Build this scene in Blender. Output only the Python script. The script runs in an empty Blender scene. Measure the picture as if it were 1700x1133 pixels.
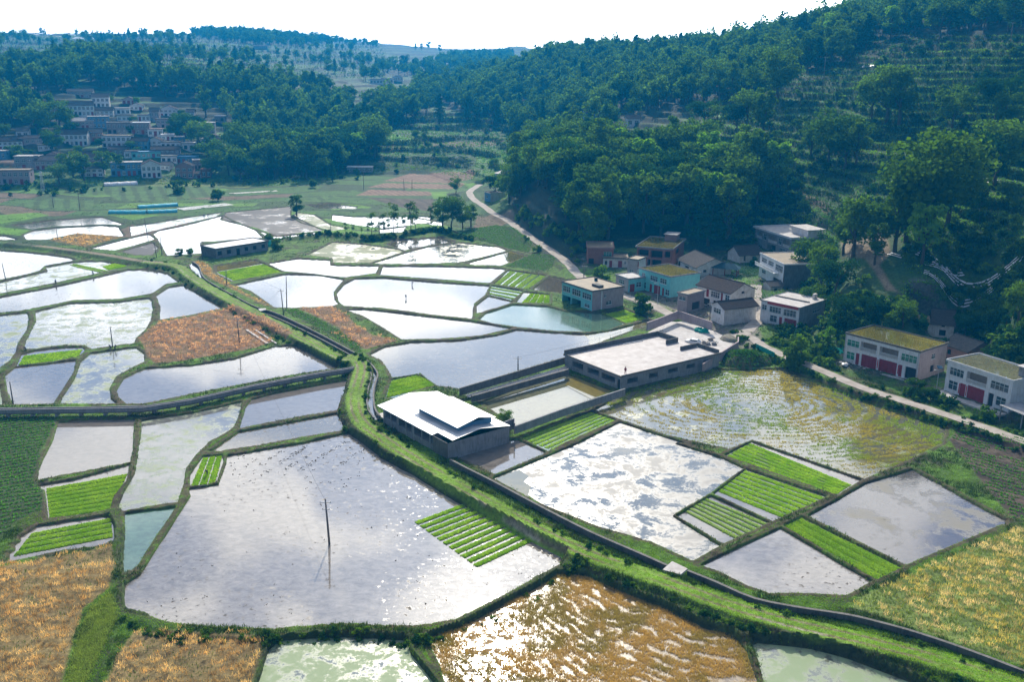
import bpy, math, random
import numpy as np
from mathutils import Matrix, Vector
random.seed(7)
rng = np.random.default_rng(7)
R = math.radians

# ------------------------------------------------------------------ camera
CAM_H = 70.0; F = 1600.0; PITCH = R(16.4); ROLL = R(0.6)
cx0, cy0 = 850.0, 566.5
cam_d = bpy.data.cameras.new("camera"); cam = bpy.data.objects.new("camera", cam_d)
bpy.context.scene.collection.objects.link(cam); bpy.context.scene.camera = cam
cam_d.sensor_width = 36.0; cam_d.lens = 36.0 * F / 1700.0; cam_d.clip_end = 30000; cam_d.clip_start = 1
cam.matrix_world = Matrix.Translation((0, 0, CAM_H)) @ (Matrix.Rotation(R(90) - PITCH, 4, 'X') @ Matrix.Rotation(ROLL, 4, 'Z'))
MR = np.array((Matrix.Rotation(R(90) - PITCH, 3, 'X') @ Matrix.Rotation(ROLL, 3, 'Z')))

# ------------------------------------------------------------------ light
SUN_EL, SUN_AZ = R(34.5), R(-1.2)      # azimuth measured from +Y towards +X
sc = bpy.context.scene
w = bpy.data.worlds.new("World"); sc.world = w; w.use_nodes = True
nt = w.node_tree; N = nt.nodes; L = nt.links; N.clear()
sky = N.new('ShaderNodeTexSky'); sky.sky_type = 'NISHITA'; sky.sun_disc = False
sky.sun_elevation = SUN_EL; sky.sun_rotation = SUN_AZ; sky.air_density = 1.0; sky.dust_density = 1.5; sky.ozone_density = 1.5
def nd(nt, typ, **kw):
    n = nt.nodes.new(typ)
    for k, v in kw.items():
        if k in n.inputs.keys(): n.inputs[k].default_value = v
        else: setattr(n, k, v)
    return n
def mth(nt, op, a, b=None, c=None, clamp=False):
    n = nt.nodes.new('ShaderNodeMath'); n.operation = op; n.use_clamp = clamp
    for i, v in enumerate((a, b, c)):
        if v is None: continue
        if isinstance(v, (int, float)): n.inputs[i].default_value = v
        else: nt.links.new(v, n.inputs[i])
    return n.outputs[0]
def mixc(nt, f, a, b, typ='MIX'):
    n = nt.nodes.new('ShaderNodeMix'); n.data_type = 'RGBA'; n.blend_type = typ
    for s, v in ((n.inputs[0], f), (n.inputs[6], a), (n.inputs[7], b)):
        if isinstance(v, (int, float)): s.default_value = v
        elif isinstance(v, tuple): s.default_value = v if len(v) == 4 else (*v, 1)
        else: nt.links.new(v, s)
    return n.outputs[2]
def ramp(nt, f, stops, interp='LINEAR'):
    n = nt.nodes.new('ShaderNodeValToRGB'); cr = n.color_ramp; cr.interpolation = interp
    while len(cr.elements) < len(stops): cr.elements.new(0.5)
    for e, (p, c) in zip(cr.elements, stops):
        e.position = p; e.color = (c, c, c, 1) if isinstance(c, (int, float)) else ((*c, 1) if len(c) == 3 else c)
    nt.links.new(f, n.inputs[0]); return n.outputs[0]
tc = N.new('ShaderNodeTexCoord'); sep = N.new('ShaderNodeSeparateXYZ'); L.new(tc.outputs['Generated'], sep.inputs[0])
zz = mth(nt, 'MAXIMUM', sep.outputs[2], 0.0)
den = mth(nt, 'ADD', zz, 0.10)
u = mth(nt, 'DIVIDE', sep.outputs[0], den); v = mth(nt, 'DIVIDE', sep.outputs[1], den)
cmb = N.new('ShaderNodeCombineXYZ'); L.new(u, cmb.inputs[0]); L.new(v, cmb.inputs[1]); cmb.inputs[2].default_value = 3.7
noi = nd(nt, 'ShaderNodeTexNoise', Scale=2.6, Detail=8.0, Roughness=0.56, Distortion=0.25); L.new(cmb.outputs[0], noi.inputs['Vector'])
cmask = ramp(nt, noi.outputs[0], [(0.45, 0.0), (0.55, 1.0)], 'EASE')
hor = ramp(nt, sep.outputs[2], [(0.10, 1.0), (0.30, 0.0)], 'EASE')
cmask = mth(nt, 'MAXIMUM', cmask, hor)
# glow of the bright thin cloud round the sun
sd = Vector((math.sin(SUN_AZ) * math.cos(SUN_EL), math.cos(SUN_AZ) * math.cos(SUN_EL), math.sin(SUN_EL)))
dp = N.new('ShaderNodeVectorMath'); dp.operation = 'DOT_PRODUCT'; L.new(tc.outputs['Generated'], dp.inputs[0]); dp.inputs[1].default_value = sd
cosg = mth(nt, 'MAXIMUM', dp.outputs['Value'], 0.0)
g1 = mth(nt, 'POWER', cosg, 4.0); g2 = mth(nt, 'POWER', cosg, 90.0)
br = mth(nt, 'ADD', mth(nt, 'MULTIPLY', g1, 22.0), mth(nt, 'MULTIPLY', g2, 14.0))
br = mth(nt, 'ADD', br, 2.0)
br = mth(nt, 'ADD', br, mth(nt, 'MULTIPLY', mth(nt, 'MULTIPLY', ramp(nt, sep.outputs[2], [(0.02, 1.0), (0.34, 0.0)], 'EASE'), g1), 84.0))
ccol = N.new('ShaderNodeVectorMath'); ccol.operation = 'SCALE'; ccol.inputs[0].default_value = (1.0, 0.985, 0.955); L.new(br, ccol.inputs['Scale'])
skc = mixc(nt, 1.0, sky.outputs[0], (0.58, 0.74, 1.0), 'MULTIPLY')
col = mixc(nt, cmask, skc, ccol.outputs[0])
bg = N.new('ShaderNodeBackground'); bg.inputs[1].default_value = 0.14; L.new(col, bg.inputs[0])
wo = N.new('ShaderNodeOutputWorld'); L.new(bg.outputs[0], wo.inputs[0])
sl = bpy.data.lights.new("sun", 'SUN'); sl.energy = 4.7; sl.angle = R(0.6); sl.color = (1.0, 0.91, 0.76)
so = bpy.data.objects.new("sun", sl); sc.collection.objects.link(so)
so.rotation_euler = (sd * -1).to_track_quat('-Z', 'Y').to_euler()
sc.view_settings.view_transform = 'Standard'; sc.view_settings.look = 'None'; sc.view_settings.gamma = 1; sc.view_settings.exposure = 0.36
sc.cycles.max_bounces = 6; sc.cycles.volume_bounces = 0; sc.cycles.transparent_max_bounces = 8
sc.cycles.use_denoising = True

# ------------------------------------------------------------------ pixel <-> place (target 1700 x 1133)
WIN = dict(X=(0, 0, 1.0), A=(0, 0, .35294), B=(550, 0, .35294), C=(1100, 0, .35294), D=(0, 350, .35294), E=(550, 350, .35294),
           F=(1100, 350, .35294), G=(0, 733, .35294), H=(550, 733, .35294), I=(1100, 733, .35294), J=(920, 370, .14118),
           K=(1100, 360, .17647), L=(1380, 490, .18824), M=(900, 520, .21176), N=(600, 600, .17647), O=(0, 140, .14118),
           Q=(160, 140, .14118), R=(300, 360, .17647), S=(600, 290, .17647))
def px(s):
    """'D 10,20 30,40 G 5,6' -> array of photo pixels"""
    out = []; k = 'X'
    for t in s.split():
        if t in WIN: k = t; continue
        a, b = t.split(','); x0, y0, m = WIN[k]
        out.append((x0 + float(a) * m, y0 + float(b) * m))
    return np.array(out)
def rays(p):
    p = np.atleast_2d(p)
    d = np.stack([(p[:, 0] - cx0) / F, -(p[:, 1] - cy0) / F, -np.ones(len(p))], 1)
    return d @ MR.T
def gnd(p, z=0.0):
    """photo pixels -> world points on the level z"""
    d = rays(p); t = (z - CAM_H) / d[:, 2]
    return np.stack([d[:, 0] * t, d[:, 1] * t, np.full(len(d), z) if np.isscalar(z) else z], 1)
def atd(p, dist):
    d = rays(p); t = dist / np.hypot(d[:, 0], d[:, 1])
    return np.stack([d[:, 0] * t, d[:, 1] * t, CAM_H + d[:, 2] * t], 1)
def proj(P):
    q = (np.atleast_2d(P) - np.array([0, 0, CAM_H])) @ MR
    return np.stack([cx0 + F * q[:, 0] / -q[:, 2], cy0 - F * q[:, 1] / -q[:, 2]], 1)

# ------------------------------------------------------------------ 2-D tools
def sdpoly(x, y, poly):
    """signed distance, positive inside"""
    n = len(poly); d2 = np.full(x.shape, 1e18); ins = np.zeros(x.shape, bool)
    for i in range(n):
        ax, ay = poly[i][:2]; bx, by = poly[(i + 1) % n][:2]
        ex, ey = bx - ax, by - ay; L2 = ex * ex + ey * ey + 1e-12
        t = np.clip(((x - ax) * ex + (y - ay) * ey) / L2, 0, 1)
        d2 = np.minimum(d2, (x - ax - t * ex) ** 2 + (y - ay - t * ey) ** 2)
        c = ((ay > y) != (by > y))
        with np.errstate(divide='ignore', invalid='ignore'):
            ins ^= c & (x < (bx - ax) * (y - ay) / (by - ay + (1e-12 if by == ay else 0)) + ax)
    d = np.sqrt(d2); return np.where(ins, d, -d)
def dline(x, y, pl):
    d2 = np.full(x.shape, 1e18); s = np.zeros(x.shape); zc = np.zeros(x.shape)
    for i in range(len(pl) - 1):
        ax, ay = pl[i][:2]; bx, by = pl[i + 1][:2]
        ex, ey = bx - ax, by - ay; L2 = ex * ex + ey * ey + 1e-12
        t = np.clip(((x - ax) * ex + (y - ay) * ey) / L2, 0, 1)
        dd = (x - ax - t * ex) ** 2 + (y - ay - t * ey) ** 2
        m = dd < d2; d2 = np.where(m, dd, d2)
        side = np.sign(ex * (y - ay) - ey * (x - ax)); s = np.where(m, side, s)
        if len(pl[i]) > 2: zc = np.where(m, pl[i][2] * (1 - t) + pl[i + 1][2] * t, zc)
    return np.sqrt(d2), s, zc
def sm(a, b, x):
    t = np.clip((x - a) / (b - a), 0, 1); return t * t * (3 - 2 * t)
def spline(P, n=6):
    """Catmull-Rom through points"""
    P = np.asarray(P, float); out = []
    Q = np.vstack([2 * P[0] - P[1], P, 2 * P[-1] - P[-2]])
    for i in range(1, len(Q) - 2):
        for k in range(n):
            t = k / n
            out.append(0.5 * ((2 * Q[i]) + (-Q[i-1] + Q[i+1]) * t + (2*Q[i-1] - 5*Q[i] + 4*Q[i+1] - Q[i+2]) * t*t + (-Q[i-1] + 3*Q[i] - 3*Q[i+1] + Q[i+2]) * t**3))
    out.append(P[-1]); return np.array(out)
_perm = rng.random((256, 256))
def vnoise(x, y, s=1.0):
    x = x * s; y = y * s; xi = np.floor(x).astype(int); yi = np.floor(y).astype(int); fx = x - xi; fy = y - yi
    fx = fx * fx * (3 - 2 * fx); fy = fy * fy * (3 - 2 * fy)
    g = lambda a, b: _perm[a & 255, b & 255]
    return (g(xi, yi) * (1 - fx) + g(xi + 1, yi) * fx) * (1 - fy) + (g(xi, yi + 1) * (1 - fx) + g(xi + 1, yi + 1) * fx) * fy
def fbm(x, y, s, o=4):
    r = 0; a = .5
    for i in range(o): r = r + a * vnoise(x + 17.3 * i, y - 9.1 * i, s * 2 ** i); a *= .5
    return r / (1 - .5 ** o)

# ------------------------------------------------------------------ terrain
ctl = []
for (a, b, d) in [(-150,300,600),(0,290,600),(150,290,600),(330,292,598),(0,230,680),(120,160,800),(330,200,750),(0,150,820),(200,110,1000),(0,110,1080),(-200,110,1080),
    (420,130,900),(330,240,660),(450,285,612),(100,72,1700),(0,52,2300),(-200,52,2300),(330,62,1900),(420,62,1900),(230,56,2500),(480,54,3800),(560,66,3800),(700,80,3600),
    (860,76,2600),(760,92,2400),(600,110,1500),(450,90,1500),(600,150,1000),(550,200,830),(480,250,700),(640,230,700),(730,200,820),(720,170,980),(750,130,1400),
    (680,262,640),(780,282,588),(850,205,800),(900,155,880),(900,118,980),(910,100,1060),(1000,100,950),(1100,102,850),(1100,140,700),(1050,190,600),(1300,72,780),(1300,125,600),
    (1200,92,820),(1400,45,720),(1480,32,690),(1480,90,540),(1600,25,640),(1700,20,600),(1700,-30,750),(1900,0,700),(1060,240,480),(1300,170,500),(1180,205,500),(880,330,400),
    (1000,350,385),(1000,285,430),(1200,350,372),(1200,290,410),(1320,330,385),(1400,220,430),(1500,150,470),(1700,60,490),(1700,160,430),(1700,300,350),(1550,300,362),
    (1420,330,345),(1420,400,300),(1550,400,292),(1700,400,278),(1700,500,238),(1550,480,262),(1400,480,266),(1300,430,312),(1280,480,276),(1900,300,345),(1900,500,235),
    (1900,150,440),(900,360,360)]:
    ctl.append(atd(np.array([[a, b]]), d)[0])
for (a, b, z) in [(1250,560,1.5),(1400,605,1.8),(1560,655,1.8),(1700,700,1.8),(1180,520,1.5),(1000,470,1.4),(1900,740,1.8),(850,400,1.0),(900,420,1.5),(1000,432,2.5),(1180,452,4.0),
    (0,320,.5),(200,320,.5),(450,310,.6),(620,290,1),(760,310,1.2),(800,335,1.2),(300,400,0),(600,400,0),(300,600,0),(600,600,0),(300,900,0),(800,900,0),(1200,800,0),(1500,900,0),
    (0,500,0),(0,800,0),(1000,600,0),(860,470,0),(-300,600,0),(-300,400,0),(1900,900,0),(850,1300,0),(1650,780,0.2),(1400,700,0)]:
    ctl.append(gnd(np.array([[a, b]]), z)[0])
for (a, d, z) in [(1100,1400,55),(1480,1300,80),(1900,1300,120),(0,6500,60),(850,6500,40),(1700,6500,60),(100,4000,90),(-300,3500,110),(900,1600,55),(600,5000,100),(1200,3000,50),(1700,3000,90)]:
    q = atd(np.array([[a, 95]]), d)[0]; ctl.append((q[0], q[1], z))
for (s_, z) in [('K 1000,345', 5.5), ('K 1215,360', 5.5), ('K 1050,720', 3.6), ('K 1350,600', 4.0), ('L 900,370', 3.8), ('L 1080,300', 4.2), ('L 1100,520', 2.6), ('L 1340,480', 2.8), ('J 1180,500', 3.0), ('J 1450,400', 3.4), ('K 320,560', 2.8), ('K 540,480', 2.8),
    ('J 550,515', 2.4), ('J 700,430', 2.6), ('K 1100,1080', 1.6), ('K 1500,950', 2.0), ('L 450,700', 1.9), ('L 1000,600', 2.0), ('L 1300,950', 1.9), ('L 1650,900', 1.9), ('J 700,800', 1.4), ('K 640,850', 1.7), ('K 850,560', 3.0)]:
    ctl.append(gnd(px(s_), z)[0])
ctl = np.array(ctl)
def uv(x, y): return np.arctan2(x, y) * 3.0, np.log(np.hypot(x, y))
cu, cv = uv(ctl[:, 0], ctl[:, 1])
K_ = np.hypot(cu[:, None] - cu, cv[:, None] - cv); n_ = len(ctl)
A_ = np.zeros((n_ + 3, n_ + 3)); A_[:n_, :n_] = K_; A_[:n_, n_] = 1; A_[:n_, n_+1] = cu; A_[:n_, n_+2] = cv; A_[n_:, :n_] = A_[:n_, n_:].T
A_[:n_, :n_] -= np.eye(n_) * 0.002
Wt = np.linalg.solve(A_, np.concatenate([ctl[:, 2], [0, 0, 0]]))
VALLEY = gnd(px('X -900,330 -100,322 0,318 200,308 330,308 450,312 600,292 700,290 790,322 800,345 850,400 905,440 960,470 1020,500 1160,545 1225,575 1262,600 1400,650 1570,718 1700,768 2100,880 2600,1300 1700,1900 -500,1900 -2500,1200'))[:, :2]
def rbf(x, y):
    u_, v_ = uv(x, y); z = Wt[n_] + Wt[n_+1] * u_ + Wt[n_+2] * v_
    for i in range(n_): z = z + Wt[i] * np.hypot(u_ - cu[i], v_ - cv[i])
    return z
def base_z(x, y):
    x = np.asarray(x, float); y = np.asarray(y, float); z = rbf(x, y)
    out = -sdpoly(x, y, VALLEY)
    k = sm(0.5, 22, out)
    d = np.hypot(x, y)
    z = np.maximum(z, 0.4) + (fbm(x, y, 1/60.) - .5) * np.clip((d - 250) / 60, 0, 5) * 1.5
    z = np.maximum(z, 0.5 * sm(0, 3, out))
    return z * k + (1 - k) * np.minimum(z, 1.4 * sm(0, 5, out))
PADS = []      # (poly xy, z) level building plots
def terr_mask(x, y):
    """where the slopes are cut in terraces (photo-space regions of the bare ground)"""
    return None
def soil_noise(x, y): return fbm(x + 400, y, 1/35., 3)
def terrace(x, y, z):
    d = np.hypot(x, y)
    st = np.where(d > 1200, 7.0, np.where(d > 620, 3.4, 3.0))
    q = (z + (fbm(x, y, 1/38., 4) - .5) * 4.0) / st; fr = q - np.floor(q); off = q * st - z
    zt = (np.floor(q) + sm(.70, .98, fr)) * st - off
    k0 = np.where(d > 900, .6, 1.0) * (.6 + .4 * sm(.3, .5, fbm(x + 70, y, 1/60., 2))); k0 = k0 * (1 - np.exp(-(((x - 112) / 42) ** 4 + ((y - 258) / 30) ** 4))); zt = zt * k0 + z * (1 - k0)
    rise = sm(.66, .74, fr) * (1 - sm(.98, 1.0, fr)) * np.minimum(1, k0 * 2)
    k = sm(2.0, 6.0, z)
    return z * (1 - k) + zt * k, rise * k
def ground_z(x, y, full=False):
    x = np.asarray(x, float); y = np.asarray(y, float)
    z0 = base_z(x, y); z, rise = terrace(x, y, z0)
    # rises, tracks and roads
    rise_emb = np.zeros(x.shape)
    for (pl, half, flank, h) in BANKS:
        lo = pl[:, :2].min(0) - 12; hi = pl[:, :2].max(0) + 12
        m = (x > lo[0]) & (x < hi[0]) & (y > lo[1]) & (y < hi[1])
        if not m.any(): continue
        dd, s, _ = dline(x[m], y[m], pl)
        k = 1 - sm(half, half + flank, dd + (vnoise(x[m], y[m], .6) - .5) * .8)
        z[m] = np.maximum(z[m], h * k); rise_emb[m] = np.maximum(rise_emb[m], k)
    for (pl, half, fl) in ROADS:
        lo = pl[:, :2].min(0) - 15; hi = pl[:, :2].max(0) + 15
        m = (x > lo[0]) & (x < hi[0]) & (y > lo[1]) & (y < hi[1])
        if not m.any(): continue
        dd, s, zc = dline(x[m], y[m], pl)
        k = 1 - sm(half + .3, half + fl, dd)
        z[m] = z[m] * (1 - k) + (zc - .06) * k
    for (pol, pz, mg) in PADS:
        lo = pol.min(0) - 8; hi = pol.max(0) + 8
        m = (x > lo[0]) & (x < hi[0]) & (y > lo[1]) & (y < hi[1])
        if not m.any(): continue
        s = sdpoly(x[m], y[m], pol); k = sm(-mg - 1.5, -mg * .6, s)
        z[m] = z[m] * (1 - k) + pz * k
    return (z, rise, rise_emb, z0) if full else z
BANKS = []; ROADS = []
def march(p):
    """photo pixels -> points on the bare slopes"""
    p = np.atleast_2d(p); ds = np.exp(np.linspace(math.log(80), math.log(6500), 500)); d = rays(p)
    hl = np.hypot(d[:, 0], d[:, 1]); out = np.zeros((len(p), 3))
    X = d[:, 0:1] / hl[:, None] * ds; Y = d[:, 1:2] / hl[:, None] * ds; Z = CAM_H + d[:, 2:3] / hl[:, None] * ds
    G = ground_z(X.ravel(), Y.ravel()).reshape(X.shape)
    for i in range(len(p)):
        b = np.nonzero(Z[i] < G[i])[0]; j = b[0] if len(b) else len(ds) - 1
        if j > 0 and len(b):
            a0 = Z[i, j-1] - G[i, j-1]; a1 = G[i, j] - Z[i, j]; t = a0 / (a0 + a1 + 1e-9)
        else: t = 1
        out[i] = (X[i, j-1] * (1-t) + X[i, j] * t, Y[i, j-1] * (1-t) + Y[i, j] * t, 0)
    out[:, 2] = ground_z(out[:, 0], out[:, 1]); return out

# ------------------------------------------------------------------ mesh + object helpers
COL = sc.collection
class MB:
    def __init__(s): s.v = []; s.f = []; s.m = []
    def quad(s, a, b, c, d, mi=0):
        i = len(s.v); s.v += [tuple(a), tuple(b), tuple(c), tuple(d)]; s.f.append((i, i+1, i+2, i+3)); s.m.append(mi)
    def poly(s, pts, mi=0):
        i = len(s.v); s.v += [tuple(p) for p in pts]; s.f.append(tuple(range(i, i + len(pts)))); s.m.append(mi)
    def box(s, x0, x1, y0, y1, z0, z1, mi=0, T=None):
        c = [(x0,y0,z0),(x1,y0,z0),(x1,y1,z0),(x0,y1,z0),(x0,y0,z1),(x1,y0,z1),(x1,y1,z1),(x0,y1,z1)]
        if T: c = [T(p) for p in c]
        i = len(s.v); s.v += c
        for f in ((0,3,2,1),(4,5,6,7),(0,1,5,4),(1,2,6,5),(2,3,7,6),(3,0,4,7)): s.f.append(tuple(i + k for k in f)); s.m.append(mi)
    def tube(s, pts, rads, n=6, mi=0, cap=True):
        pts = [Vector(p) for p in pts]; rings = []
        for i, p in enumerate(pts):
            d = (pts[min(i+1, len(pts)-1)] - pts[max(i-1, 0)]).normalized()
            a = d.cross(Vector((0, 0, 1)) if abs(d.z) < .9 else Vector((1, 0, 0))).normalized(); b = d.cross(a)
            r = rads[i] if hasattr(rads, '__len__') else rads
            i0 = len(s.v); rings.append(i0)
            for k in range(n):
                t = 2 * math.pi * k / n; s.v.append(tuple(p + (a * math.cos(t) + b * math.sin(t)) * r))
        for a, b in zip(rings, rings[1:]):
            for k in range(n): s.f.append((a + k, a + (k+1) % n, b + (k+1) % n, b + k)); s.m.append(mi)
        if cap:
            s.f.append(tuple(rings[0] + k for k in range(n))[::-1]); s.m.append(mi)
            s.f.append(tuple(rings[-1] + k for k in range(n))); s.m.append(mi)
    def blob(s, c, r, mi=0, n=8, jit=.15, rs=None):
        rs = rs or random; rings = []
        for j in range(1, n // 2 + 1):
            ph = math.pi * j / (n // 2 + 1); i0 = len(s.v); rings.append(i0)
            for k in range(n):
                t = 2 * math.pi * k / n; q = 1 + rs.uniform(-jit, jit)
                s.v.append((c[0] + r[0] * q * math.sin(ph) * math.cos(t), c[1] + r[1] * q * math.sin(ph) * math.sin(t), c[2] + r[2] * q * math.cos(ph)))
        for a, b in zip(rings, rings[1:]):
            for k in range(n): s.f.append((a + k, b + k, b + (k+1) % n, a + (k+1) % n)); s.m.append(mi)
        s.v.append((c[0], c[1], c[2] + r[2])); s.v.append((c[0], c[1], c[2] - r[2]))
        for k in range(n):
            s.f.append((len(s.v) - 2, rings[0] + k, rings[0] + (k+1) % n)); s.m.append(mi)
            s.f.append((len(s.v) - 1, rings[-1] + (k+1) % n, rings[-1] + k)); s.m.append(mi)
    def mesh(s, name, mats, smooth=False):
        me = bpy.data.meshes.new(name); me.from_pydata(s.v, [], s.f)
        for m in (mats if isinstance(mats, (list, tuple)) else [mats]): me.materials.append(m)
        me.polygons.foreach_set('material_index', s.m)
        if smooth: me.polygons.foreach_set('use_smooth', [True] * len(s.f))
        me.update(); return me
def npmesh(name, V, Fq, mat, col=None, smooth=False):
    """V (n,3); Fq (m,k) faces; col (n,3) per-vertex colour"""
    V = np.ascontiguousarray(V, np.float32); Fq = np.ascontiguousarray(Fq, np.int32); m, k = Fq.shape
    me = bpy.data.meshes.new(name); me.vertices.add(len(V)); me.vertices.foreach_set('co', V.ravel())
    me.loops.add(m * k); me.loops.foreach_set('vertex_index', Fq.ravel()); me.polygons.add(m)
    me.polygons.foreach_set('loop_start', np.arange(0, m * k, k, dtype=np.int32))
    if smooth: me.polygons.foreach_set('use_smooth', np.ones(m, bool))
    me.update(calc_edges=True)
    if col is not None:
        a = me.color_attributes.new('Col', 'FLOAT_COLOR', 'POINT')
        a.data.foreach_set('color', np.concatenate([col, np.ones((len(col), 1))], 1).astype(np.float32).ravel())
    if mat: me.materials.append(mat)
    return me
def link(name, data, parent=None, loc=None):
    o = bpy.data.objects.new(name, data); COL.objects.link(o)
    if parent is not None: o.parent = parent
    if loc is not None: o.location = loc
    return o
def tag(o, label=None, cat=None, group=None, kind=None):
    if label: o['label'] = label
    if cat: o['category'] = cat
    if group: o['group'] = group
    if kind: o['kind'] = kind
    return o
def thing(name, label, cat, loc=(0, 0, 0), rz=0, group=None):
    o = link(name, None, None, loc); o.rotation_euler = (0, 0, rz); o.empty_display_size = .5
    return tag(o, label, cat, group)
def copy_tree(o, parent=None):
    c = o.copy(); COL.objects.link(c); c.parent = parent
    for ch in KIDS.get(o.name, []): copy_tree(ch, c)
    return c
KIDS = {}

# ------------------------------------------------------------------ materials
def newmat(name):
    m = bpy.data.materials.new(name); m.use_nodes = True; t = m.node_tree; t.nodes.clear()
    o = t.nodes.new('ShaderNodeOutputMaterial'); return m, t, o
def principled(t, o, base, rough=.8, spec=.3, bump=None, bs=.3, bd=.1):
    p = t.nodes.new('ShaderNodeBsdfPrincipled')
    if isinstance(base, tuple): p.inputs['Base Color'].default_value = (*base[:3], 1)
    else: t.links.new(base, p.inputs['Base Color'])
    if isinstance(rough, (int, float)): p.inputs['Roughness'].default_value = rough
    else: t.links.new(rough, p.inputs['Roughness'])
    p.inputs['Specular IOR Level'].default_value = spec
    if bump is not None:
        b = t.nodes.new('ShaderNodeBump'); b.inputs['Strength'].default_value = bs; b.inputs['Distance'].default_value = bd
        t.links.new(bump, b.inputs['Height']); t.links.new(b.outputs[0], p.inputs['Normal'])
    t.links.new(p.outputs[0], o.inputs[0]); return p
def wpos(t, sc_=1.0):
    g = t.nodes.new('ShaderNodeNewGeometry'); return g.outputs['Position']
def opos(t): return t.nodes.new('ShaderNodeTexCoord').outputs['Object']
def noise(t, vec, scale, detail=4, rough=.55, dist=0):
    n = nd(t, 'ShaderNodeTexNoise', Scale=scale, Detail=detail, Roughness=rough, Distortion=dist); t.links.new(vec, n.inputs['Vector']); return n.outputs[0]
def plain(name, c, rough=.8, c2=None, s=1.2, spec=.25, bump=0, metal=0):
    """painted / plastered surface with its own stains"""
    m, t, o = newmat(name); P = opos(t); n = noise(t, P, s, 6, .65)
    c2 = c2 or tuple(x * .72 for x in c)
    f = ramp(t, n, [(.35, 0.0), (.68, 1.0)]); base = mixc(t, f, c, c2)
    p = principled(t, o, base, rough, spec, bump=noise(t, P, s * 8, 3) if bump else None, bs=bump, bd=.05)
    p.inputs['Metallic'].default_value = metal; return m
def streaky(name, c, c2, rough=.85):
    """wall with rain streaks running down"""
    m, t, o = newmat(name); P = opos(t)
    mp = nd(t, 'ShaderNodeMapping'); mp.inputs['Scale'].default_value = (2.2, 2.2, .35); t.links.new(P, mp.inputs[0])
    n = noise(t, mp.outputs[0], 1.6, 6, .7); n2 = noise(t, P, .7, 3)
    f = ramp(t, mth(t, 'ADD', mth(t, 'MULTIPLY', n, .7), mth(t, 'MULTIPLY', n2, .45)), [(.5, 0.0), (.78, 1.0)])
    principled(t, o, mixc(t, f, c, c2), rough, .2); return m
def brickm(name, c, c2, mortar, s=3.2):
    m, t, o = newmat(name); P = opos(t)
    g = t.nodes.new('ShaderNodeNewGeometry'); mp = nd(t, 'ShaderNodeSeparateXYZ'); t.links.new(P, mp.inputs[0])
    cb = nd(t, 'ShaderNodeCombineXYZ'); t.links.new(mth(t, 'ADD', mp.outputs[0], mp.outputs[1]), cb.inputs[0]); t.links.new(mp.outputs[2], cb.inputs[1])
    b = nd(t, 'ShaderNodeTexBrick', Scale=s); b.inputs['Color1'].default_value = (*c, 1); b.inputs['Color2'].default_value = (*c2, 1); b.inputs['Mortar'].default_value = (*mortar, 1)
    b.inputs['Mortar Size'].default_value = .03; t.links.new(cb.outputs[0], b.inputs['Vector'])
    n = noise(t, P, .8, 4); base = mixc(t, ramp(t, n, [(.3, .0), (.8, .55)]), b.outputs[0], tuple(x * .6 for x in c))
    principled(t, o, base, .9, .15); return m
def tilem(name, c, c2, s=7.0):
    """rows of clay tiles: channels running down the slope"""
    m, t, o = newmat(name); P = opos(t)
    wv = nd(t, 'ShaderNodeTexWave', Scale=s / 6.28 * 3.14, Distortion=.4, Detail=1.0); wv.bands_direction = 'X'; t.links.new(P, wv.inputs['Vector'])
    n = noise(t, P, 1.4, 6, .7); n3 = noise(t, P, 9, 2)
    base = mixc(t, ramp(t, n, [(.35, 0.), (.7, 1.)]), c, c2); base = mixc(t, mth(t, 'MULTIPLY', wv.outputs[1], .45), base, (.015, .015, .016)); 
    base = mixc(t, ramp(t, n3, [(.62, 0.), (.7, .5)]), base, tuple(min(1, x * 2.2) for x in c))
    principled(t, o, base, .95, .06, bump=wv.outputs[1], bs=.6, bd=.08); return m
def leafm(name, c1, c2, tr=.35, vc=False, tint=(1.25, 1.45, .5)):
    m, t, o = newmat(name); oi = t.nodes.new('ShaderNodeObjectInfo'); P = opos(t)
    n = noise(t, P, .55, 2); f = mth(t, 'ADD', mth(t, 'MULTIPLY', oi.outputs['Random'], .55), mth(t, 'MULTIPLY', n, .5))
    if vc:
        a = t.nodes.new('ShaderNodeVertexColor'); a.layer_name = 'Col'; base = a.outputs[0]
    else: base = mixc(t, f, c1, c2)
    d = t.nodes.new('ShaderNodeBsdfDiffuse'); t.links.new(base, d.inputs[0])
    tl = t.nodes.new('ShaderNodeBsdfTranslucent'); b2 = mixc(t, 1.0, base, tint, 'MULTIPLY'); t.links.new(b2, tl.inputs[0])
    mx = t.nodes.new('ShaderNodeMixShader'); mx.inputs[0].default_value = tr; t.links.new(d.outputs[0], mx.inputs[1]); t.links.new(tl.outputs[0], mx.inputs[2])
    t.links.new(mx.outputs[0], o.inputs[0]); return m
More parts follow.
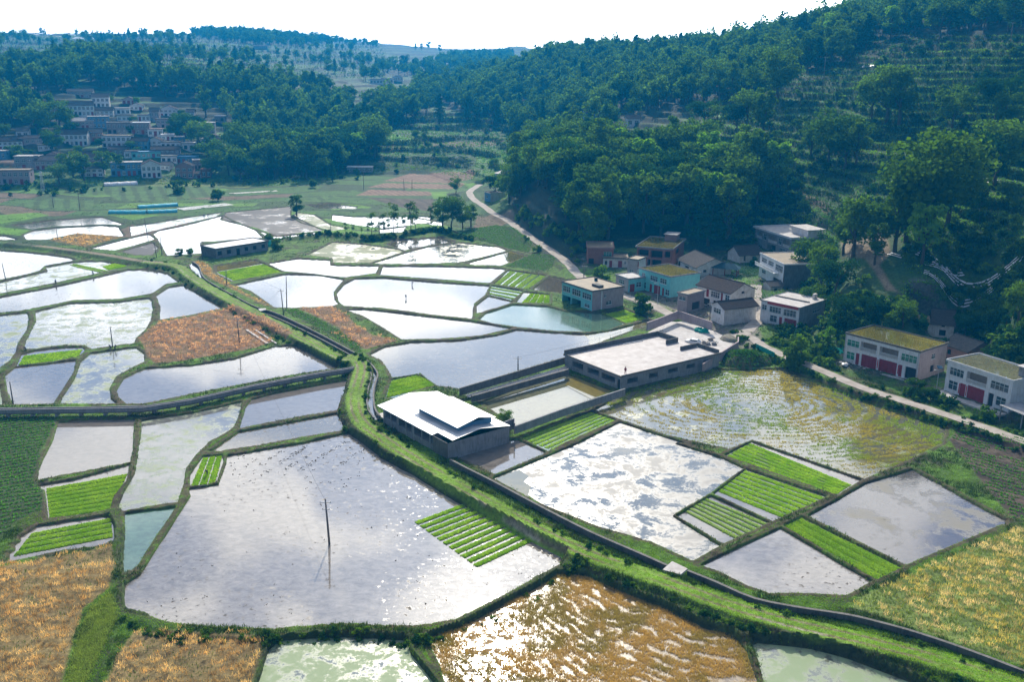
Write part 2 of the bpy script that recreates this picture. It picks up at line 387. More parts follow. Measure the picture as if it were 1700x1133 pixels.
def watermat(name, bed=(.10, .085, .06), scum=None, amt=.5, s=.08, speck=0, rough=.06, tint=None, bump=.02, sr=.7, spec=.5, patch=None, pamt=.5, silta=.45):
    m, t, o = newmat(name); P = wpos(t)
    n1 = noise(t, P, .05, 4); base = mixc(t, ramp(t, n1, [(.35, 0.), (.65, 1.)]), bed, tuple(x * .72 for x in bed))
    mp = nd(t, 'ShaderNodeMapping'); mp.inputs['Scale'].default_value = (.75, 1.1, 1); mp.inputs['Rotation'].default_value = (0, 0, .5); t.links.new(P, mp.inputs[0])
    silt = ramp(t, noise(t, mp.outputs[0], .8, 9, .74, .5), [(.36, 0.), (.66, 1.)]); base = mixc(t, mth(t, 'MULTIPLY', silt, silta), base, tuple(min(.6, x * 2.2) for x in bed))
    spf = None
    mat_r = mth(t, 'ADD', mth(t, 'MULTIPLY', ramp(t, noise(t, P, .03, 5, .6), [(.4, 0.), (.65, 1.)]), rough * .9), mth(t, 'ADD', mth(t, 'MULTIPLY', silt, .045 * silta), rough * .35))
    if patch:
        f = ramp(t, noise(t, P, .045, 7, .66, .4), [(1 - pamt - .03, 0.), (1 - pamt + .03, 1.)]); base = mixc(t, f, base, patch)
    if scum:
        f = ramp(t, noise(t, P, s, 10, sr, .2), [(1 - amt - .06, 0.), (1 - amt + .06, 1.)])
        base = mixc(t, f, base, scum); mat_r = mth(t, 'ADD', mat_r, mth(t, 'MULTIPLY', f, .6)); spf = mth(t, 'SUBTRACT', spec, mth(t, 'MULTIPLY', f, spec * .8))
    if speck:
        f = ramp(t, noise(t, P, 1.1, 5, .65, .3), [(.70 - speck * .1, 0.), (.73 - speck * .1, 1.)])
        f = mth(t, 'MULTIPLY', f, ramp(t, noise(t, P, .06, 3), [(.42, 0.), (.56, 1.)]))
        base = mixc(t, f, base, (.05, .04, .03)); mat_r = mth(t, 'ADD', mat_r, mth(t, 'MULTIPLY', f, .6)); spf = mth(t, 'SUBTRACT', spf if spf is not None else spec, mth(t, 'MULTIPLY', f, spec * .9), None, True)
    bn = noise(t, P, 2.2, 3, .6)
    p = principled(t, o, base, mat_r, spec, bump=bn, bs=bump, bd=.25); p.inputs['IOR'].default_value = 1.75
    if spf is not None: t.links.new(spf, p.inputs['Specular IOR Level'])
    return m
def vcolmat(name, rough=.9, ns=(1.5, .5), bump=.4):
    m, t, o = newmat(name); a = t.nodes.new('ShaderNodeVertexColor'); a.layer_name = 'Col'; P = wpos(t)
    f = ramp(t, noise(t, P, ns[0], 6, .7), [(.3, .45), (.7, 1.5)]); base = mixc(t, 1.0, a.outputs[0], f, 'MULTIPLY')
    f2 = ramp(t, noise(t, P, .12, 4), [(.3, .75), (.7, 1.25)]); base = mixc(t, 1.0, base, f2, 'MULTIPLY')
    principled(t, o, base, rough, .15, bump=noise(t, P, 3.0, 4, .7), bs=bump, bd=.3); return m
MT = dict(
    ground=vcolmat('ground_cover'), blades=leafm('grass_blades', (0, 0, 0), (0, 0, 0), .45, vc=True),
    sky=watermat('flooded_mud', speck=.0), speck=watermat('flooded_mud_with_clods', speck=1.0, rough=.035),
    calm=watermat('calm_muddy_water', bed=(.13, .115, .10), rough=.05, bump=.01),
    big=watermat('wide_paddy_water', bed=(.15, .135, .12), silta=.7, speck=1.0, rough=.03, bump=.015),
    scum=watermat('water_with_pale_scum', bed=(.05, .055, .045), scum=(.31, .30, .28), amt=.50, s=.13, rough=.02, patch=(.10, .10, .08), pamt=.45, sr=.80, silta=.25),
    algae=watermat('water_with_green_algae', bed=(.09, .10, .08), scum=(.22, .29, .16), amt=.54, s=.30, rough=.05, patch=(.12, .13, .10), pamt=.5, sr=.78),
    lightalgae=watermat('water_with_thin_algae', bed=(.12, .12, .11), scum=(.20, .25, .12), amt=.46, s=.22, rough=.03, sr=.80, speck=.3),
    green=watermat('shallow_green_water', bed=(.07, .13, .08), rough=.09),
    murk=watermat('yellow_brown_water', silta=.2, bed=(.19, .155, .04), rough=.03, bump=.004, patch=(.13, .12, .05), pamt=.5),
    mud=watermat('wet_dark_mud', bed=(.06, .05, .045), scum=(.035, .03, .028), amt=.60, s=.10, rough=.08),
    patchy=watermat('weedy_water', bed=(.12, .11, .07), scum=(.10, .13, .04), amt=.55, s=.12, rough=.08, patch=(.14, .11, .05), pamt=.5),
    stubble=watermat('stubble_water', bed=(.10, .10, .07), scum=(.14, .17, .05), amt=.40, s=.25, rough=.06, patch=(.14, .12, .05), pamt=.45),
    goldwet=watermat('straw_coloured_water', bed=(.20, .14, .07), scum=(.20, .13, .05), amt=.5, s=.6, rough=.05, bump=.008, sr=.8, silta=.1),
    dusky=watermat('dusky_paddy_water', bed=(.075, .065, .065), silta=.35, speck=.5, scum=(.20, .19, .16), amt=.43, s=.09, rough=.03, sr=.74),
    pool=watermat('pool_water', bed=(.12, .12, .07), rough=.03, bump=.004),
    road=plain('concrete_road', (.42, .38, .34), .9, (.26, .22, .18), .5, bump=.3),
    concrete=streaky('grey_concrete', (.30, .30, .31), (.15, .15, .15)), conc_dark=streaky('stained_concrete', (.17, .16, .15), (.07, .07, .055)),
    conc_pale=plain('pale_concrete', (.52, .50, .48), .8, (.36, .33, .31), .7),
    roofslab=plain('concrete_roof_slab', (.36, .335, .34), .65, (.19, .165, .165), .55, spec=.5),
    white=streaky('white_wall_tiles', (.72, .73, .75), (.50, .49, .47), .55), plaster=streaky('whitewashed_plaster', (.66, .63, .60), (.36, .32, .28)),
    teal=streaky('pale_teal_wall', (.20, .55, .55), (.14, .40, .42), .6), pink=streaky('pinkish_grey_render', (.42, .34, .34), (.27, .21, .21)),
    mauve=brickm('grey_block_wall', (.22, .18, .19), (.27, .22, .22), (.30, .27, .26), 2.0),
    brick=brickm('red_brick', (.30, .09, .06), (.36, .13, .09), (.25, .2, .17)), brick_pink=brickm('pale_red_brick', (.34, .16, .13), (.40, .21, .17), (.36, .3, .27)),
    tile=tilem('dark_clay_tiles', (.055, .045, .042), (.10, .075, .065)), tile_grey=tilem('grey_clay_tiles', (.10, .095, .09), (.17, .15, .13)), tile_blue=tilem('blue_grey_tiles', (.05, .10, .13), (.07, .14, .17)),
    algroof=watermat('mossy_roof_water', bed=(.15, .13, .025), rough=.06, bump=.01, patch=(.11, .10, .02), pamt=.5),
    mossroof=plain('brown_mossy_roof', (.20, .14, .07), .7, (.11, .085, .05), .5, spec=.4),
    metal=None, glass=None, glass_green=None, frame=plain('white_window_frame', (.75, .76, .76), .5), red=plain('red_painted_door', (.30, .02, .03), .6, (.20, .015, .02)),
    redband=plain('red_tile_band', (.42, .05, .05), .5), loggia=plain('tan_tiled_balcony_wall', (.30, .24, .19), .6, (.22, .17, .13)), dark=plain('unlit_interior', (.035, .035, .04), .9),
    trunk=plain('bark', (.10, .075, .05), .95, (.05, .04, .03), 3.0), pole=plain('concrete_pole', (.20, .18, .17), .9), steel=plain('galvanised_steel', (.45, .46, .48), .5),
    black=plain('black_rubber', (.02, .02, .02), .7), carw=plain('white_car_paint', (.75, .75, .77), .25, (.70, .70, .72), spec=.6),
    tarp=plain('green_netting', (.02, .35, .26), .8, (.01, .22, .17), 2.0), cyan=plain('cyan_plastic_film', (.03, .50, .58), .35, (.05, .38, .46), 2.0, spec=.5),
    film=plain('white_plastic_film', (.75, .75, .75), .4, (.5, .48, .46), 1.0, spec=.5), bluep=plain('blue_house_paint', (.10, .26, .42), .7, (.08, .2, .33)),
    cloth=plain('dark_work_clothes', (.03, .035, .06), .9), skin=plain('skin', (.30, .17, .11), .7), redcloth=plain('red_paper', (.55, .03, .04), .8), rubble=plain('rubble', (.30, .28, .26), .95, (.15, .13, .12), 3))
def glassm(name, c):
    m, t, o = newmat(name); P = opos(t)
    principled(t, o, mixc(t, ramp(t, noise(t, P, .9, 2), [(.4, 0.), (.6, 1.)]), c, tuple(x * .5 for x in c)), .12, .8); return m
MT['straw'] = leafm('dry_straw', (0, 0, 0), (0, 0, 0), .4, vc=True, tint=(1.2, 1.12, .75))
MT['glass'] = glassm('window_glass', (.05, .09, .11)); MT['glass_green'] = glassm('green_window_glass', (.06, .28, .20))
def metalroof():
    m, t, o = newmat('white_sheet_metal'); P = opos(t)
    wv = nd(t, 'ShaderNodeTexWave', Scale=1.1, Distortion=0.0); wv.bands_direction = 'Y'; t.links.new(P, wv.inputs['Vector'])
    base = mixc(t, ramp(t, noise(t, P, .25, 5), [(.4, 0.), (.7, 1.)]), (.60, .61, .62), (.40, .42, .44))
    p = principled(t, o, base, .35, .6, bump=wv.outputs[1], bs=.5, bd=.05); p.inputs['Metallic'].default_value = .15; return m
MT['metal'] = metalroof()

# ------------------------------------------------------------------ the valley floor: water, crops, banks (photo outlines laid on the valley floor)
PAD = [  # (outline, surface)
 ('D 0,188 110,195 230,208 330,222 362,235 300,247 215,262 190,285 130,302 0,328 -200,360 -200,180', 'speck'),
 ('D 0,338 195,292 218,286 208,268 350,243 480,238 612,260 560,277 440,302 250,345 0,395 -200,430 -200,370', 'lightalgae'),
 ('D 0,408 260,358 440,318 600,280 700,277 790,297 845,338 780,350 720,393 560,420 350,425 200,455 100,475 0,485 -200,500 -200,440', 'speck'),
 ('D 160,478 330,437 550,432 700,412 718,425 724,470 715,515 690,560 642,605 640,628 430,655 395,638 310,636 150,655 108,655 115,620 165,520', 'lightalgae'),
 ('D 728,402 790,362 860,350 950,400 1060,460 900,495 745,520 748,450', 'sky'),
 ('D -200,510 0,495 132,480 140,510 132,560 92,620 80,665 50,710 0,745 -200,850', 'lightalgae'),
 ('D 70,738 98,678 160,662 300,645 395,643 402,665 372,690 300,706', 'calm'),
 ('D 18,780 65,740 200,725 362,705 352,760 300,840 265,895 255,915 60,918 30,850', 'calm'),
 ('D 375,715 420,675 530,660 640,645 680,675 685,715 620,745 550,785 520,840 528,890 560,915 278,914 290,880 345,800', 'lightalgae'),
 ('D -200,840 0,830 15,880 20,922 -200,930', 'algae'),
 ('D 545,850 580,790 680,745 900,730 1100,700 1290,640 1400,638 1480,675 1600,742 1300,790 900,868 680,913 595,915 555,880', 'calm'),
 ('D 270,1000 420,985 635,985 632,1060 G 628,40 616,105 G 170,190 185,120 240,10 D 255,1050', 'calm'),
 ('D 662,990 900,955 1140,900 1130,960 1105,1020 1060,1056 G 990,5 925,70 880,130 870,200 838,292 570,337 553,312 578,240 632,150 645,60 655,0', 'lightalgae'),
 ('D 1180,890 1290,862 1640,795 1620,880 1590,943 1400,977 1120,1032 1150,930', 'calm'),
 ('D 1000,1128 1120,1043 1400,992 1590,955 1640,1035 1480,1062 1200,1112 G 1040,52 960,58', 'speck'),
 ('G 1062,72 1440,8 D 1645,1045 H 150,0 250,80 400,150 600,275 800,375 900,430 1120,545 1110,570 1000,630 850,715 600,845 450,872 380,880 0,868 G 1700,868 1500,873 1280,893 1000,880 800,862 600,818 578,790 577,680 652,632 892,262 884,228 1025,205 1060,105', 'big'),
 ('G 890,217 888,160 950,73 1050,66 1056,100 1022,195 960,216', 'calm'),
 ('G 165,215 340,185 612,110 600,190 540,262 520,325 400,350 222,372 205,235', 'calm'),
 ('G 18,582 100,450 175,402 350,375 518,350 548,400 545,487 300,522', 'calm'),
 ('G 580,343 836,310 720,480 650,595 600,632 572,635 570,560 580,430', 'green'),
 ('G 1190,1180 1255,985 1320,935 1500,922 1700,922 H 200,920 360,932 385,1000 435,1060 540,1200', 'algae'),
 ('H 445,930 480,912 600,872 850,742 1000,662 1060,622 1200,632 1400,722 I 0,775 150,852 340,912 400,995 450,1133 470,1250 H 560,1250 500,1050', 'goldwet'),
 ('I 405,932 700,962 880,1012 1200,1133 1400,1250 500,1250 445,1040', 'algae'),
 # right of the canal
 ('E 0,258 230,262 213,298 100,313 60,318 D 1600,316 1450,298 1330,288 1255,250 1400,227 1560,234', 'sky'),
 ('E 238,262 500,262 800,272 825,280 748,345 500,325 222,306', 'calm'),
 ('E 20,390 60,345 110,320 250,317 480,337 750,354 727,400 675,440 666,514 480,494 250,463 60,453 28,430', 'sky'),
 ('D 1098,352 1335,300 1500,303 1625,325 1600,350 1575,385 1580,420 1600,440 1560,455 1380,462 1290,460 1180,382', 'speck'),
 ('E 60,468 150,464 300,480 480,502 660,522 860,556 700,593 500,608 332,612 250,560 150,500', 'sky'),
 ('E 690,515 722,485 852,443 1020,452 1100,475 1270,482 1385,535 1300,568 1200,576 1050,570 900,555 760,535', 'green'),
 ('E 737,402 860,430 830,445 700,484 680,488 678,448', 'sky'),
 ('E 832,280 1018,308 930,374 762,347', 'green'), ('E 748,352 910,380 850,427 737,398', 'green'),
 ('E 1024,308 1115,328 1085,392 940,376', 'sky'), ('E 902,383 1030,397 1030,440 865,436', 'murk'),
 ('E 175,680 250,642 370,622 600,614 780,588 870,562 1060,577 1200,584 1320,564 1500,517 1545,522 1430,562 1110,682 1095,700 800,790 620,858 560,835 500,830 430,785 400,775 285,792 270,760 235,710', 'sky'),
 ('E 250,885 283,797 418,770 492,828 400,850 300,888', 'green'),
 ('E 700,905 900,825 1110,772 1330,850 870,1035 830,1025 780,960', 'pool'),
 ('E 1272,486 1380,464 1492,510 1390,535', 'green'),
 ('E 0,148 160,160 330,185 345,195 180,250 0,247 D 1560,225 1440,210 1560,150', 'patchy'),
 ('E 300,140 520,125 592,148 450,168 345,190 250,160', 'sky'), ('E 180,252 350,198 455,170 600,152 790,172 832,190 740,215 600,247 350,254', 'mud2'),
 ('E 645,245 745,218 840,190 930,215 800,262 650,257', 'murk'),
 ('M 400,765 620,640 1250,450 F 190,745 300,752 550,747 700,800 1000,920 1200,980 1335,1012 1318,1090 I 1320,15 1150,98 950,186 430,3 F 425,1083 315,1128 F 0,1058 E 1680,1095 1350,985', 'stubble'),
 ('E 890,1075 1220,947 1348,990 1150,1075 1020,1140', 'green'),
 ('H 560,70 700,15 870,-8 E 880,1080 1015,1140 H 1005,65 770,163 700,130', 'calm'),
 ('H 755,178 1015,72 1150,15 E 1355,997 1700,1110 I 60,12 280,80 385,132 228,250 50,355 280,497 150,570 H 1690,570 1500,480 1250,408 1000,308', 'scum'),
 ('I 283,70 417,3 943,187 822,260', 'calm'), ('I 390,133 780,265 518,385 232,252', 'calm'), ('I 58,355 225,257 512,388 287,492', 'calm'),
 ('I 165,590 552,408 990,665 870,735 650,725 500,725 400,690 260,620', 'big'),
 ('I 562,402 655,358 1135,600 1005,662', 'calm'),
 ('I 675,355 830,270 950,200 1175,132 1630,385 1550,420 1145,592', 'dusky'),
 # far water
 ('D 100,115 150,95 260,82 480,70 560,76 592,125 360,110 220,140 120,140', 'sky'), ('D 50,70 250,45 480,30 600,70 480,67 250,77 150,90', 'sky'),
 ('D 604,75 720,60 860,35 1050,8 1020,30 840,70 720,98 610,125', 'lightalgae'), ('D 412,180 600,132 700,110 740,135 640,165 540,190', 'sky'),
 ('D 560,195 720,150 750,175 720,213 640,212', 'mud'), ('D 742,95 860,72 1050,22 1100,50 1200,90 1260,130 950,150 955,205 780,215 752,160 715,110', 'sky'),
 ('D 1058,10 1375,-20 1370,20 1480,75 1530,95 1300,120 1200,82 1040,42', 'mud'), ('D 1200,88 1300,122 1530,98 1420,130 1290,155 1240,128', 'sky'),
 ('A 1430,965 1550,956 1700,975 B 130,968 120,985 A 1500,985 ', 'sky'), ('A 1400,1000 1480,1010 1560,1060 1660,1075 1560,1090 1420,1050 1370,1020', 'patchy'),
 ('B 0,1010 100,1020 480,1020 470,1050 250,1078 100,1060 0,1038', 'sky'), ('B 220,1080 360,1064 340,1095 225,1100', 'sky'), ('E 380,30 520,55 540,75 380,60', 'sky'),
 ('D -200,140 -200,115 20,118 100,138 40,140', 'sky'),
 ('D 1012,262 1205,232 1240,250 1332,291 1095,336 1015,296', 'calm'),
]
CROP = [  # (outline, kind)
 ('D 740,532 1080,467 1130,475 1200,510 1230,560 1290,622 1200,653 850,716 722,723 692,690 672,640 648,605 700,565', 'gold_red'),
 ('D 1150,512 1250,522 1385,600 1345,618 1260,570', 'gold_red'),
 ('D 1400,465 1560,457 1640,500 E 120,545 200,590 320,618 160,660 130,645 0,590 D 1600,560 1500,510', 'gold_red'),
 ('D 1320,470 1400,467 1500,515 1600,565 1700,640 1700,690 1550,590 1380,500', 'veg'),
 ('D 905,238 985,255 1010,300 1100,360 1200,415 1285,458 1240,452 1120,390 985,325 930,280', 'gold'),
 ('D 225,143 360,114 585,127 400,177', 'gold'),
 ('G -250,620 0,600 530,500 545,600 520,700 400,800 350,950 290,1180 -400,1180', 'gold'), ('G 630,900 1180,930 1245,945 1235,1010 1180,1180 480,1180 560,1000', 'gold'),
 ('G 420,800 520,720 560,840 400,1180 300,1180 360,950', 'weedy'),
 ('I 880,790 920,742 1100,662 1650,422 1700,410 2000,300 2000,1200 1700,1075 1200,900', 'gold_green'),
 ('F 1345,1090 I 1200,100 1340,2 F 1400,1022 1700,1112 2000,1220 I 2000,100 1700,370 1640,380', 'veg_soil'),
 ('D -200,950 0,945 230,950 270,990 245,1060 200,1133 G 165,195 210,230 205,330 100,380 0,470 -250,640 -250,0', 'veg'),
 ('E 812,265 950,205 1060,235 1045,270 1000,290', 'veg'), ('E 590,120 640,90 780,70 880,100 950,170 930,205 850,185', 'veg'),
 ('B 240,855 370,820 680,840 670,866 560,866', 'brown'), ('B 170,885 250,864 600,870 640,877 560,893', 'brown'), ('B 115,923 180,895 540,907 500,923', 'brown'),
 ('B 170,935 480,940 480,1000 330,980', 'soilrows'),
 ('A 0,1015 180,1003 232,1018 0,1058 -200,1080 -200,1010', 'lush'), ('A 0,1072 130,1085 155,1098 95,1113 0,1105 -200,1110 -200,1080', 'lush'), ('A 510,1015 760,1015 620,1040', 'lush'),
 ('A 500,915 1000,890 1130,920 800,945 560,950', 'veg_far'), ('A 180,900 560,880 900,880 1100,880 900,905 400,925', 'veg_far'), ('A 80,965 260,935 480,950 420,985 150,985', 'veg_far'),
 ('A 1430,940 1700,900 B 100,895 0,935 A 1500,955', 'veg_far'), ('B 0,960 120,965 200,980 0,992', 'lush'), ('B 465,905 550,905 540,930 480,940', 'lush'), ('B 620,875 680,878 650,895', 'lush'),
 ('A 1360,1005 1400,1000 1490,1005 1430,1030 1420,1045 1560,1058 1640,1080 1700,1100 1500,1095 1380,1040', 'lush'),
 ('E 1250,930 F 20,840 190,745 250,750 100,800', 'grassy'), ('F 520,745 700,800 1000,920 1200,980 1340,1008 1335,1030 1180,1005 900,930 640,850 480,790', 'grassy'),
]
PADP = []
for s_, k_ in PAD:
    if k_ == 'mud2': k_ = 'lightalgae'
    PADP.append((gnd(px(s_))[:, :2], k_))
CROPP = [(gnd(px(s_))[:, :2], k_) for s_, k_ in CROP]
def bank(s, half, flank, h, n=5): p = spline(gnd(px(s), h)[:, :2], n); BANKS.append((p, half, flank, h)); return p
EMB = bank('D 690,240 830,258 900,310 1000,372 1200,482 1400,585 1600,690 E 105,688 140,730 135,780 118,840 110,890 120,950 160,1010 250,1075 H 260,0 500,150 700,265 1000,432 1250,545 I 0,655 300,765 600,855 1000,950 1400,1060 1700,1160 2000,1260', 1.7, 2.2, 1.5)
DIRT = bank('D -300,120 0,148 200,168 300,180 480,205 560,218 660,236 760,246', 2.0, 1.8, 1.2)
EMB2 = bank('D -300,412 -200,400', .4, .4, .3)
bank('E 600,840 760,790 960,725 1105,705', 1.0, .8, .5); bank('G 530,330 560,500 560,650 545,800 480,950 400,1133', .9, .7, .5); bank('G 1290,905 1260,960 1220,1060 1180,1180', .5, .6, .45)
bank('H 385,900 400,980 450,1070 510,1170', .6, .6, .5); bank('I -600,560 -300,490 -100,560', .5, .5, .4)
bank('H 1160,560 1300,600 I 0,720 150,800 330,860 600,920 900,1000 1200,1100 1500,1200', 1.6, 1.2, 1.0)
bank('G 578,800 800,873 1000,893 1280,905 1500,882 1700,880 H 200,893 380,905 500,890 650,835 850,730 1000,648 1100,590 1160,560', .7, .7, .7)
bank('S 0,600 200,590 420,545 600,510 800,520 900,560 1100,590', 2.0, 2.5, 1.2)
bank('D 1250,130 1400,120 1560,110 1700,120', 2.5, 2.5, 1.2)
def road(s, z, half, fl, n=5):
    z = np.array(z, float) if hasattr(z, '__len__') else z
    p = gnd(px(s), z); p = spline(p, n); ROADS.append((p, half, fl)); return p
ROAD_A = road('B 700,868 665,890 650,908 672,940 715,968 E 765,14 820,40 870,75 960,140 1040,192 1110,245 1160,300 1230,345 1390,405 1500,440 1610,497', 1.3, 1.9, 2.5)
ROAD_B = road('F 330,590 400,590 480,640 590,690 700,732 930,830 1100,885 1300,950 1500,1015 1700,1085 1900,1150 2200,1260', 1.5, 2.0, 2.0)
ROAD_C = road('F 440,350 438,400 452,450 455,500 420,545 370,590', [4.0, 3.6, 3.0, 2.3, 1.8, 1.5], 1.9, 2.5)
ROAD_D = gnd(px('A -100,990 0,965 90,945 190,912'), .5)

# ------------------------------------------------------------------ houses: plots first (they level the ground)
def roofquad(s, z):
    """front-left, front-right, back-right roof corners in the photo -> rectangle on the ground"""
    a, b, c = gnd(px(s), z)
    a, b, c = Vector(a[:2]), Vector(b[:2]), Vector(c[:2])
    ux = (b - a).normalized(); uy = Vector((-ux.y, ux.x)); w_ = (b - a).length; dp_ = (c - b).dot(uy)
    return a, ux, uy, w_, max(3.0, dp_)
def plot(s, z, h, mg=.8, depth=None):
    a, ux, uy, w_, d_ = roofquad(s, z + h)
    if depth: d_ = depth
    P = np.array([a, a + ux * w_, a + ux * w_ + uy * d_, a + uy * d_]); PADS.append((P, z, mg))
    return dict(a=a, rz=math.atan2(ux.y, ux.x), w=w_, d=d_, z=z, h=h)
HP = dict(
 teal=plot('J 95,700 450,815 775,745', .3, 5.8), back=plot('J 1000,540 1370,645 1680,585', 1.5, 6.2), small=plot('J 728,618 875,670 1020,640', 1.5, 3.9, depth=6),
 tower=plot('J 865,430 985,446 1085,430', 2.0, 5.6, depth=6), brick=plot('J 975,285 1385,318 1530,200', 3.0, 6.0), redleft=plot('J 395,300 700,306 745,250', 2.4, 5.4, depth=11),
 low=plot('J 580,422 870,428 875,370', 2.0, 3.0, depth=7), tiled=plot('K 145,400 318,478 540,415', 2.8, 3.0), dark=plot('K 330,640 640,722 830,670', 1.6, 5.3),
 gable=plot('K 465,822 583,868 835,815', 1.4, 4.6), plain=plot('K 145,722 235,742 372,712', 1.5, 5.0, depth=8), garage=plot('K 930,790 1290,865 1520,785', 1.6, 6.0),
 upper=plot('K 920,350 1145,457 1400,422', 3.6, 7.2), top=plot('K 875,105 1215,210 1470,165', 5.5, 6.4), long=plot('L 130,345 785,512 1000,427', 1.9, 6.6),
 right=plot('L 1030,582 1605,767 1830,690', 1.9, 6.6), white=plot('L 720,243 1085,278 1130,150', 3.8, 3.2, depth=9), shed=plot('L 990,425 1205,500 1340,440', 2.6, 3.2, depth=8),
 road=plot('S 1160,165 1215,180 1300,150', 1.6, 4.2, depth=8), road2=plot('B 772,815 850,830 870,800', 3.0, 4.0, depth=9),
 shade=plot('K 725,360 930,345 930,300', 4.0, 2.8, depth=7), hut=plot('K 1020,655 1130,650 1130,640', 2.4, 2.4, depth=5),
 flat=plot('M 180,335 620,510 1250,282', .1, 3.1, .3), store=plot('R 330,312 820,236 710,197', .5, 3.2, 1.0, depth=9.5))

# ------------------------------------------------------------------ ground sheet
def grid_axis(a, b, f):
    out = [a]
    while out[-1] < b: out.append(out[-1] + f(out[-1]))
    return np.array(out)
rr = grid_axis(62, 5200, lambda d: max(.26, .0021 * d) if d < 330 else (.0032 * d if d < 1100 else .012 * d))
aa = grid_axis(-.78, .80, lambda a: .00155 if abs(a) < .51 else .006)
AA, RR = np.meshgrid(aa, rr); gx = (np.sin(AA) * RR).ravel(); gy = (np.cos(AA) * RR).ravel()
gz, rise, emb, gz0 = ground_z(gx, gy, True)
ins = np.full(gx.shape, -99.0); edge = np.full(gx.shape, 99.0)
for pol, k_ in PADP:
    lo = pol.min(0) - 3; hi = pol.max(0) + 3; m = (gx > lo[0]) & (gx < hi[0]) & (gy > lo[1]) & (gy < hi[1])
    if not m.any(): continue
    s_ = sdpoly(gx[m], gy[m], pol); ins[m] = np.maximum(ins[m], s_); edge[m] = np.minimum(edge[m], np.abs(s_))
hw = .14 + .20 * vnoise(gx, gy, .35) + np.clip((np.hypot(gx, gy) - 200) / 400, 0, .5)
wet = ins > 0
prof = np.where(wet, .34 - .8 * sm(0, 1, (edge - hw * .3) / (hw * 1.2)) * 1.0, .34)
lowk = 1 - np.clip(gz / .8, 0, 1)
rdm = np.ones(len(gx))
for (pl_, hf_, fl_) in ROADS: rdm = np.minimum(rdm, sm(hf_ + .3, hf_ + 2, dline(gx, gy, pl_[::2])[0]))
bumpy = (fbm(gx, gy, .8, 3) - .5) * .35 * rdm * np.clip((np.hypot(gx, gy) < 700), 0, 1)
gz = np.where(wet, np.minimum(gz * np.clip(1 - edge / 1.5, 0, 1), 9) * 1.0 + prof, gz + np.where(gz < .6, .34 * (1 - np.clip(gz / .6, 0, 1)), 0)) + np.where(wet, 0, bumpy) * (1 - 0.6 * emb)
def lerp(a, b, k): return a + (np.asarray(b) - a) * k[:, None]
n1 = fbm(gx, gy, 1/6., 4); n2 = fbm(gx + 99, gy, 1/1.6, 3); n3 = fbm(gx, gy + 50, 1/40., 4); dd_ = np.hypot(gx, gy)
G_DARK = (.022, .045, .014); G_LUSH = (.11, .23, .02); SOIL = (.13, .085, .055); SOILD = (.05, .036, .026)
col = np.tile(np.array((.065, .13, .018)), (len(gx), 1))
col = lerp(col, SOILD, sm(.5, .68, n1) * .75); col = lerp(col, G_LUSH, sm(.52, .7, n2) * .6)
wk = wet & (edge > .12); col = np.where((wet)[:, None], lerp(col, (.045, .035, .025), np.clip(edge / .4, 0, 1)), col)
brim = (~wet) & (ins > -.75); col = lerp(col, (.065, .048, .028), np.where(brim, .85, 0) * sm(.25, .5, vnoise(gx, gy, .5) + .2))
# banks
col = lerp(col, (.035, .055, .018), emb * .6)
for p_ in (EMB, ):
    m = (np.abs(dline(gx, gy, p_[::3])[0]) < 6); dd, s_, _ = dline(gx[m], gy[m], p_)
    c = col[m]; c = lerp(c, (.15, .26, .03), (1 - sm(1.5, 2.1, dd)) * .95)
    c = lerp(c, (.17, .14, .085), (1 - sm(.2, .34, np.abs(dd - .8))) * sm(.25, .5, n1[m]) * .9)
    c = lerp(c, (.34, .30, .24), (1 - sm(.12, .22, np.abs(dd - .9))) * (s_ < 0) * sm(.58, .62, fbm(gx[m], gy[m], 1/7.)) * .8); col[m] = c
dd, s_, _ = dline(gx, gy, DIRT); col = lerp(col, (.26, .20, .15), (1 - sm(.9, 1.5, dd)) * .8)
# photo-space regions of the bare ground
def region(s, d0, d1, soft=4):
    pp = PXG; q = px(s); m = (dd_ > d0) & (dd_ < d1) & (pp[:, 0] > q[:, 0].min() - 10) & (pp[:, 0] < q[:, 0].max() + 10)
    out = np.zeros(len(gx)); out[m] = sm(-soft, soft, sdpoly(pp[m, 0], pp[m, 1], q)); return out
PXG = proj(np.stack([gx, gy, gz0], 1))
hill = sm(1.0, 4.0, gz0) * (sdpoly(gx, gy, VALLEY) < 0)
tq = np.floor((gz0 + (fbm(gx, gy, 1/38., 4) - .5) * 4.0) / np.where(dd_ > 1200, 7.0, np.where(dd_ > 620, 3.4, 3.0))); tn = vnoise(tq * 3.3 + gx * .012, tq * 7.7 + gy * .01, 1.0)
tread = lerp(np.tile(np.array((.050, .125, .028)), (len(gx), 1)), (.085, .06, .045), sm(.56, .7, tn)); tread = lerp(tread, (.035, .065, .022), sm(.5, .68, n3) * .8)
tread = lerp(tread, (.10, .21, .04), sm(.66, .76, tn) * .8)
far = lerp(tread, (.035, .085, .035), sm(450, 1300, dd_) * .75)
near_dark = region('X 1100,220 1320,160 1420,100 1700,70 1900,50 1900,500 1900,620 1340,620 1250,480 1300,330', 200, 560, 14) * (.55 + .45 * sm(.25, .5, fbm(gx, gy, 1/30., 3)))  # right hillside: scrub green, darkened so its shade sits in the ground colour
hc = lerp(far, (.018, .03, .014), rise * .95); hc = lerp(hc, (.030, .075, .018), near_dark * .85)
col = lerp(col, hc * 1.0, hill) if False else col + (hc - col) * hill[:, None]
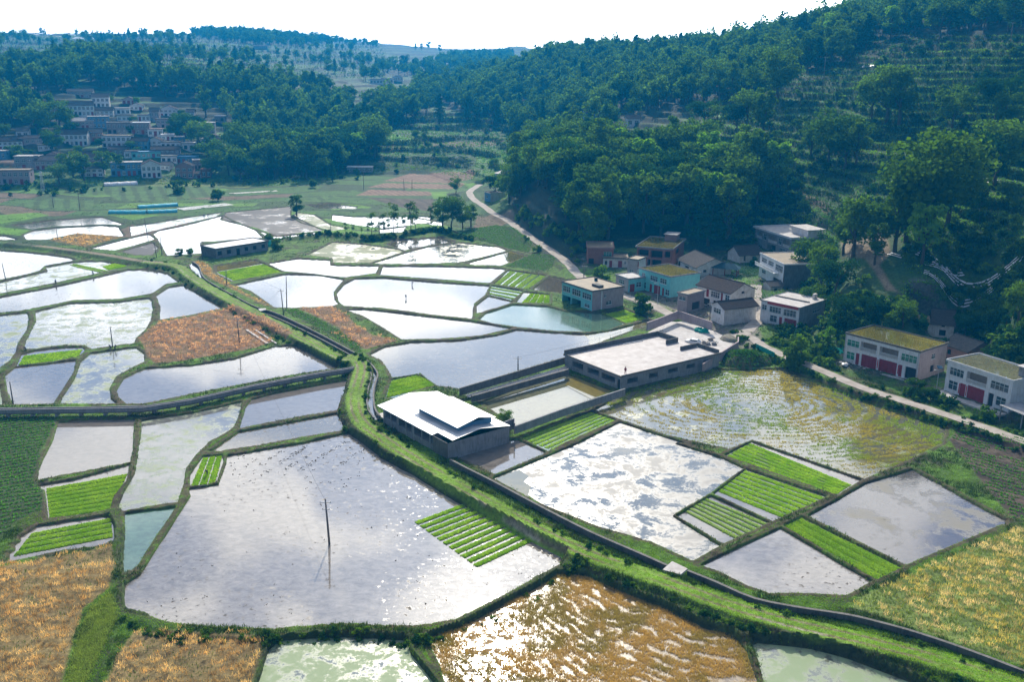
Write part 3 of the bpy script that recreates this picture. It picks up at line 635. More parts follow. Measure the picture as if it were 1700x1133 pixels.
FOREST = [  # ground regions covered by trees: outline of the bare ground, nearest and farthest distance, spacing, tree heights
 ('wood', 'X 852,262 846,330 865,388 912,432 966,442 1000,400 1050,396 1140,392 1150,425 1245,402 1255,378 1335,372 1330,322 1270,290 1150,276 1000,272 900,250', 300, 520, 8.2, (14, 23)),
 ('ridge', 'X 860,60 850,118 930,150 1050,178 1110,186 1220,168 1300,128 1400,112 1500,84 1580,72 1700,60 1800,40 1900,-80 1500,-60 1200,20', 520, 1150, 11, (13, 21)),
 ('mid', 'X 690,200 640,205 610,180 690,172 690,128 850,112 930,150 1050,178 1120,190 1080,218 960,262 880,262 850,215 790,200 730,165', 560, 1250, 11, (13, 21)),
 ('left', 'X 395,298 470,300 560,292 625,262 640,215 690,205 690,172 640,172 600,172 520,160 440,148 330,132 240,112 180,104 130,112 150,140 240,158 330,196 400,215 370,250', 580, 1150, 10.5, (14, 23)),
 ('leftmost', 'X -200,120 0,116 130,108 130,145 100,200 62,238 0,246 -200,250', 600, 1200, 10.5, (14, 22)),
 ('knob', 'X 318,58 350,45 420,40 480,52 540,70 500,76 400,72', 1500, 2400, 17, (6, 19)),
 ('plateau', 'X -100,62 300,60 620,66 640,120 600,158 440,138 330,124 200,98 -100,98', 1050, 2600, 24, (9, 17)),
 ('cross', 'X 620,118 720,130 850,118 850,95 780,88 700,112', 1000, 2200, 20, (12, 18))]
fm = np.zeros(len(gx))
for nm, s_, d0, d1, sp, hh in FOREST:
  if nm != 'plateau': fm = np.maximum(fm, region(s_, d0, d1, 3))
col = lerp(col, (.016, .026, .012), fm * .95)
col = lerp(col, (.15, .12, .10), region('X 20,290 30,250 110,160 200,165 340,200 340,250 330,290 200,300', 560, 900, 5) * .45 * sm(.45, .6, n1))
col = lerp(col, (.24, .17, .12), region('K 1500,150 1560,0 X 1440,400 1452,432 1470,470 1500,490 1475,480 1435,440 1410,415', 220, 420, 4) * .0 + region('X 1395,395 1470,385 1480,420 1460,440 1478,470 1492,486 1470,482 1452,450 1436,430 1400,425', 220, 420, 3) * .75)
col = lerp(col, (.20, .14, .10), region('X 1320,308 1345,318 1380,345 1372,350 1340,330', 250, 420, 2) * .7)
yard = region('X 1015,500 1060,440 1180,440 1235,470 1250,520 1265,560 1235,600 1180,585 1120,520 1080,508', 200, 420, 4); col = lerp(col, (.22, .19, .17), yard * .8 * (hill > -1))
fid = np.floor((gy + (fbm(gx, gy, 1/50., 2) - .5) * 30) / (9 + gy * .012)); fx_ = np.floor((gx + 30 * vnoise(fid * 7.7, fid * 3.1)) / (38 + 30 * vnoise(fid * 2.2, fid))); fr_ = vnoise(fid * 5.3 + fx_ * 3.9, fx_ * 6.1 + fid * 2.3)
ff = ((dd_ > 395) & (dd_ < 900) & (fm < .3) & ~wet & (gz0 < 16)); fc = lerp(np.tile(np.array((.05, .12, .025)), (len(gx), 1)), (.11, .24, .035), sm(.5, .56, fr_)); fc = lerp(fc, (.14, .09, .065), sm(.7, .74, fr_)); fc = lerp(fc, (.03, .06, .02), sm(.32, .28, fr_) if False else 1 - sm(.25, .32, fr_))
ed_ = np.abs(((gy + (fbm(gx, gy, 1/50., 2) - .5) * 30) / (9 + gy * .012)) % 1 - .5) > .43; fc = np.where(ed_[:, None], np.array((.025, .045, .018)), fc); col = lerp(col, fc, ff * .85)
for (pol_, pz_, mg_) in PADS:
    lo = pol_.min(0) - 7; hi = pol_.max(0) + 7; m = (gx > lo[0]) & (gx < hi[0]) & (gy > lo[1]) & (gy < hi[1]) & ~wet & (gx > 0) & (gz0 > .8)
    if m.any(): col[m] = lerp(col[m], (.11, .10, .085), sm(-6, -2, sdpoly(gx[m], gy[m], pol_)) * sm(.35, .6, n2[m]) * .9)
# crops
CK = dict(gold=(.19, .14, .06), gold_red=(.20, .12, .07), gold_green=(.15, .20, .05), weedy=(.13, .14, .05), veg=(.04, .065, .02), veg_soil=(.085, .06, .045), veg_far=(.06, .13, .03),
          brown=(.24, .15, .10), soilrows=(.09, .07, .05), lush=(.10, .23, .02), grassy=(.12, .20, .02))
for pol, k_ in CROPP:
    lo = pol.min(0); hi = pol.max(0); m = (gx > lo[0]) & (gx < hi[0]) & (gy > lo[1]) & (gy < hi[1]) & ~(wet & (k_ != 'grassy'))
    if not m.any(): continue
    s_ = sdpoly(gx[m], gy[m], pol); k = sm(-.2, .5, s_); c = CK[k_]; cc = lerp(col[m], c, k * .95)
    if k_ in ('brown', 'soilrows', 'veg_far', 'veg_soil'):
        q = gx[m] * .8 + gy[m] * .35; cc = lerp(cc, np.array(c) * .45, k * (np.sin(q * (1.1 if k_ != 'brown' else 2.3)) > .2) * .7)
    col[m] = cc
nr, na = len(rr), len(aa)
ii = np.arange((nr - 1) * na).reshape(nr - 1, na)[:, :-1].ravel()
Fg = np.stack([ii, ii + 1, ii + na + 1, ii + na], 1)
print('ground', len(gx), 'verts')
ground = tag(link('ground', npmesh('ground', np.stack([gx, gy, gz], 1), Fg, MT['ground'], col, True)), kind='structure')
def gz_at(x, y):
    """height of the finished ground sheet"""
    x = np.atleast_1d(np.asarray(x, float)); y = np.atleast_1d(np.asarray(y, float))
    a = np.arctan2(x, y); r = np.hypot(x, y); i = np.clip(np.searchsorted(rr, r) - 1, 0, nr - 2); j = np.clip(np.searchsorted(aa, a) - 1, 0, na - 2)
    fr = (r - rr[i]) / (rr[i+1] - rr[i]); fa = (a - aa[j]) / (aa[j+1] - aa[j]); Z = gz.reshape(nr, na)
    return (Z[i, j] * (1-fa) + Z[i, j+1] * fa) * (1-fr) + (Z[i+1, j] * (1-fa) + Z[i+1, j+1] * fa) * fr
def wet_at(x, y):
    i = np.clip(np.searchsorted(rr, np.hypot(x, y)) - 1, 0, nr - 2); j = np.clip(np.searchsorted(aa, np.arctan2(x, y)) - 1, 0, na - 2)
    return wet.reshape(nr, na)[i, j]
# water of each paddy
from mathutils.geometry import tessellate_polygon
for i, (pol, k_) in enumerate(PADP):
    z = -.02 + .0045 * (i % 12)
    V = [Vector((p[0], p[1], z)) for p in pol]; tri = tessellate_polygon([V])
    me = bpy.data.meshes.new('paddy_water'); me.from_pydata([tuple(v) for v in V], [], [tuple(t) for t in tri]); me.update()
    bm_up = [f for f in me.polygons if f.normal.z < 0]
    if bm_up: me.flip_normals()
    me.materials.append(MT[k_]); tag(link('paddy_water', me), kind='structure')
for s_, k_ in (('H 762,182 830,150 885,135 930,165 905,190 940,215 925,250 1000,305 880,248', 'murk'), ('E 1100,822 1128,778 1318,850 1262,888 1250,902', 'murk'), ('E 1190,585 1320,566 1500,519 1543,524 1430,562 1240,632 1205,628 1215,610', 'murk'), ('D 1014,262 1200,236 1230,249 1120,270 1020,286', 'murk'),
    ('I 965,72 1010,62 1075,56 1150,68 1120,84 1060,104 1000,92', 'murk'), ('E 745,218 800,204 845,222 860,250 800,262 735,258', 'murk')):
    P_ = gnd(px(s_), .038); me = bpy.data.meshes.new('shallow_water'); me.from_pydata([tuple(p) for p in P_], [], [tuple(t) for t in tessellate_polygon([[Vector(p) for p in P_]])]); me.update()
    if me.polygons[0].normal.z < 0: me.flip_normals()
    me.materials.append(MT[k_]); tag(link('shallow_water', me), kind='structure')
# roads
def ribbon(name, pl, half, mat, z=None, lift=.02, crown=.0):
    V = []; n = len(pl)
    for i in range(n):
        t = pl[min(i+1, n-1), :2] - pl[max(i-1, 0), :2]; t = t / np.linalg.norm(t); nn = np.array((-t[1], t[0]))
        for s_ in (-1, -.5, 0, .5, 1):
            q = pl[i, :2] + nn * half * s_ * (1 + .08 * math.sin(i * 1.7 + s_)); zz_ = (pl[i, 2] if pl.shape[1] > 2 else z) + lift
            V.append((q[0], q[1], zz_))
    Fq = [(5*i+k, 5*i+k+1, 5*i+k+6, 5*i+k+5) for i in range(n-1) for k in range(4)]
    V = np.array(V); me = npmesh(name, V, np.array(Fq), mat)
    if me.polygons[0].normal.z < 0: me.flip_normals()
    return link(name, me)
for k_, (pl, hf) in enumerate(((ROAD_A, 1.8), (ROAD_B, 1.5), (ROAD_C, 1.7))): tag(ribbon('road', pl, hf, MT['road'], lift=.03 + .006 * k_), kind='structure')

# ------------------------------------------------------------------ scattered leaves and blades
def blades(P, h, w, k, colr, lean=.5, spread=.2, cj=.25, seed=1, base=0.0, upright=None):
    """k thin triangles at every point; colr (n,3) or one colour"""
    g = np.random.default_rng(seed); n = len(P)
    if n == 0: P = np.zeros((1, 3)); n = 1
    P = np.repeat(P, k, 0); C_ = np.repeat(np.broadcast_to(np.asarray(colr, float), (n, 3)), k, 0)
    h = np.repeat(np.broadcast_to(h, (n,)), k) * g.uniform(.6, 1.25, n * k); N_ = n * k
    P = P + np.stack([g.normal(0, spread, N_), g.normal(0, spread, N_), np.full(N_, base)], 1)
    a = g.uniform(0, 2 * np.pi, N_); la = g.uniform(0, 2 * np.pi, N_); lm = g.uniform(0, lean, N_) * h
    ww = w * g.uniform(.6, 1.3, N_); dx = np.cos(a) * ww * .5; dy = np.sin(a) * ww * .5; z0 = np.zeros(N_)
    tip = P + np.stack([np.cos(la) * lm, np.sin(la) * lm, np.sqrt(np.maximum(h * h - lm * lm, .01 * h * h))], 1)
    V = np.stack([P - np.stack([dx, dy, z0], 1), P + np.stack([dx, dy, z0], 1), tip], 1).reshape(-1, 3)
    c = C_ * g.uniform(1 - cj, 1 + cj, (N_, 1)); C3 = np.stack([c * .75, c * .75, c * 1.15], 1).reshape(-1, 3)
    return V, np.arange(3 * N_).reshape(-1, 3), C3
def inpoly_pts(pol, n, g):
    lo = pol.min(0); hi = pol.max(0); q = g.uniform(lo, hi, (n, 2)); return q[sdpoly(q[:, 0], q[:, 1], pol) > .15]
def rows_pts(pol, row, step, ang, g, jit=.2):
    c = pol.mean(0); r = np.hypot(*(pol - c).T).max(); u_ = np.arange(-r, r, step); v_ = np.arange(-r, r, row); U, V_ = np.meshgrid(u_, v_)
    U = U + g.normal(0, jit * step * 2, U.shape); V_ = V_ + g.normal(0, jit, U.shape); ca, sa = math.cos(ang), math.sin(ang)
    q = np.stack([c[0] + U * ca - V_ * sa, c[1] + U * sa + V_ * ca], 2).reshape(-1, 2); return q[sdpoly(q[:, 0], q[:, 1], pol) > .3]
def with_z(q, dz=0): return np.stack([q[:, 0], q[:, 1], gz_at(q[:, 0], q[:, 1]) + dz], 1)
def stuff(name, parts, label, cat, mat='blades', z=None):
    V = []; Fq = []; Cc = []; o_ = 0
    for v_, f_, c_ in parts: V.append(v_); Fq.append(f_ + o_); Cc.append(c_); o_ += len(v_)
    return tag(link(name, npmesh(name, np.concatenate(V), np.concatenate(Fq), MT[mat], np.concatenate(Cc))), label, cat, kind='stuff')
g = np.random.default_rng(3)
cropnames = {'gold': ('dried_rapeseed', 'rapeseed'), 'gold_red': ('dried_rapeseed', 'rapeseed'), 'gold_green': ('dried_rapeseed', 'rapeseed'), 'veg': ('vegetable_rows', 'vegetables'), 'veg_soil': ('vegetable_rows', 'vegetables'),
    'veg_far': ('vegetable_rows', 'vegetables'), 'weedy': ('weeds', 'weeds'), 'lush': ('grass', 'grass'), 'grassy': ('grass', 'grass')}
crop_lab = ['reddish brown dried rapeseed filling the field beside the pole left of the grassy bank', 'reddish dried rapeseed wedge between the white plank path and the grassy bank',
 'reddish rapeseed field right of the canal beside a strip of vegetables', 'green vegetable rows between the canal and the reddish rapeseed', 'tan dry strip along the outer side of the upper canal',
 'lens shaped island of straw coloured crop between white paddies', 'straw coloured rapeseed lying in heaps in the lower left corner', 'straw coloured rapeseed heaps at the bottom edge left of the pale green pond',
 'green weeds between two heaped rapeseed fields', 'yellow and green rapeseed heaps in the lower right corner', 'green potato rows in brown soil beside the paddies at the right edge',
 'dark green vegetable rows at the left edge below the aqueduct', 'leafy green field beside the road above the striped beds', 'leafy green slope above the paddies beside the curving road']
for ci, (pol, k_) in enumerate(CROPP):
    c = pol.mean(0); dist = np.hypot(*c); lab = crop_lab[ci] if ci < len(crop_lab) else None; parts = []
    if k_ in ('gold', 'gold_red', 'gold_green'):
        nearf = dist < 170; q = rows_pts(pol, 1.45 if nearf else 1.35, .42 if nearf else .75, .12 if k_ != 'gold_green' else -.45, g, .26)
        if len(q) > 9000: q = q[g.permutation(len(q))[:9000]]
        keep = fbm(q[:, 0], q[:, 1], 1/2.6, 3) > (.40 if k_ != 'gold_green' else .37); q2 = q[~keep]; q = q[keep]
        cA = {'gold': (.95, .66, .30), 'gold_red': (.84, .54, .34), 'gold_green': (.98, .78, .42)}[k_]; cB = {'gold': (.70, .44, .18), 'gold_red': (.74, .44, .27), 'gold_green': (.75, .62, .18)}[k_]
        m_ = sm(.4, .6, fbm(q[:, 0], q[:, 1], 1/1.8, 3))[:, None]; cc = np.array(cA) * (1 - m_) + np.array(cB) * m_
        P = with_z(q, .02); P[:, 2] += .55 * sm(.35, .65, fbm(q[:, 0], q[:, 1], .9, 2)) - .1; cc *= (.62 + .5 * sm(.35, .65, fbm(q[:, 0], q[:, 1], .9, 2)))[:, None]
        parts.append(blades(P, .55 if nearf else .6, .075 if nearf else .16, 16 if nearf else 9, cc, 1.0, .26, .3, ci))
        parts.append(blades(with_z(q2), .30, .12, 4, (.10, .17, .025), .6, .3, .3, ci + 50))
        if k_ == 'gold_green': parts.append(blades(with_z(inpoly_pts(pol, 9000, g)), .4, .12, 3, (.20, .30, .03), .6, .3, .3, ci + 90))
    elif k_ in ('veg', 'veg_soil'):
        ang = math.atan2(*(gnd(px('I 1640,380 1200,100'))[1] - gnd(px('I 1640,380 1200,100'))[0])[[1, 0]]) if k_ == 'veg_soil' else (.5 if c[0] < -30 else 2.3)
        if k_ == 'veg_soil': ang = -0.75
        q = rows_pts(pol, 1.45 if k_ == 'veg' else 1.4, .40, ang, g, .08)
        if k_ == 'veg_soil': q = q[fbm(q[:, 0], q[:, 1], 1/5., 3) > .43]
        if len(q) > 14000: q = q[g.permutation(len(q))[:14000]]
        parts.append(blades(with_z(q), .36, .22, 6, (.085, .22, .035) if c[0] < 150 else (.10, .26, .05), .9, .14, .35, ci))
    elif k_ in ('weedy',):
        parts.append(blades(with_z(inpoly_pts(pol, 9000, g)), .3, .09, 4, (.24, .29, .09), .7, .2, .4, ci))
    elif k_ == 'grassy':
        parts.append(blades(np.c_[inpoly_pts(pol, 16000, g), np.full(0, 0)] if False else with_z(inpoly_pts(pol, 16000, g), .02), .28, .14, 3, (.24, .40, .04), .6, .25, .35, ci)); lab = 'bright grass along the %s edge of the curved stubble paddy' % ('left' if ci == len(CROPP) - 2 else 'upper right')
    if parts: stuff(cropnames[k_][0], parts, lab, cropnames[k_][1], 'straw' if k_.startswith('gold') else 'blades')
# grass on banks: even over the picture of the valley floor
pp = np.stack([g.uniform(-120, 1820, 330000), g.uniform(330, 1180, 330000)], 1); q = gnd(pp, .4)[:, :2]
z = gz_at(q[:, 0], q[:, 1]); d = np.hypot(*q.T)
okm = (z > .14) & (z < 7); cm = np.zeros(len(q), bool)
for pol, k_ in CROPP:
    if k_ in ('weedy', 'lush', 'grassy'): continue
    lo = pol.min(0); hi = pol.max(0); m = (q[:, 0] > lo[0]) & (q[:, 0] < hi[0]) & (q[:, 1] > lo[1]) & (q[:, 1] < hi[1]); cm[m] |= sdpoly(q[m, 0], q[m, 1], pol) > 0
for (pl, hf, fl) in ROADS: cm |= dline(q[:, 0], q[:, 1], pl)[0] < hf + .3
cm |= dline(q[:, 0], q[:, 1], DIRT)[0] < 1.0
for (pol, pz, mg) in PADS: cm |= sdpoly(q[:, 0], q[:, 1], pol) > -.4
dE = dline(q[:, 0], q[:, 1], EMB)[0]; okm &= ~cm; q = q[okm]; z = z[okm]; d = d[okm]; dE = dE[okm]
inw = np.full(len(q), -99.0)
for pol, k_ in PADP:
    lo = pol.min(0) - 2; hi = pol.max(0) + 2; m = (q[:, 0] > lo[0]) & (q[:, 0] < hi[0]) & (q[:, 1] > lo[1]) & (q[:, 1] < hi[1]); inw[m] = np.maximum(inw[m], sdpoly(q[m, 0], q[m, 1], pol))
kp = ((inw < -.7) | (g.random(len(q)) < .22)) & ~((dE < 1.2) & (np.abs(dE - .8) < .28) & (g.random(len(q)) < .75)); q = q[kp]; z = z[kp]; d = d[kp]; dE = dE[kp]
q = q[:85000]; z = z[:85000]; d = d[:85000]; dE = dE[:85000]
nn = fbm(q[:, 0], q[:, 1], 1/5., 4); cc = np.array((.16, .27, .03)) + (np.array((.045, .075, .02)) - np.array((.16, .27, .03))) * sm(.42, .6, nn)[:, None]
onp = dE < 1.8; cc[onp] = (.26, .42, .04); trk = onp & (np.abs(dE - .85) < .3); cc[trk] = (.30, .28, .10); hgt = np.where(onp, .16, .18 + .30 * sm(.45, .7, nn)); flank = (dE > 2.0) & (dE < 4.5); cc[flank] *= .8; hgt[flank] *= 1.4
stuff('grass', [blades(np.c_[q, z - .03], hgt, .12, 4, cc, .6, .22, .35, 7)], 'grass growing on the earth banks between the paddies', 'grass')
# stubble standing in the two half-flooded fields
pol = PADP[[k_ for _, k_ in PADP].index('stubble')][0]; q = inpoly_pts(pol, 70000, g); cc_ = gnd(px('F 420,910'))[0]
ex, ey = (q[:, 0] - cc_[0]) / 1.55, (q[:, 1] - cc_[1]); ca_, sa_ = math.cos(-.35), math.sin(-.35); ex, ey = ex * ca_ - ey * sa_, ex * sa_ + ey * ca_
rad = np.hypot(ex, ey) + (fbm(q[:, 0], q[:, 1], 1/7.) - .5) * 1.6; pq = proj(np.c_[q, np.zeros(len(q))]); tilt = (pq[:, 1] - 640) - (pq[:, 0] - 1150) * .25
dens = np.clip(1.15 - tilt / 115 + (fbm(q[:, 0], q[:, 1], 1/5.) - .5) * 1.1, 0, 1); row = np.sin(rad * 2 * np.pi / 1.75) + (fbm(q[:, 0], q[:, 1], .7, 3) - .5) * 4.2
k = (g.random(len(q)) < dens * .8 * (.35 + .65 * sm(3, 9, rad))) & (row > .25 - .7 * sm(.7, 1, dens)); q = q[k]
m_ = sm(.4, .62, fbm(q[:, 0], q[:, 1], 1/12.))[:, None]; cc = np.array((.26, .34, .05)) * (1 - m_) + np.array((.48, .36, .11)) * m_
stuff('rice_stubble', [blades(np.c_[q, np.zeros(len(q))], .22, .11, 4, cc, .6, .16, .3, 11)], 'rows of old stubble curving through the half flooded paddy beside the concrete house', 'stubble')
pol = PADP[[k_ for _, k_ in PADP].index('goldwet')][0]; q = inpoly_pts(pol, 60000, g); pq = proj(np.c_[q, np.zeros(len(q))])
w0 = np.exp(-(((pq[:, 0] - 815) / 75) ** 2 + ((pq[:, 1] - 1035) / 75) ** 2)) + np.exp(-(((pq[:, 0] - 900) / 45) ** 2 + ((pq[:, 1] - 975) / 20) ** 2)) * .7; rowv = np.sin((pq[:, 1] - pq[:, 0] * .55 + .0009 * (pq[:, 0] - 1000) ** 2 + 34 * (fbm(q[:, 0], q[:, 1], 1/6.) - .5)) / 2.6 + 4 * (fbm(q[:, 0], q[:, 1], 1/3., 2) - .5))
dens = np.clip(1.25 - 1.15 * w0 + (fbm(q[:, 0], q[:, 1], 1/4., 4) - .5) * 1.6, 0, 1); k = (g.random(len(q)) < dens) & ((rowv + (fbm(q[:, 0], q[:, 1], 1/1.5, 3) - .5) * 4.2 > -.8) | (w0 > .3) & (g.random(len(q)) < .3)); q = q[k]
m_ = sm(.4, .62, fbm(q[:, 0], q[:, 1], 1/5., 3))[:, None]; cc = np.array((.60, .43, .15)) * (1 - m_) + np.array((.40, .33, .09)) * m_
stuff('rice_stubble', [blades(np.c_[q, np.zeros(len(q))], .30, .07, 5, cc, .8, .13, .3, 12)], 'orange brown flattened stubble in the glittering paddy at the bottom edge', 'stubble', 'straw')
# clods sticking out of the big paddy
pol = PADP[15][0]; q = inpoly_pts(pol, 26000, g); pq = proj(np.c_[q, np.zeros(len(q))])
sel = (np.exp(-(((pq[:, 0] - 480) / 70) ** 2 + ((pq[:, 1] - 762) / 28) ** 2)) * 1.1 + np.exp(-(((pq[:, 0] - 575) / 45) ** 2 + ((pq[:, 1] - 745) / 28) ** 2)) * .5) * (np.sin((pq[:, 0] + pq[:, 1] * 1.6) / 4.2) > .3) * (fbm(q[:, 0], q[:, 1], .8) > .47)
k = (g.random(len(q)) < sel + .006); q = q[k]
stuff('mud_clods', [blades(np.c_[q, np.full(len(q), -.05)], .16, .34, 4, (.05, .035, .03), 1.2, .14, .3, 13)], 'dark clods of mud breaking the surface of the widest paddy', 'mud')

# ------------------------------------------------------------------ seedling beds
BEDS = [('H 388,378 620,292 962,470 692,598', 11, .66, 1.0, 'bright green seedling bed of eleven stripes standing in the widest paddy'),
 ('G 218,224 600,154 520,326 234,366', 8, .93, 1.2, 'dense green bed left of the winding bank, larger of two above the straw field'),
 ('G 152,432 520,362 530,455 62,545', 4, .86, 1.2, 'four striped green seedling bed just above the straw coloured rapeseed'),
 ('G 895,212 952,80 1048,70 1015,198', 3, .84, .9, 'little three striped green bed in the corner notch of the widest paddy'),
 ('I 415,10 888,206 812,255 300,72', 6, .88, .95, 'long light green bed nearest the curved stubble paddy'),
 ('I 390,138 764,266 560,363 260,240', 7, .84, .9, 'middle light green bed of the three side by side beds on the right'),
 ('I 206,266 502,388 346,465 104,335', 6, .70, .6, 'palest and patchiest green bed, nearest the scum covered paddy'),
 ('I 655,365 1128,600 1008,658 567,403', 3, .95, 1.2, 'narrow deep green three striped bed between two grey paddies'),
 ('E 890,1075 1220,949 1343,992 1050,1132', 6, .74, .8, 'pale green striped bed below the wall of the fenced pool'),
 ('E 766,343 838,284 1012,310 930,370', 5, .78, .7, 'yellow green bed below the leafy field beside the road'),
 ('E 892,436 936,390 1028,399 1028,440', 4, .88, 1.1, 'small dark green bed beside the round bush and the teal house'),
 ('E 285,801 414,773 486,824 257,884', 4, .96, 1.2, 'deep green bed behind the white metal roof'),
 ('E 1276,488 1380,467 1488,511 1388,533', 3, .9, .9, 'green bed below the road in front of the teal house'),
 ('D 1020,290 1238,252 1326,291 1100,330', 10, .80, 1.0, 'yellow green bed with white marker sticks beside the long grey block building'),
 ('D 112,684 388,653 362,698 86,729', 5, .95, 1.0, 'green bed enclosed by a pale rim left of the fisher pole'),
 ('D 350,249 515,283 470,292 326,257', 2, .7, .8, 'thin green two striped bed below the dirt track'),
 ('D 482,263 546,246 608,261 512,281', 3, .95, 1.0, 'short green bed at the end of the dirt track'),
 ('E 750,357 903,381 850,422 742,396', 3, .55, .35, 'washed out green bed touching the large sky reflecting paddy')]
for bi, (s_, n_s, fill, dn, lab) in enumerate(BEDS):
    lab = lab.replace('fisher pole', 'leaning pole')
    Q_ = gnd(px(s_), .02); p0, p1, p2, p3 = Q_; c0 = Q_.mean(0); dist = np.hypot(c0[0], c0[1])
    th = thing('seedling_bed', lab, 'seedling bed', tuple(c0), 0, 'rice seedling beds in the paddies')
    for k_ in range(n_s):
        a0 = (k_ + (1 - fill) / 2) / n_s; a1 = (k_ + 1 - (1 - fill) / 2) / n_s
        A, B, C2, D2 = (p0 * (1-a0) + p3 * a0, p1 * (1-a0) + p2 * a0, p1 * (1-a1) + p2 * a1, p0 * (1-a1) + p3 * a1)
        L_ = np.linalg.norm(B - A); W_ = np.linalg.norm(D2 - A); cnt = int(L_ * W_ * (30 if dist < 180 else 16) * dn) + 8
        s1, s2 = g.random(cnt), g.random(cnt); e = g.normal(0, .03, (cnt, 1))
        P = (A * (1-s1)[:, None] + B * s1[:, None]) * (1-s2)[:, None] + (D2 * (1-s1)[:, None] + C2 * s1[:, None]) * s2[:, None] - c0
        keep = fbm(P[:, 0] + c0[0], P[:, 1] + c0[1], 1/2., 3) > (.5 - .23 * min(dn, 1.2)); P = P[keep]
        tone = sm(.35, .65, fbm(P[:, 0] + 7 * bi, P[:, 1], 1/3.))[:, None]
        cc = np.array((.26, .45, .03)) * (1 - tone) + np.array((.42, .58, .08)) * tone
        if dn < .8: cc = cc * .6 + np.array((.20, .27, .10)) * .4
        if dn > 1.05: cc = cc * .8
        v1, f1, c1 = blades(P, .22, .09 if dist < 180 else .16, 3, cc, .5, .06, .25, bi * 20 + k_)
        n0 = 8; sx = np.linspace(0, 1, n0); base = []
        for ss in sx:
            wv_ = 1 + .05 * math.sin(ss * 23 + k_); m1 = A * (1-ss) + B * ss - c0; m2 = D2 * (1-ss) + C2 * ss - c0; mm = (m1 + m2) / 2
            base += [mm + (m1 - mm) * wv_ + (0, 0, -.12), mm + (m1 - mm) * wv_ * .93 + (0, 0, .05), mm + (m2 - mm) * wv_ * .93 + (0, 0, .05), mm + (m2 - mm) * wv_ + (0, 0, -.12)]
        fb = [(4*i+j, 4*i+j+1, 4*i+j+5) for i in range(n0-1) for j in range(3)] + [(4*i+j, 4*i+j+5, 4*i+j+4) for i in range(n0-1) for j in range(3)]
        vb = np.array(base); soilc = np.array((.20, .36, .035)) if dn > .8 else np.array((.30, .42, .12))
        V = np.concatenate([vb, v1]); Fq = np.concatenate([np.array(fb), f1 + len(vb)]); Cc = np.concatenate([np.tile(soilc, (len(vb), 1)), c1])
        link('seedling_strip', npmesh('seedling_strip', V, Fq, MT['blades'], Cc), th)

# ------------------------------------------------------------------ buildings
def wall_mesh(w, d, h, faces, mats, gable=None, rise=0):
    """four walls with real openings; faces: {side: (material index, [(u0,u1,v0,v1,kind)...])} in fractions"""
    mb = MB(); dims = {'front': w, 'back': w, 'left': d, 'right': d}
    def M_(side):
        if side == 'front': return lambda u, q, z: (u, q, z)
        if side == 'back': return lambda u, q, z: (w - u, d - q, z)
        if side == 'right': return lambda u, q, z: (w - q, u, z)
        return lambda u, q, z: (q, d - u, z)
    for side in ('front', 'right', 'back', 'left'):
        mi, holes = faces.get(side, (0, [])); T = M_(side); Wd = dims[side]
        hs = [(a * Wd, b * Wd, c * h, e * h, k) for a, b, c, e, k in holes]
        us = sorted({0, Wd} | {x for q in hs for x in q[:2]}); zs = sorted({-.6, h} | {x for q in hs for x in q[2:4]})
        for ua, ub in zip(us, us[1:]):
            for za, zb in zip(zs, zs[1:]):
                cu_, cz_ = (ua + ub) / 2, (za + zb) / 2
                if any(q[0] < cu_ < q[1] and q[2] < cz_ < q[3] for q in hs): continue
                mb.quad(T(ua, 0, za), T(ub, 0, za), T(ub, 0, zb), T(ua, 0, zb), mi)
        for a, b, c, e, k in hs:
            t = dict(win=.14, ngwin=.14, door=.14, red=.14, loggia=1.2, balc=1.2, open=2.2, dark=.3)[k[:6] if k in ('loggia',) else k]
            c = max(c, -.6)
            mb.quad(T(a, 0, c), T(a, 0, e), T(a, t, e), T(a, t, c), mi); mb.quad(T(b, 0, c), T(b, t, c), T(b, t, e), T(b, 0, e), mi)
            mb.quad(T(a, 0, e), T(b, 0, e), T(b, t, e), T(a, t, e), mi); mb.quad(T(a, 0, c), T(a, t, c), T(b, t, c), T(b, 0, c), mi)
            if k in ('loggia', 'balc'): mb.quad(T(a, t, c), T(b, t, c), T(b, t, e), T(a, t, e), 2)
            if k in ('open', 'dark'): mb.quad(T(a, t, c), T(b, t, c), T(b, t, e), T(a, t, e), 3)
    if gable == 'x':      # ridge runs along the front
        mb.poly([(w, 0, h), (w, d, h), (w, d / 2, h + rise)], faces.get('right', (0, 0))[0]); mb.poly([(0, d, h), (0, 0, h), (0, d / 2, h + rise)], faces.get('left', (0, 0))[0])
    if gable == 'y':
        mb.poly([(0, 0, h), (w, 0, h), (w / 2, 0, h + rise)], faces.get('front', (0, 0))[0]); mb.poly([(w, d, h), (0, d, h), (w / 2, d, h + rise)], 0)
    return mb.mesh('wall', mats)
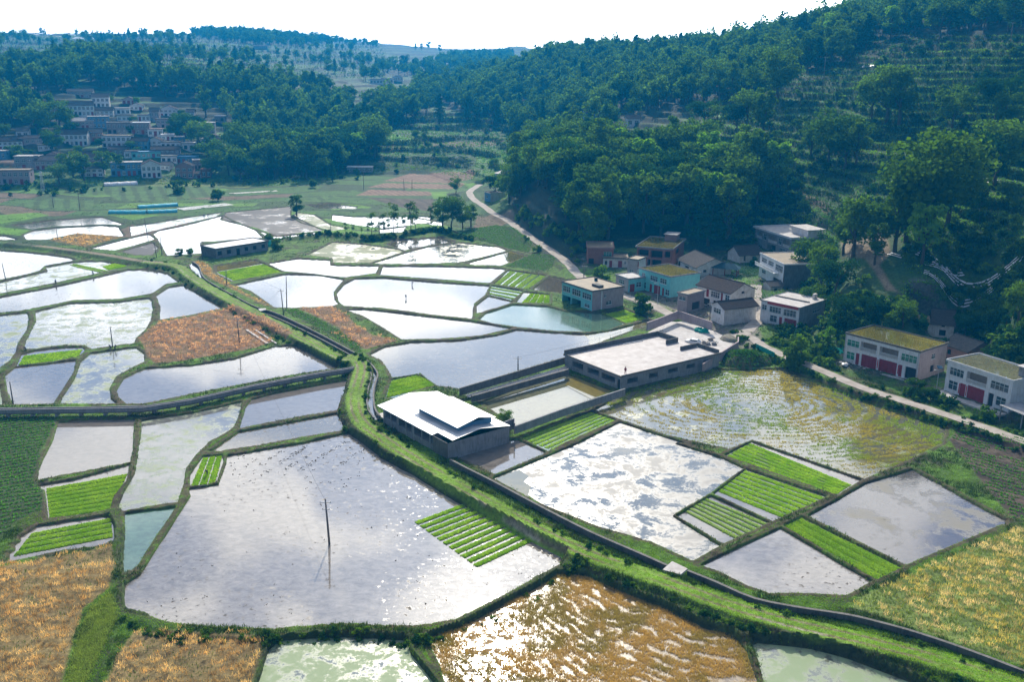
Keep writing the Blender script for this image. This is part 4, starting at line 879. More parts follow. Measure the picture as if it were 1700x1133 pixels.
def opening_parts(th, w, d, h, faces, gl, simple=False):
    dims = {'front': w, 'back': w, 'left': d, 'right': d}
    for side, (mi, holes) in faces.items():
        Wd = dims[side]
        T = {'front': lambda u, q, z: (u, q, z), 'back': lambda u, q, z: (w - u, d - q, z), 'right': lambda u, q, z: (w - q, u, z), 'left': lambda u, q, z: (q, d - u, z)}[side]
        for a, b, c, e, k in holes:
            a *= Wd; b *= Wd; c *= h; e *= h
            X = lambda p: T(*p)
            if k in ('win', 'ngwin'):
                mb = MB(); mb.box(a, b, .10, .14, c, e, 0, X); wo_ = link('window', mb.mesh('window', MT['glass_green'] if k == 'ngwin' else gl), th)
                fr = MB(); n_p = max(2, int(round((b - a) / .95))); t = .032 if not simple else .07
                for i in range(n_p + 1): x_ = a + (b - a) * i / n_p; fr.box(max(a, x_ - t), min(b, x_ + t), .05, .11, c, e, 0, X)
                for zf in (c + t, c + (e - c) * .62, e - t): fr.box(a, b, .055, .105, zf - t, zf + t, 0, X)
                if not simple: fr.box(a - .06, b + .06, -.08, .09, c - .08, c, 0, X)
                link('window_frame', fr.mesh('window_frame', MT['frame']), wo_)
            elif k in ('door', 'red'):
                mb = MB(); n_p = max(1, int(round((b - a) / 1.0)))
                for i in range(n_p): mb.box(a + (b-a) * i / n_p + .02, a + (b-a) * (i+1) / n_p - .02, .06, .12, max(c, 0), e - .02, 0, X)
                for zf in (.3, .6, .85): mb.box(a + .05, b - .05, .03, .065, c + (e-c) * zf - .03, c + (e-c) * zf + .03, 0, X)
                link('door', mb.mesh('door', MT['red']), th)
            elif k in ('loggia', 'balc'):
                if k == 'loggia': continue
                mb = MB(); mb.box(a, b, .02, .14, c + .82, c + .92, 0, X); mb.box(a, b, .02, .14, c, c + .08, 0, X); n_p = int((b - a) / .22)
                for i in range(n_p): x_ = a + (b - a) * (i + .5) / n_p; mb.box(x_ - .045, x_ + .045, .04, .12, c + .08, c + .82, 0, X)
                link('balustrade', mb.mesh('balustrade', MT['frame']), th)
def flat_roof(th, w, d, h, mat_edge, pool, oh=.25, par=.28, poolz=.06, skip_box=None):
    mb = MB(); z = h + .002; mb.box(-oh, w + oh, -oh, d + oh, z, z + .16)
    t = .14
    for (x0, x1, y0, y1) in ((-oh, w + oh, -oh, -oh + t), (-oh, w + oh, d + oh - t, d + oh), (-oh, -oh + t, -oh + t, d + oh - t), (w + oh - t, w + oh, -oh + t, d + oh - t)):
        mb.box(x0, x1, y0, y1, z + .158, z + .16 + par)
    rf = link('roof', mb.mesh('roof', mat_edge), th)
    if pool:
        pb = MB(); nx_, ny_ = 6, 5; x0, x1, y0, y1 = -oh + t, w + oh - t, -oh + t, d + oh - t; pb.box(x0 + .003, x1 - .003, y0 + .003, y1 - .003, z + .12, z + .16 + poolz)
        link('roof_water' if pool in ('algroof', 'pool') else 'roof_surface', pb.mesh('roof_surface', MT[pool]), rf)
    return rf
def gable_roof(th, w, d, h, rise, mat, axis='x', oh=.55):
    if axis == 'y': L_, S_ = d, w
    else: L_, S_ = w, d
    mb = MB(); k = rise / (S_ / 2); zo = h - oh * k; t = .16; n = 10
    for sgn in (0, 1):
        Y0, Y1 = (-oh, S_ / 2) if sgn == 0 else (S_ + oh, S_ / 2)
        for lay in (0, 1):
            pts = []
            dz = t * lay + .03
            sag = lambda u: -.10 * math.sin(math.pi * u)
            for i in range(n + 1):
                u_ = i / n; pts.append(((-oh + (L_ + 2 * oh) * u_, Y0, zo + dz + sag(u_) * .5), (-oh + (L_ + 2 * oh) * u_, Y1, h + rise + dz + sag(u_))))
            for (a, b), (c, e) in zip(pts, pts[1:]): mb.quad(*((a, c, e, b) if (sgn == 0) == (lay == 1) else (a, b, e, c)))
        for x_ in (-oh, L_ + oh): mb.quad((x_, Y0, zo + .03), (x_, Y0, zo + .03 + t), (x_, Y1, h + rise + .03 + t), (x_, Y1, h + rise + .03))
        mb.quad((-oh, Y0, zo + .03), (L_ + oh, Y0, zo + .03), (L_ + oh, Y0, zo + .03 + t), (-oh, Y0, zo + .03 + t))
    pts = [(-oh + (L_ + 2 * oh) * i / n, S_ / 2, h + rise + .24 - .10 * math.sin(math.pi * i / n)) for i in range(n + 1)]
    mb.tube(pts, .13, 6)
    o = link('roof', mb.mesh('roof', mat), th)
    if axis == 'y': o.rotation_euler = (0, 0, math.pi / 2); o.location = (w, 0, 0)
    return o
def house(key, name, label, cat, mats, faces, roof='flat', edge='concrete', pool='mossroof', rise=2.0, gl='glass', simple=False, par=.28, oh=.25, P=None, group=None):
    P = P or HP[key]; w, d, h = P['w'], P['d'], P['h']
    th = thing(name, label, cat, (P['a'][0], P['a'][1], P['z']), P['rz'], group)
    ms = [MT[m] for m in mats]; ms = (ms + [ms[0]])[:2] + [MT['loggia'], MT['dark']]
    link('wall', wall_mesh(w, d, h, faces, ms, {'gx': 'x', 'gy': 'y'}.get(roof), rise), th)
    opening_parts(th, w, d, h, faces, MT[gl], simple)
    if roof == 'flat': flat_roof(th, w, d, h, MT[edge], pool, oh, par)
    elif roof in ('gx', 'gy'): gable_roof(th, w, d, h, rise, MT[edge], roof[1], oh=.55 if not simple else .4)
    return th, w, d, h
def addbox(th, name, x0, x1, y0, y1, z0, z1, mat, bev=0):
    mb = MB(); mb.box(x0, x1, y0, y1, z0, z1); return link(name, mb.mesh(name, MT[mat] if isinstance(mat, str) else mat), th)
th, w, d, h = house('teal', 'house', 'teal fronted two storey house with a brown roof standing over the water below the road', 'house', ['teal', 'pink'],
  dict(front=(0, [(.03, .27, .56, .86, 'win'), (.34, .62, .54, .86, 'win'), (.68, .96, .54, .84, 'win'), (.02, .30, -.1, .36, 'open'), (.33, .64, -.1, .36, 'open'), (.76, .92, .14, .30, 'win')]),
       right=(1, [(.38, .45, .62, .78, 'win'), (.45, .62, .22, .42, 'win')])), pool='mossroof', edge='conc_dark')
addbox(th, 'stair_hatch', w * .62, w * .85, d * .35, d * .5, h + .16, h + .9, 'conc_dark'); addbox(th, 'drain_pipe', w, w + .12, d * .28, d * .31, .2, h, 'frame')
mb = MB(); mb.tube([(w * .3, d * .8, h + .2), (w * .3, d * .8, h + 1.0)], .5, 8); mb.blob((w * .3, d * .8, h + 1.0), (.55, .55, .2)); link('water_tank', mb.mesh('tank', MT['black']), th)
th, w, d, h = house('back', 'house', 'teal and pink two storey house with bright mossy roof water behind the street lamp', 'house', ['teal', 'pink'],
  dict(front=(0, [(.10, .20, .58, .84, 'win'), (.37, .60, .58, .84, 'win'), (.68, .88, .58, .84, 'win'), (.10, .24, .08, .40, 'win'), (.36, .44, 0, .40, 'red'), (.50, .70, 0, .42, 'red'), (.76, .82, 0, .38, 'door'), (.86, .98, .08, .36, 'win')])), pool='algroof', edge='concrete')
house('small', 'house', 'low pink and teal annex with grey roof left of the mossy roofed teal house', 'house', ['pink', 'teal'],
  dict(front=(0, [(.25, .65, .45, .80, 'win')]), right=(1, [(.1, .4, 0, .6, 'red'), (.5, .8, .3, .7, 'win')])), pool='conc_pale', edge='concrete')
house('tower', 'house', 'small square two storey house with mauve walls left of the mossy roofed teal house', 'house', ['pink', 'plaster'],
  dict(front=(0, [(.2, .6, .15, .4, 'win')]), right=(1, [(.0, .14, .5, .95, 'red'), (.3, .8, .1, .35, 'win')])), pool='mossroof', edge='conc_dark')
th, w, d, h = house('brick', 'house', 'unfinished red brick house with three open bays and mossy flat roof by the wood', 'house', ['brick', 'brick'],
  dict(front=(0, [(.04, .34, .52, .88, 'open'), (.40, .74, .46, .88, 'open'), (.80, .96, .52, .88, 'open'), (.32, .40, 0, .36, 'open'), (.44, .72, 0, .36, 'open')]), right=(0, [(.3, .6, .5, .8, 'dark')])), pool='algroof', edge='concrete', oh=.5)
rb = addbox(th, 'stair_tower', w * .5, w * .85, d * .75, d * 1.0, h + .16, h + 2.3, 'brick_pink'); addbox(th, 'tower_roof', w * .47, w * .88, d * .72, d * 1.03, h + 2.3, h + 2.45, 'concrete')
th, w, d, h = house('redleft', 'house', 'dark red brick house with a lit yellowish window, leftmost beside the road and the wood', 'house', ['brick', 'conc_dark'],
  dict(front=(0, [(.62, .93, .48, .80, 'ngwin'), (.05, .25, 0, .35, 'dark')]), right=(1, [])), pool='mossroof', edge='brick_pink', oh=.3)
house('low', 'house', 'low whitewashed house with two red doors between two brick houses', 'house', ['plaster', 'plaster'],
  dict(front=(0, [(.06, .16, .3, .75, 'dark'), (.24, .36, 0, .78, 'red'), (.60, .76, 0, .78, 'red'), (.85, .93, .4, .75, 'win')])), pool='mossroof', edge='conc_dark')
house('tiled', 'house', 'white walled farmhouse with a grey tiled gable roof behind the mossy roofed teal house', 'house', ['plaster', 'plaster'],
  dict(front=(0, [(.0, .14, .1, .9, 'dark'), (.38, .62, .3, .7, 'dark'), (.75, .9, .3, .7, 'win')]), right=(0, [(.2, .3, .4, .7, 'dark')])), roof='gx', edge='tile_grey', rise=2.6)
house('shade', 'house', 'old dark tiled house in the shade of the wood behind the pink wall', 'house', ['plaster', 'plaster'], dict(front=(0, [(.2, .3, .2, .8, 'dark'), (.6, .75, .3, .7, 'dark')])), roof='gx', edge='tile', rise=2.4)
house('hut', 'hut', 'small tiled hut below the balcony of the three storey house', 'hut', ['plaster', 'pink'], dict(front=(0, [(.3, .6, 0, .7, 'dark')])), roof='gx', edge='tile_grey', rise=.9)
house('dark', 'house', 'two storey white house with a long dark tiled gable roof beside the narrow lane', 'house', ['white', 'plaster'],
  dict(front=(0, [(.28, .36, .48, .9, 'red'), (.42, .68, .54, .86, 'win'), (.72, .78, .48, .9, 'red'), (.85, .97, .5, .86, 'win'), (.1, .4, 0, .38, 'dark'), (.5, .9, 0, .38, 'dark')]), right=(1, [(.45, .58, .85, .99, 'dark')])), roof='gx', edge='tile', rise=2.2)
house('gable', 'house', 'small white house with dark tiles, its gable facing the walled yard', 'house', ['white', 'plaster'],
  dict(front=(0, [(.16, .72, .56, .86, 'win'), (.2, .27, .25, .33, 'dark'), (.6, .68, .25, .33, 'dark')]), right=(1, [])), roof='gy', edge='tile', rise=1.3)
house('plain', 'house', 'plain pinkish grey house with a brown roof pool left of the dark tiled house', 'house', ['pink', 'mauve'],
  dict(front=(0, [(.12, .80, .66, .88, 'win')]), right=(1, [(.3, .75, .05, .5, 'dark')])), pool='mossroof', edge='concrete')
th, w, d, h = house('garage', 'house', 'white house with a red roof band and dark red garage doors at the road junction', 'house', ['white', 'concrete'],
  dict(front=(0, [(.03, .15, .60, .84, 'win'), (.23, .53, .56, .84, 'win'), (.60, .92, .54, .84, 'win'), (.26, .44, .14, .44, 'win'), (.50, .58, 0, .44, 'red'), (.64, .95, 0, .44, 'red')]),
       right=(1, [(.55, .80, .56, .80, 'win')])), pool='conc_pale', edge='concrete', par=.18)
addbox(th, 'roof_band', w * .18, w * .985, -.32, -.253, h - .45, h + .28, 'redband'); addbox(th, 'chimney', w * .75, w * .81, d * .85, d * .95, h + .16, h + 1.6, 'plaster')
addbox(th, 'roof_ridge', w * .02, w * .9, d * .48, d * .53, h + .16, h + .5, 'conc_dark')
th, w, d, h = house('upper', 'house', 'three storey white house with a mossy roof and a corner balcony above the lane', 'house', ['white', 'conc_dark'],
  dict(front=(0, [(.08, .30, .70, .90, 'win'), (.36, .58, .70, .90, 'win'), (.66, .95, .62, .90, 'win'), (.12, .28, .22, .38, 'win'), (.6, .9, 0, .3, 'dark')]), right=(1, [])), pool='mossroof', edge='white', oh=.2)
bl = MB(); bl.box(-.1, w * .8, -1.6, 0, h * .52, h * .55); 
for i in range(int(w * .8 / .3)): bl.box(i * .3, i * .3 + .08, -1.58, -1.5, h * .55, h * .66)
bl.box(-.1, w * .8, -1.62, -1.48, h * .66, h * .68); link('balcony', bl.mesh('balcony', MT['frame']), th)
th, w, d, h = house('top', 'house', 'large blue grey villa with columns and a rooftop room above the lane', 'house', ['concrete', 'concrete'],
  dict(front=(0, [(.04, .20, .50, .84, 'balc'), (.24, .32, .5, .84, 'win'), (.38, .62, .46, .86, 'balc'), (.66, .74, .5, .84, 'win'), (.78, .96, .46, .86, 'balc'), (.36, .60, 0, .36, 'open'), (.7, .9, 0, .34, 'win')])), pool='conc_pale', edge='white', oh=.7, par=.5)
rb = addbox(th, 'rooftop_room', w * .55, w * .98, d * .45, d * .85, h + .16, h + 2.6, 'white'); addbox(th, 'room_roof', w * .52, w * 1.01, d * .4, d * .9, h + 2.6, h + 2.75, 'conc_pale')
th, w, d, h = house('long', 'house', 'long white two storey house with green windows, balustrades and pond like roof beside the road', 'house', ['white', 'pink'],
  dict(front=(0, [(.03, .20, .60, .84, 'ngwin'), (.22, .44, .54, .88, 'balc'), (.48, .73, .54, .88, 'balc'), (.77, .97, .58, .84, 'ngwin'), (.04, .15, .12, .40, 'ngwin'), (.17, .22, 0, .42, 'red'), (.25, .46, 0, .44, 'red'), (.49, .73, 0, .44, 'red'), (.755, .80, 0, .42, 'red'), (.84, .98, 0, .42, 'dark')]),
       right=(1, [(.45, .58, .62, .80, 'win'), (.45, .6, .15, .4, 'dark')])), pool='algroof', edge='conc_dark', oh=.15)
for u_ in (.012, .988): addbox(th, 'drain_pipe', w * u_ - .05, w * u_ + .05, -.16, -.06, .1, h - .1, 'steel')
for u_ in (.47, .745): addbox(th, 'couplet', w * u_, w * (u_ + .012), -.03, -.005, .5, 2.6, 'redcloth')
addbox(th, 'plinth', -.3, w + .3, -1.6, -.01, -.5, -.02, 'conc_pale')
th, w, d, h = house('right', 'house', 'white two storey house with a reflecting roof pool at the right edge', 'house', ['white', 'concrete'],
  dict(front=(0, [(.05, .27, .58, .84, 'win'), (.32, .63, .50, .88, 'balc'), (.69, .95, .58, .84, 'win'), (.06, .2, .1, .4, 'win'), (.24, .33, 0, .42, 'red'), (.36, .62, 0, .44, 'red'), (.68, .76, 0, .42, 'dark'), (.8, .94, .1, .4, 'win')])), pool='pool', edge='white', oh=.3)
for u_ in (.225, .34): addbox(th, 'couplet', w * u_, w * (u_ + .014), -.03, -.005, .4, 2.6, 'redcloth')
addbox(th, 'rooftop_room', w * .88, w * 1.02, d * .40, d * .8, h + .16, h + 2.2, 'concrete'); addbox(th, 'room_roof', w * .86, w * 1.04, d * .36, d * .84, h + 2.2, h + 2.35, 'conc_pale'); addbox(th, 'terrace', -.2, w + .3, -3.2, -.01, -.4, -.03, 'conc_pale')
# old white house: low wing and a steep tiled roof
th, w, d, h = house('white', 'house', 'old whitewashed house with a tall black tiled roof behind the long white house', 'house', ['plaster', 'plaster'],
  dict(front=(0, [(.18, .33, .05, .72, 'dark'), (.66, .82, .15, .62, 'dark'), (.70, .78, .86, .98, 'dark')])), roof='none')
mb = MB(); mb.quad((w * .42, -.4, h + .0), (w + .3, -.4, h + .0), (w + .3, d * .55, h + 3.0), (w * .42, d * .55, h + 3.0)); mb.quad((w * .42, d * .55, h + 3.0), (w + .3, d * .55, h + 3.0), (w + .3, d + .4, h), (w * .42, d + .4, h))
mb.poly([(w + .2, 0, h), (w + .2, d, h), (w + .2, d * .55, h + 2.9)]); mb.poly([(w * .44, 0, h), (w * .44, d * .55, h + 2.9), (w * .44, d, h)]); mb.tube([(w * .42, d * .55, h + 3.08), (w + .3, d * .55, h + 3.08)], .14); link('roof', mb.mesh('roof', MT['tile']), th)
mb = MB(); mb.quad((-.3, -.4, h - .02), (w * .415, -.4, h - .02), (w * .415, d * .5, h + 1.0), (-.3, d * .5, h + 1.0)); mb.quad((-.3, d * .5, h + 1.0), (w * .415, d * .5, h + 1.0), (w * .415, d, h), (-.3, d, h)); link('wing_roof', mb.mesh('roof', MT['mossroof']), th)
house('shed', 'shed', 'pale brick shed with a sagging grey tiled roof between the two white roadside houses', 'shed', ['brick_pink', 'brick_pink'], dict(front=(0, [(.2, .35, .3, .7, 'dark')]), right=(0, [])), roof='gx', edge='tile_grey', rise=1.8)
house('road', 'house', 'small blue grey concrete house beside the bend of the pale road', 'house', ['bluep', 'plaster'], dict(front=(0, [(.2, .5, .4, .7, 'win')]), right=(1, [])), pool='mossroof', edge='plaster')
house('road2', 'house', 'pale house half hidden in trees above the bend of the pale road', 'house', ['white', 'plaster'], dict(front=(0, [(.1, .4, .4, .8, 'win'), (.55, .85, .4, .8, 'win')]), right=(1, [])), roof='gx', edge='conc_pale', rise=1.2)
# long block building in the fields
th, w, d, h = house('store', 'block_building', 'long single storey grey block building with a pale flat roof among the flooded fields', 'building', ['concrete', 'conc_dark'],
  dict(front=(0, [(.03, .11, .3, .78, 'dark'), (.20, .28, .32, .78, 'dark'), (.38, .45, 0, .78, 'dark'), (.54, .61, .34, .78, 'dark'), (.70, .77, .34, .78, 'dark'), (.87, .94, .34, .78, 'dark')]), left=(1, [])), pool='film', edge='conc_dark', par=.35)
# flat roofed concrete house by the pool
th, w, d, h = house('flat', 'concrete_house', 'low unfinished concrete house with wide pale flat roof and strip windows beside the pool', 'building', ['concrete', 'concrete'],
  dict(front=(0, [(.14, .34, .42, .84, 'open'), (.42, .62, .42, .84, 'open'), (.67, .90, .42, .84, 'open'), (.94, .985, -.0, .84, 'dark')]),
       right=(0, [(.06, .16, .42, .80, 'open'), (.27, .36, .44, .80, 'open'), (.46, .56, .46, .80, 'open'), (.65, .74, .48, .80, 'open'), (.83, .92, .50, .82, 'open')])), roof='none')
mb = MB(); mb.box(-.3, w + .3, -.3, d + .3, h + .002, h + .2); link('roof', mb.mesh('roof', MT['roofslab']), th)
mb = MB(); t = .22
for (x0, x1, y0, y1, hh) in ((-.3, w + .3, -.3, -.3 + t, .28), (-.3, -.3 + t, -.3 + t, d * .97, 1.1), (w + .3 - t, w + .3, -.3 + t, d + .3, .42), (-.3 + t, w * .34, d * .97 - t, d * .97, 1.1), (w * .34, w * .34 + t, d * .84, d * .97, 1.1),
   (w * .62, w * .62 + t, d * .82, d * 1.0, .9), (w * .62 + t, w * .98, d + .28 - t, d + .28, .9)): mb.box(x0, x1, y0, y1, h + .198, h + .2 + hh)
link('parapet', mb.mesh('parapet', MT['conc_dark']), th); FLAT = th; FW, FD, FH = w, d, h
rp = MB(); rp.tube([(1.2, d * .55, h + .28), (1.6, d * .75, h + .28)], .10, 6); tag(link('pipe_bundle', rp.mesh('pipe', MT['frame']), None), 'white pipe lying along the parapet on the wide flat roof', 'pipe'); 
_o = bpy.data.objects['pipe_bundle']; _o.matrix_world = Matrix.Translation(th.location) @ Matrix.Rotation(th.rotation_euler.z, 4, 'Z')

# ------------------------------------------------------------------ white metal shed over the canal
def unp(s, z): return [Vector(p) for p in gnd(px(s), z)]
ez, rz_ = 3.5, 4.6
W_ = unp('N 145,418', ez)[0]; S_ = unp('N 805,775', ez)[0]; E_ = unp('N 1332,575', ez)[0]
ux = (S_ - W_).normalized(); Ls = (S_ - W_).length; uy = Vector((-ux.y, ux.x, 0)); Ds = (E_ - S_).dot(uy)
th = thing('metal_shed', 'low shed with brilliant white sheet metal roof and raised middle roof beside the canal', 'shed', (W_.x, W_.y, .1), math.atan2(ux.y, ux.x)); z0 = .1
e_, r_ = ez - z0, rz_ - z0
mb = MB(); ov = .5; rg = Ds * .52
def slope(y0, z0_, y1, z1_, x0, x1, t=.08):
    mb.quad((x0, y0, z0_), (x1, y0, z0_), (x1, y1, z1_), (x0, y1, z1_)); mb.quad((x0, y0, z0_ - t), (x0, y1, z1_ - t), (x1, y1, z1_ - t), (x1, y0, z0_ - t))
    for x_ in (x0, x1): mb.quad((x_, y0, z0_ - t), (x_, y1, z1_ - t), (x_, y1, z1_), (x_, y0, z0_))
    mb.quad((x0, y0, z0_ - t), (x1, y0, z0_ - t), (x1, y0, z0_), (x0, y0, z0_)); mb.quad((x0, y1, z1_ - t), (x1, y1, z1_ - t), (x1, y1, z1_), (x0, y1, z1_))
slope(0, e_, rg, r_, 0, Ls * .80); slope(1.2, e_ + .25, rg, r_ + .012, Ls * .80 + .01, Ls); slope(Ds, e_, rg, r_ + .005, 0, Ls)
link('roof', mb.mesh('roof', MT['metal']), th)
mb = MB(); mx0, mx1, my0, my1, mr = Ls * .34, Ls * .93, Ds * .24, Ds * .86, Ds * .57
slope(my0, r_ + .45, mr, r_ + 1.5, mx0, mx1); slope(my1, r_ + .55, mr, r_ + 1.505, mx0, mx1); rr_ = link('raised_roof', mb.mesh('raised_roof', MT['metal']), th)
mb = MB(); mb.box(mx0 + .6, mx1 - .6, my0 + .7, my1 - .7, r_ - .5, r_ + .55); link('clerestory', mb.mesh('clerestory', MT['bluep']), th)
wm = wall_mesh(Ls - 2.2, Ds - .4, e_ - .15, dict(front=(0, [(.03, .22, .50, .96, 'open'), (.24, .46, .46, .96, 'open'), (.48, .78, .44, .96, 'open'), (.9, .96, .5, .8, 'dark')]), right=(0, []), left=(0, [(.2, .8, .1, .9, 'open')])), [MT['concrete'], MT['concrete'], MT['loggia'], MT['dark']])
wl = link('wall', wm, th); wl.location = (2.0, .3, 0)
for i in range(7):
    mb = MB(); x_ = 2.1 + (Ls * .76 - 2.1) * i / 6; mb.box(x_ - .07, x_ + .07, .20, .29, 0, e_ - .12); link('post', mb.mesh('post', MT['steel']), th)
mb = MB(); mb.box(Ls * .80, Ls - .25, .15, .29, -.3, e_ - .1); link('end_wall', mb.mesh('wall', MT['conc_dark']), th)
mb = MB(); mb.box(-1.2, 1.9, .5, 4.0, .9, 1.1); link('landing', mb.mesh('landing', MT['conc_pale']), th)
# small walled annex right of the shed
p_ = unp('N 1330,640 1438,600 1440,690 850,910', .1)

# ------------------------------------------------------------------ walls and fences
def wall_run(name, pts, z0, z1, t, mat, label, cat, group=None, parent=None):
    mb = MB(); n = len(pts)
    P = [np.array(p[:2]) for p in pts]; Z = [p[2] if len(p) > 2 else 0 for p in pts]; off = []
    for i in range(n):
        tt = P[min(i+1, n-1)] - P[max(i-1, 0)]; tt = tt / np.linalg.norm(tt); off.append(np.array((-tt[1], tt[0])) * t / 2)
    for i in range(n - 1):
        a, b = P[i] - off[i], P[i] + off[i]; c, d = P[i+1] - off[i+1], P[i+1] + off[i+1]
        mb.quad((*a, Z[i] + z0), (*c, Z[i+1] + z0), (*c, Z[i+1] + z1), (*a, Z[i] + z1)); mb.quad((*b, Z[i] + z0), (*b, Z[i] + z1), (*d, Z[i+1] + z1), (*d, Z[i+1] + z0)); mb.quad((*a, Z[i] + z1), (*c, Z[i+1] + z1), (*d, Z[i+1] + z1), (*b, Z[i] + z1))
        if i == 0: mb.quad((*a, Z[i] + z0), (*a, Z[i] + z1), (*b, Z[i] + z1), (*b, Z[i] + z0))
        if i == n - 2: mb.quad((*c, Z[i+1] + z0), (*d, Z[i+1] + z0), (*d, Z[i+1] + z1), (*c, Z[i+1] + z1))
    o = link(name, mb.mesh(name, MT[mat]), parent); return tag(o, label, cat, group) if not parent else o
# canal walls
CAN_R = spline(gnd(px('D 905,240 935,262 955,310 1000,345 1100,400 1200,452 1290,480 1400,530 1520,590 1640,655 E 112,672 170,708 205,745 218,775 205,820 198,870 205,930 228,968'), 1.3)[:, :2], 4)
CAN_L = spline(gnd(px('D 890,252 905,290 935,330 1000,365 1100,420 1200,470 1290,500 1400,550 1520,610 1640,675 E 102,687 150,715 175,745 188,775 178,820 168,870 172,930 200,975'), 1.3)[:, :2], 4)
wall_run('canal_wall', CAN_R, -.5, 1.45, .35, 'conc_dark', 'outer concrete wall of the upper canal, curving down to the white metal shed', 'canal wall')
wall_run('canal_wall', CAN_L, -.2, 1.38, .3, 'conc_dark', 'inner concrete wall of the upper canal beside the grassy path', 'canal wall')
n_c = min(len(CAN_R), len(CAN_L)); V = []; 
for i in range(n_c): V += [(*CAN_L[i], .75), (*CAN_R[i], .75)]
me = npmesh('canal_water', np.array(V), np.array([(2*i, 2*i+1, 2*i+3, 2*i+2) for i in range(n_c - 1)]), MT['sky'])
if me.polygons[0].normal.z < 0: me.flip_normals()
tag(link('canal_water', me), kind='structure')
LOW = spline(gnd(px('H 560,88 640,130 760,190 1000,318 1200,420 1310,470 1450,530 1600,597'), 1.2)[:, :2], 3); wall_run('canal_wall', LOW, -.5, 1.35, .45, 'conc_dark', 'long straight concrete wall from the white metal shed to the little footbridge', 'canal wall')
LOW2 = spline(gnd(px('I 118,612 250,665 430,742 640,785 860,818 1000,850 1200,905 1450,990 1700,1085 2000,1200'), 1.0)[:, :2], 3); wall_run('canal_wall', LOW2, -.5, 1.15, .45, 'conc_dark', 'low concrete wall from the little footbridge to the lower right corner', 'canal wall')
def slab_bridge(q, z, label, mat='conc_pale'):
    P = gnd(px(q), z)[:, :2]; mb = MB(); mb.poly([(*p, z) for p in P][::-1]); mb.poly([(*p, z - .25) for p in P]); n = len(P)
    for i in range(n): a, b = P[i], P[(i+1) % n]; mb.quad((*a, z - .25), (*b, z - .25), (*b, z), (*a, z))
    me = mb.mesh('slab', MT[mat]); 
    return tag(link('footbridge', me), label, 'footbridge')
slab_bridge('I 45,565 118,600 85,628 0,605', 1.5, 'small pale slab footbridge across the canal wall near the bottom')
slab_bridge('D 1215,462 1250,458 1252,466 1222,472', 1.6, 'tiny white slab bridge over the upper canal beside the two close poles')
# pool walls
def seg(s, z=0): return gnd(px(s), z)
wall_run('pool_wall', seg('E 605,862 1105,712', 1.3), -.4, 1.3, .3, 'conc_dark', 'far concrete wall behind the pool between shed and concrete house', 'wall')
wall_run('pool_wall', seg('E 660,893 1115,765', 1.0), -.4, 1.0, .5, 'conc_dark', 'inner concrete wall on the far side of the pool', 'wall')
wall_run('pool_wall', seg('E 862,1042 1100,955 1380,862', 1.2), -.4, 1.2, .3, 'concrete', 'near concrete wall of the pool beside the pale striped bed', 'wall')
wall_run('annex_wall', seg('N 1340,655 1440,620 1440,668', 1.8), -.4, 1.8, .25, 'concrete', 'short raised grey wall between the round tree and the white metal shed', 'wall')
tag(ribbon('walkway', np.c_[seg('E 640,873 880,805 1110,735', .7)[:, :2]], .9, MT['conc_pale'], z=.6), kind='structure')
wall_run('yard_wall', seg('M 1258,440 1535,262 1535,225', 1.5), -.6, 1.3, .3, 'pink', 'wall of the muddy yard running from the concrete house to the leafy mound', 'wall')
wall_run('yard_wall', seg('M 820,130 940,85 1060,35 1100,45 1330,125', 1.9), -.4, 1.9, .3, 'pink', 'wall at the back of the muddy walled yard below the houses', 'wall')
wall_run('retaining_wall', seg('F 500,690 700,770 930,868 1100,925 1300,985 1500,1045', 0.5)[:, :2], -.2, 1.35, .6, 'conc_dark', 'dark overgrown retaining wall holding the roadside above the curved stubble paddy', 'wall')
wall_run('retaining_wall', seg('E 1345,405 1450,445 1600,508', .9)[:, :2], -.8, 1.25, .5, 'conc_dark', 'dark retaining wall of the road above the small green bed', 'wall')
yd = gnd(px('M 830,150 940,95 1060,50 1330,135 1520,225 1250,420 1150,300'), .62); me = bpy.data.meshes.new('yard_ground'); me.from_pydata([tuple(p) for p in yd], [], [tuple(range(len(yd)))]); me.materials.append(MT['conc_pale']); me.update()
if me.polygons[0].normal.z < 0: me.flip_normals()
tag(link('yard_ground', me), kind='structure')
# wire fences round the pool
def fence(s, z, h_, n, label):
    P = seg(s, z); mb_all = thing('wire_fence', label, 'fence', tuple(P[0]))
    o = Vector(P[0])
    for i in range(n + 1):
        q = Vector(P[0]).lerp(Vector(P[-1]), i / n) - o; mb = MB(); mb.tube([q, q + Vector((0, 0, h_))], .035, 4); link('fence_post', mb.mesh('post', MT['steel']), mb_all)
    mb = MB()
    for k in (.35, .7, .98): mb.tube([Vector((0, 0, h_ * k)), Vector(P[-1]) - o + Vector((0, 0, h_ * k))], .02, 3)
    link('fence_wire', mb.mesh('wire', MT['steel']), mb_all)
fence('E 1105,680 1240,632 1540,528', 1.0, 1.4, 9, 'thin wire fence on posts behind the concrete house beside the yellow shallow water')
fence('E 640,885 1105,755', 1.0, 1.2, 12, 'thin wire fence on the inner wall of the pool'); fence('E 870,1030 1250,895', 1.2, 1.0, 12, 'thin wire fence on the near wall of the pool')

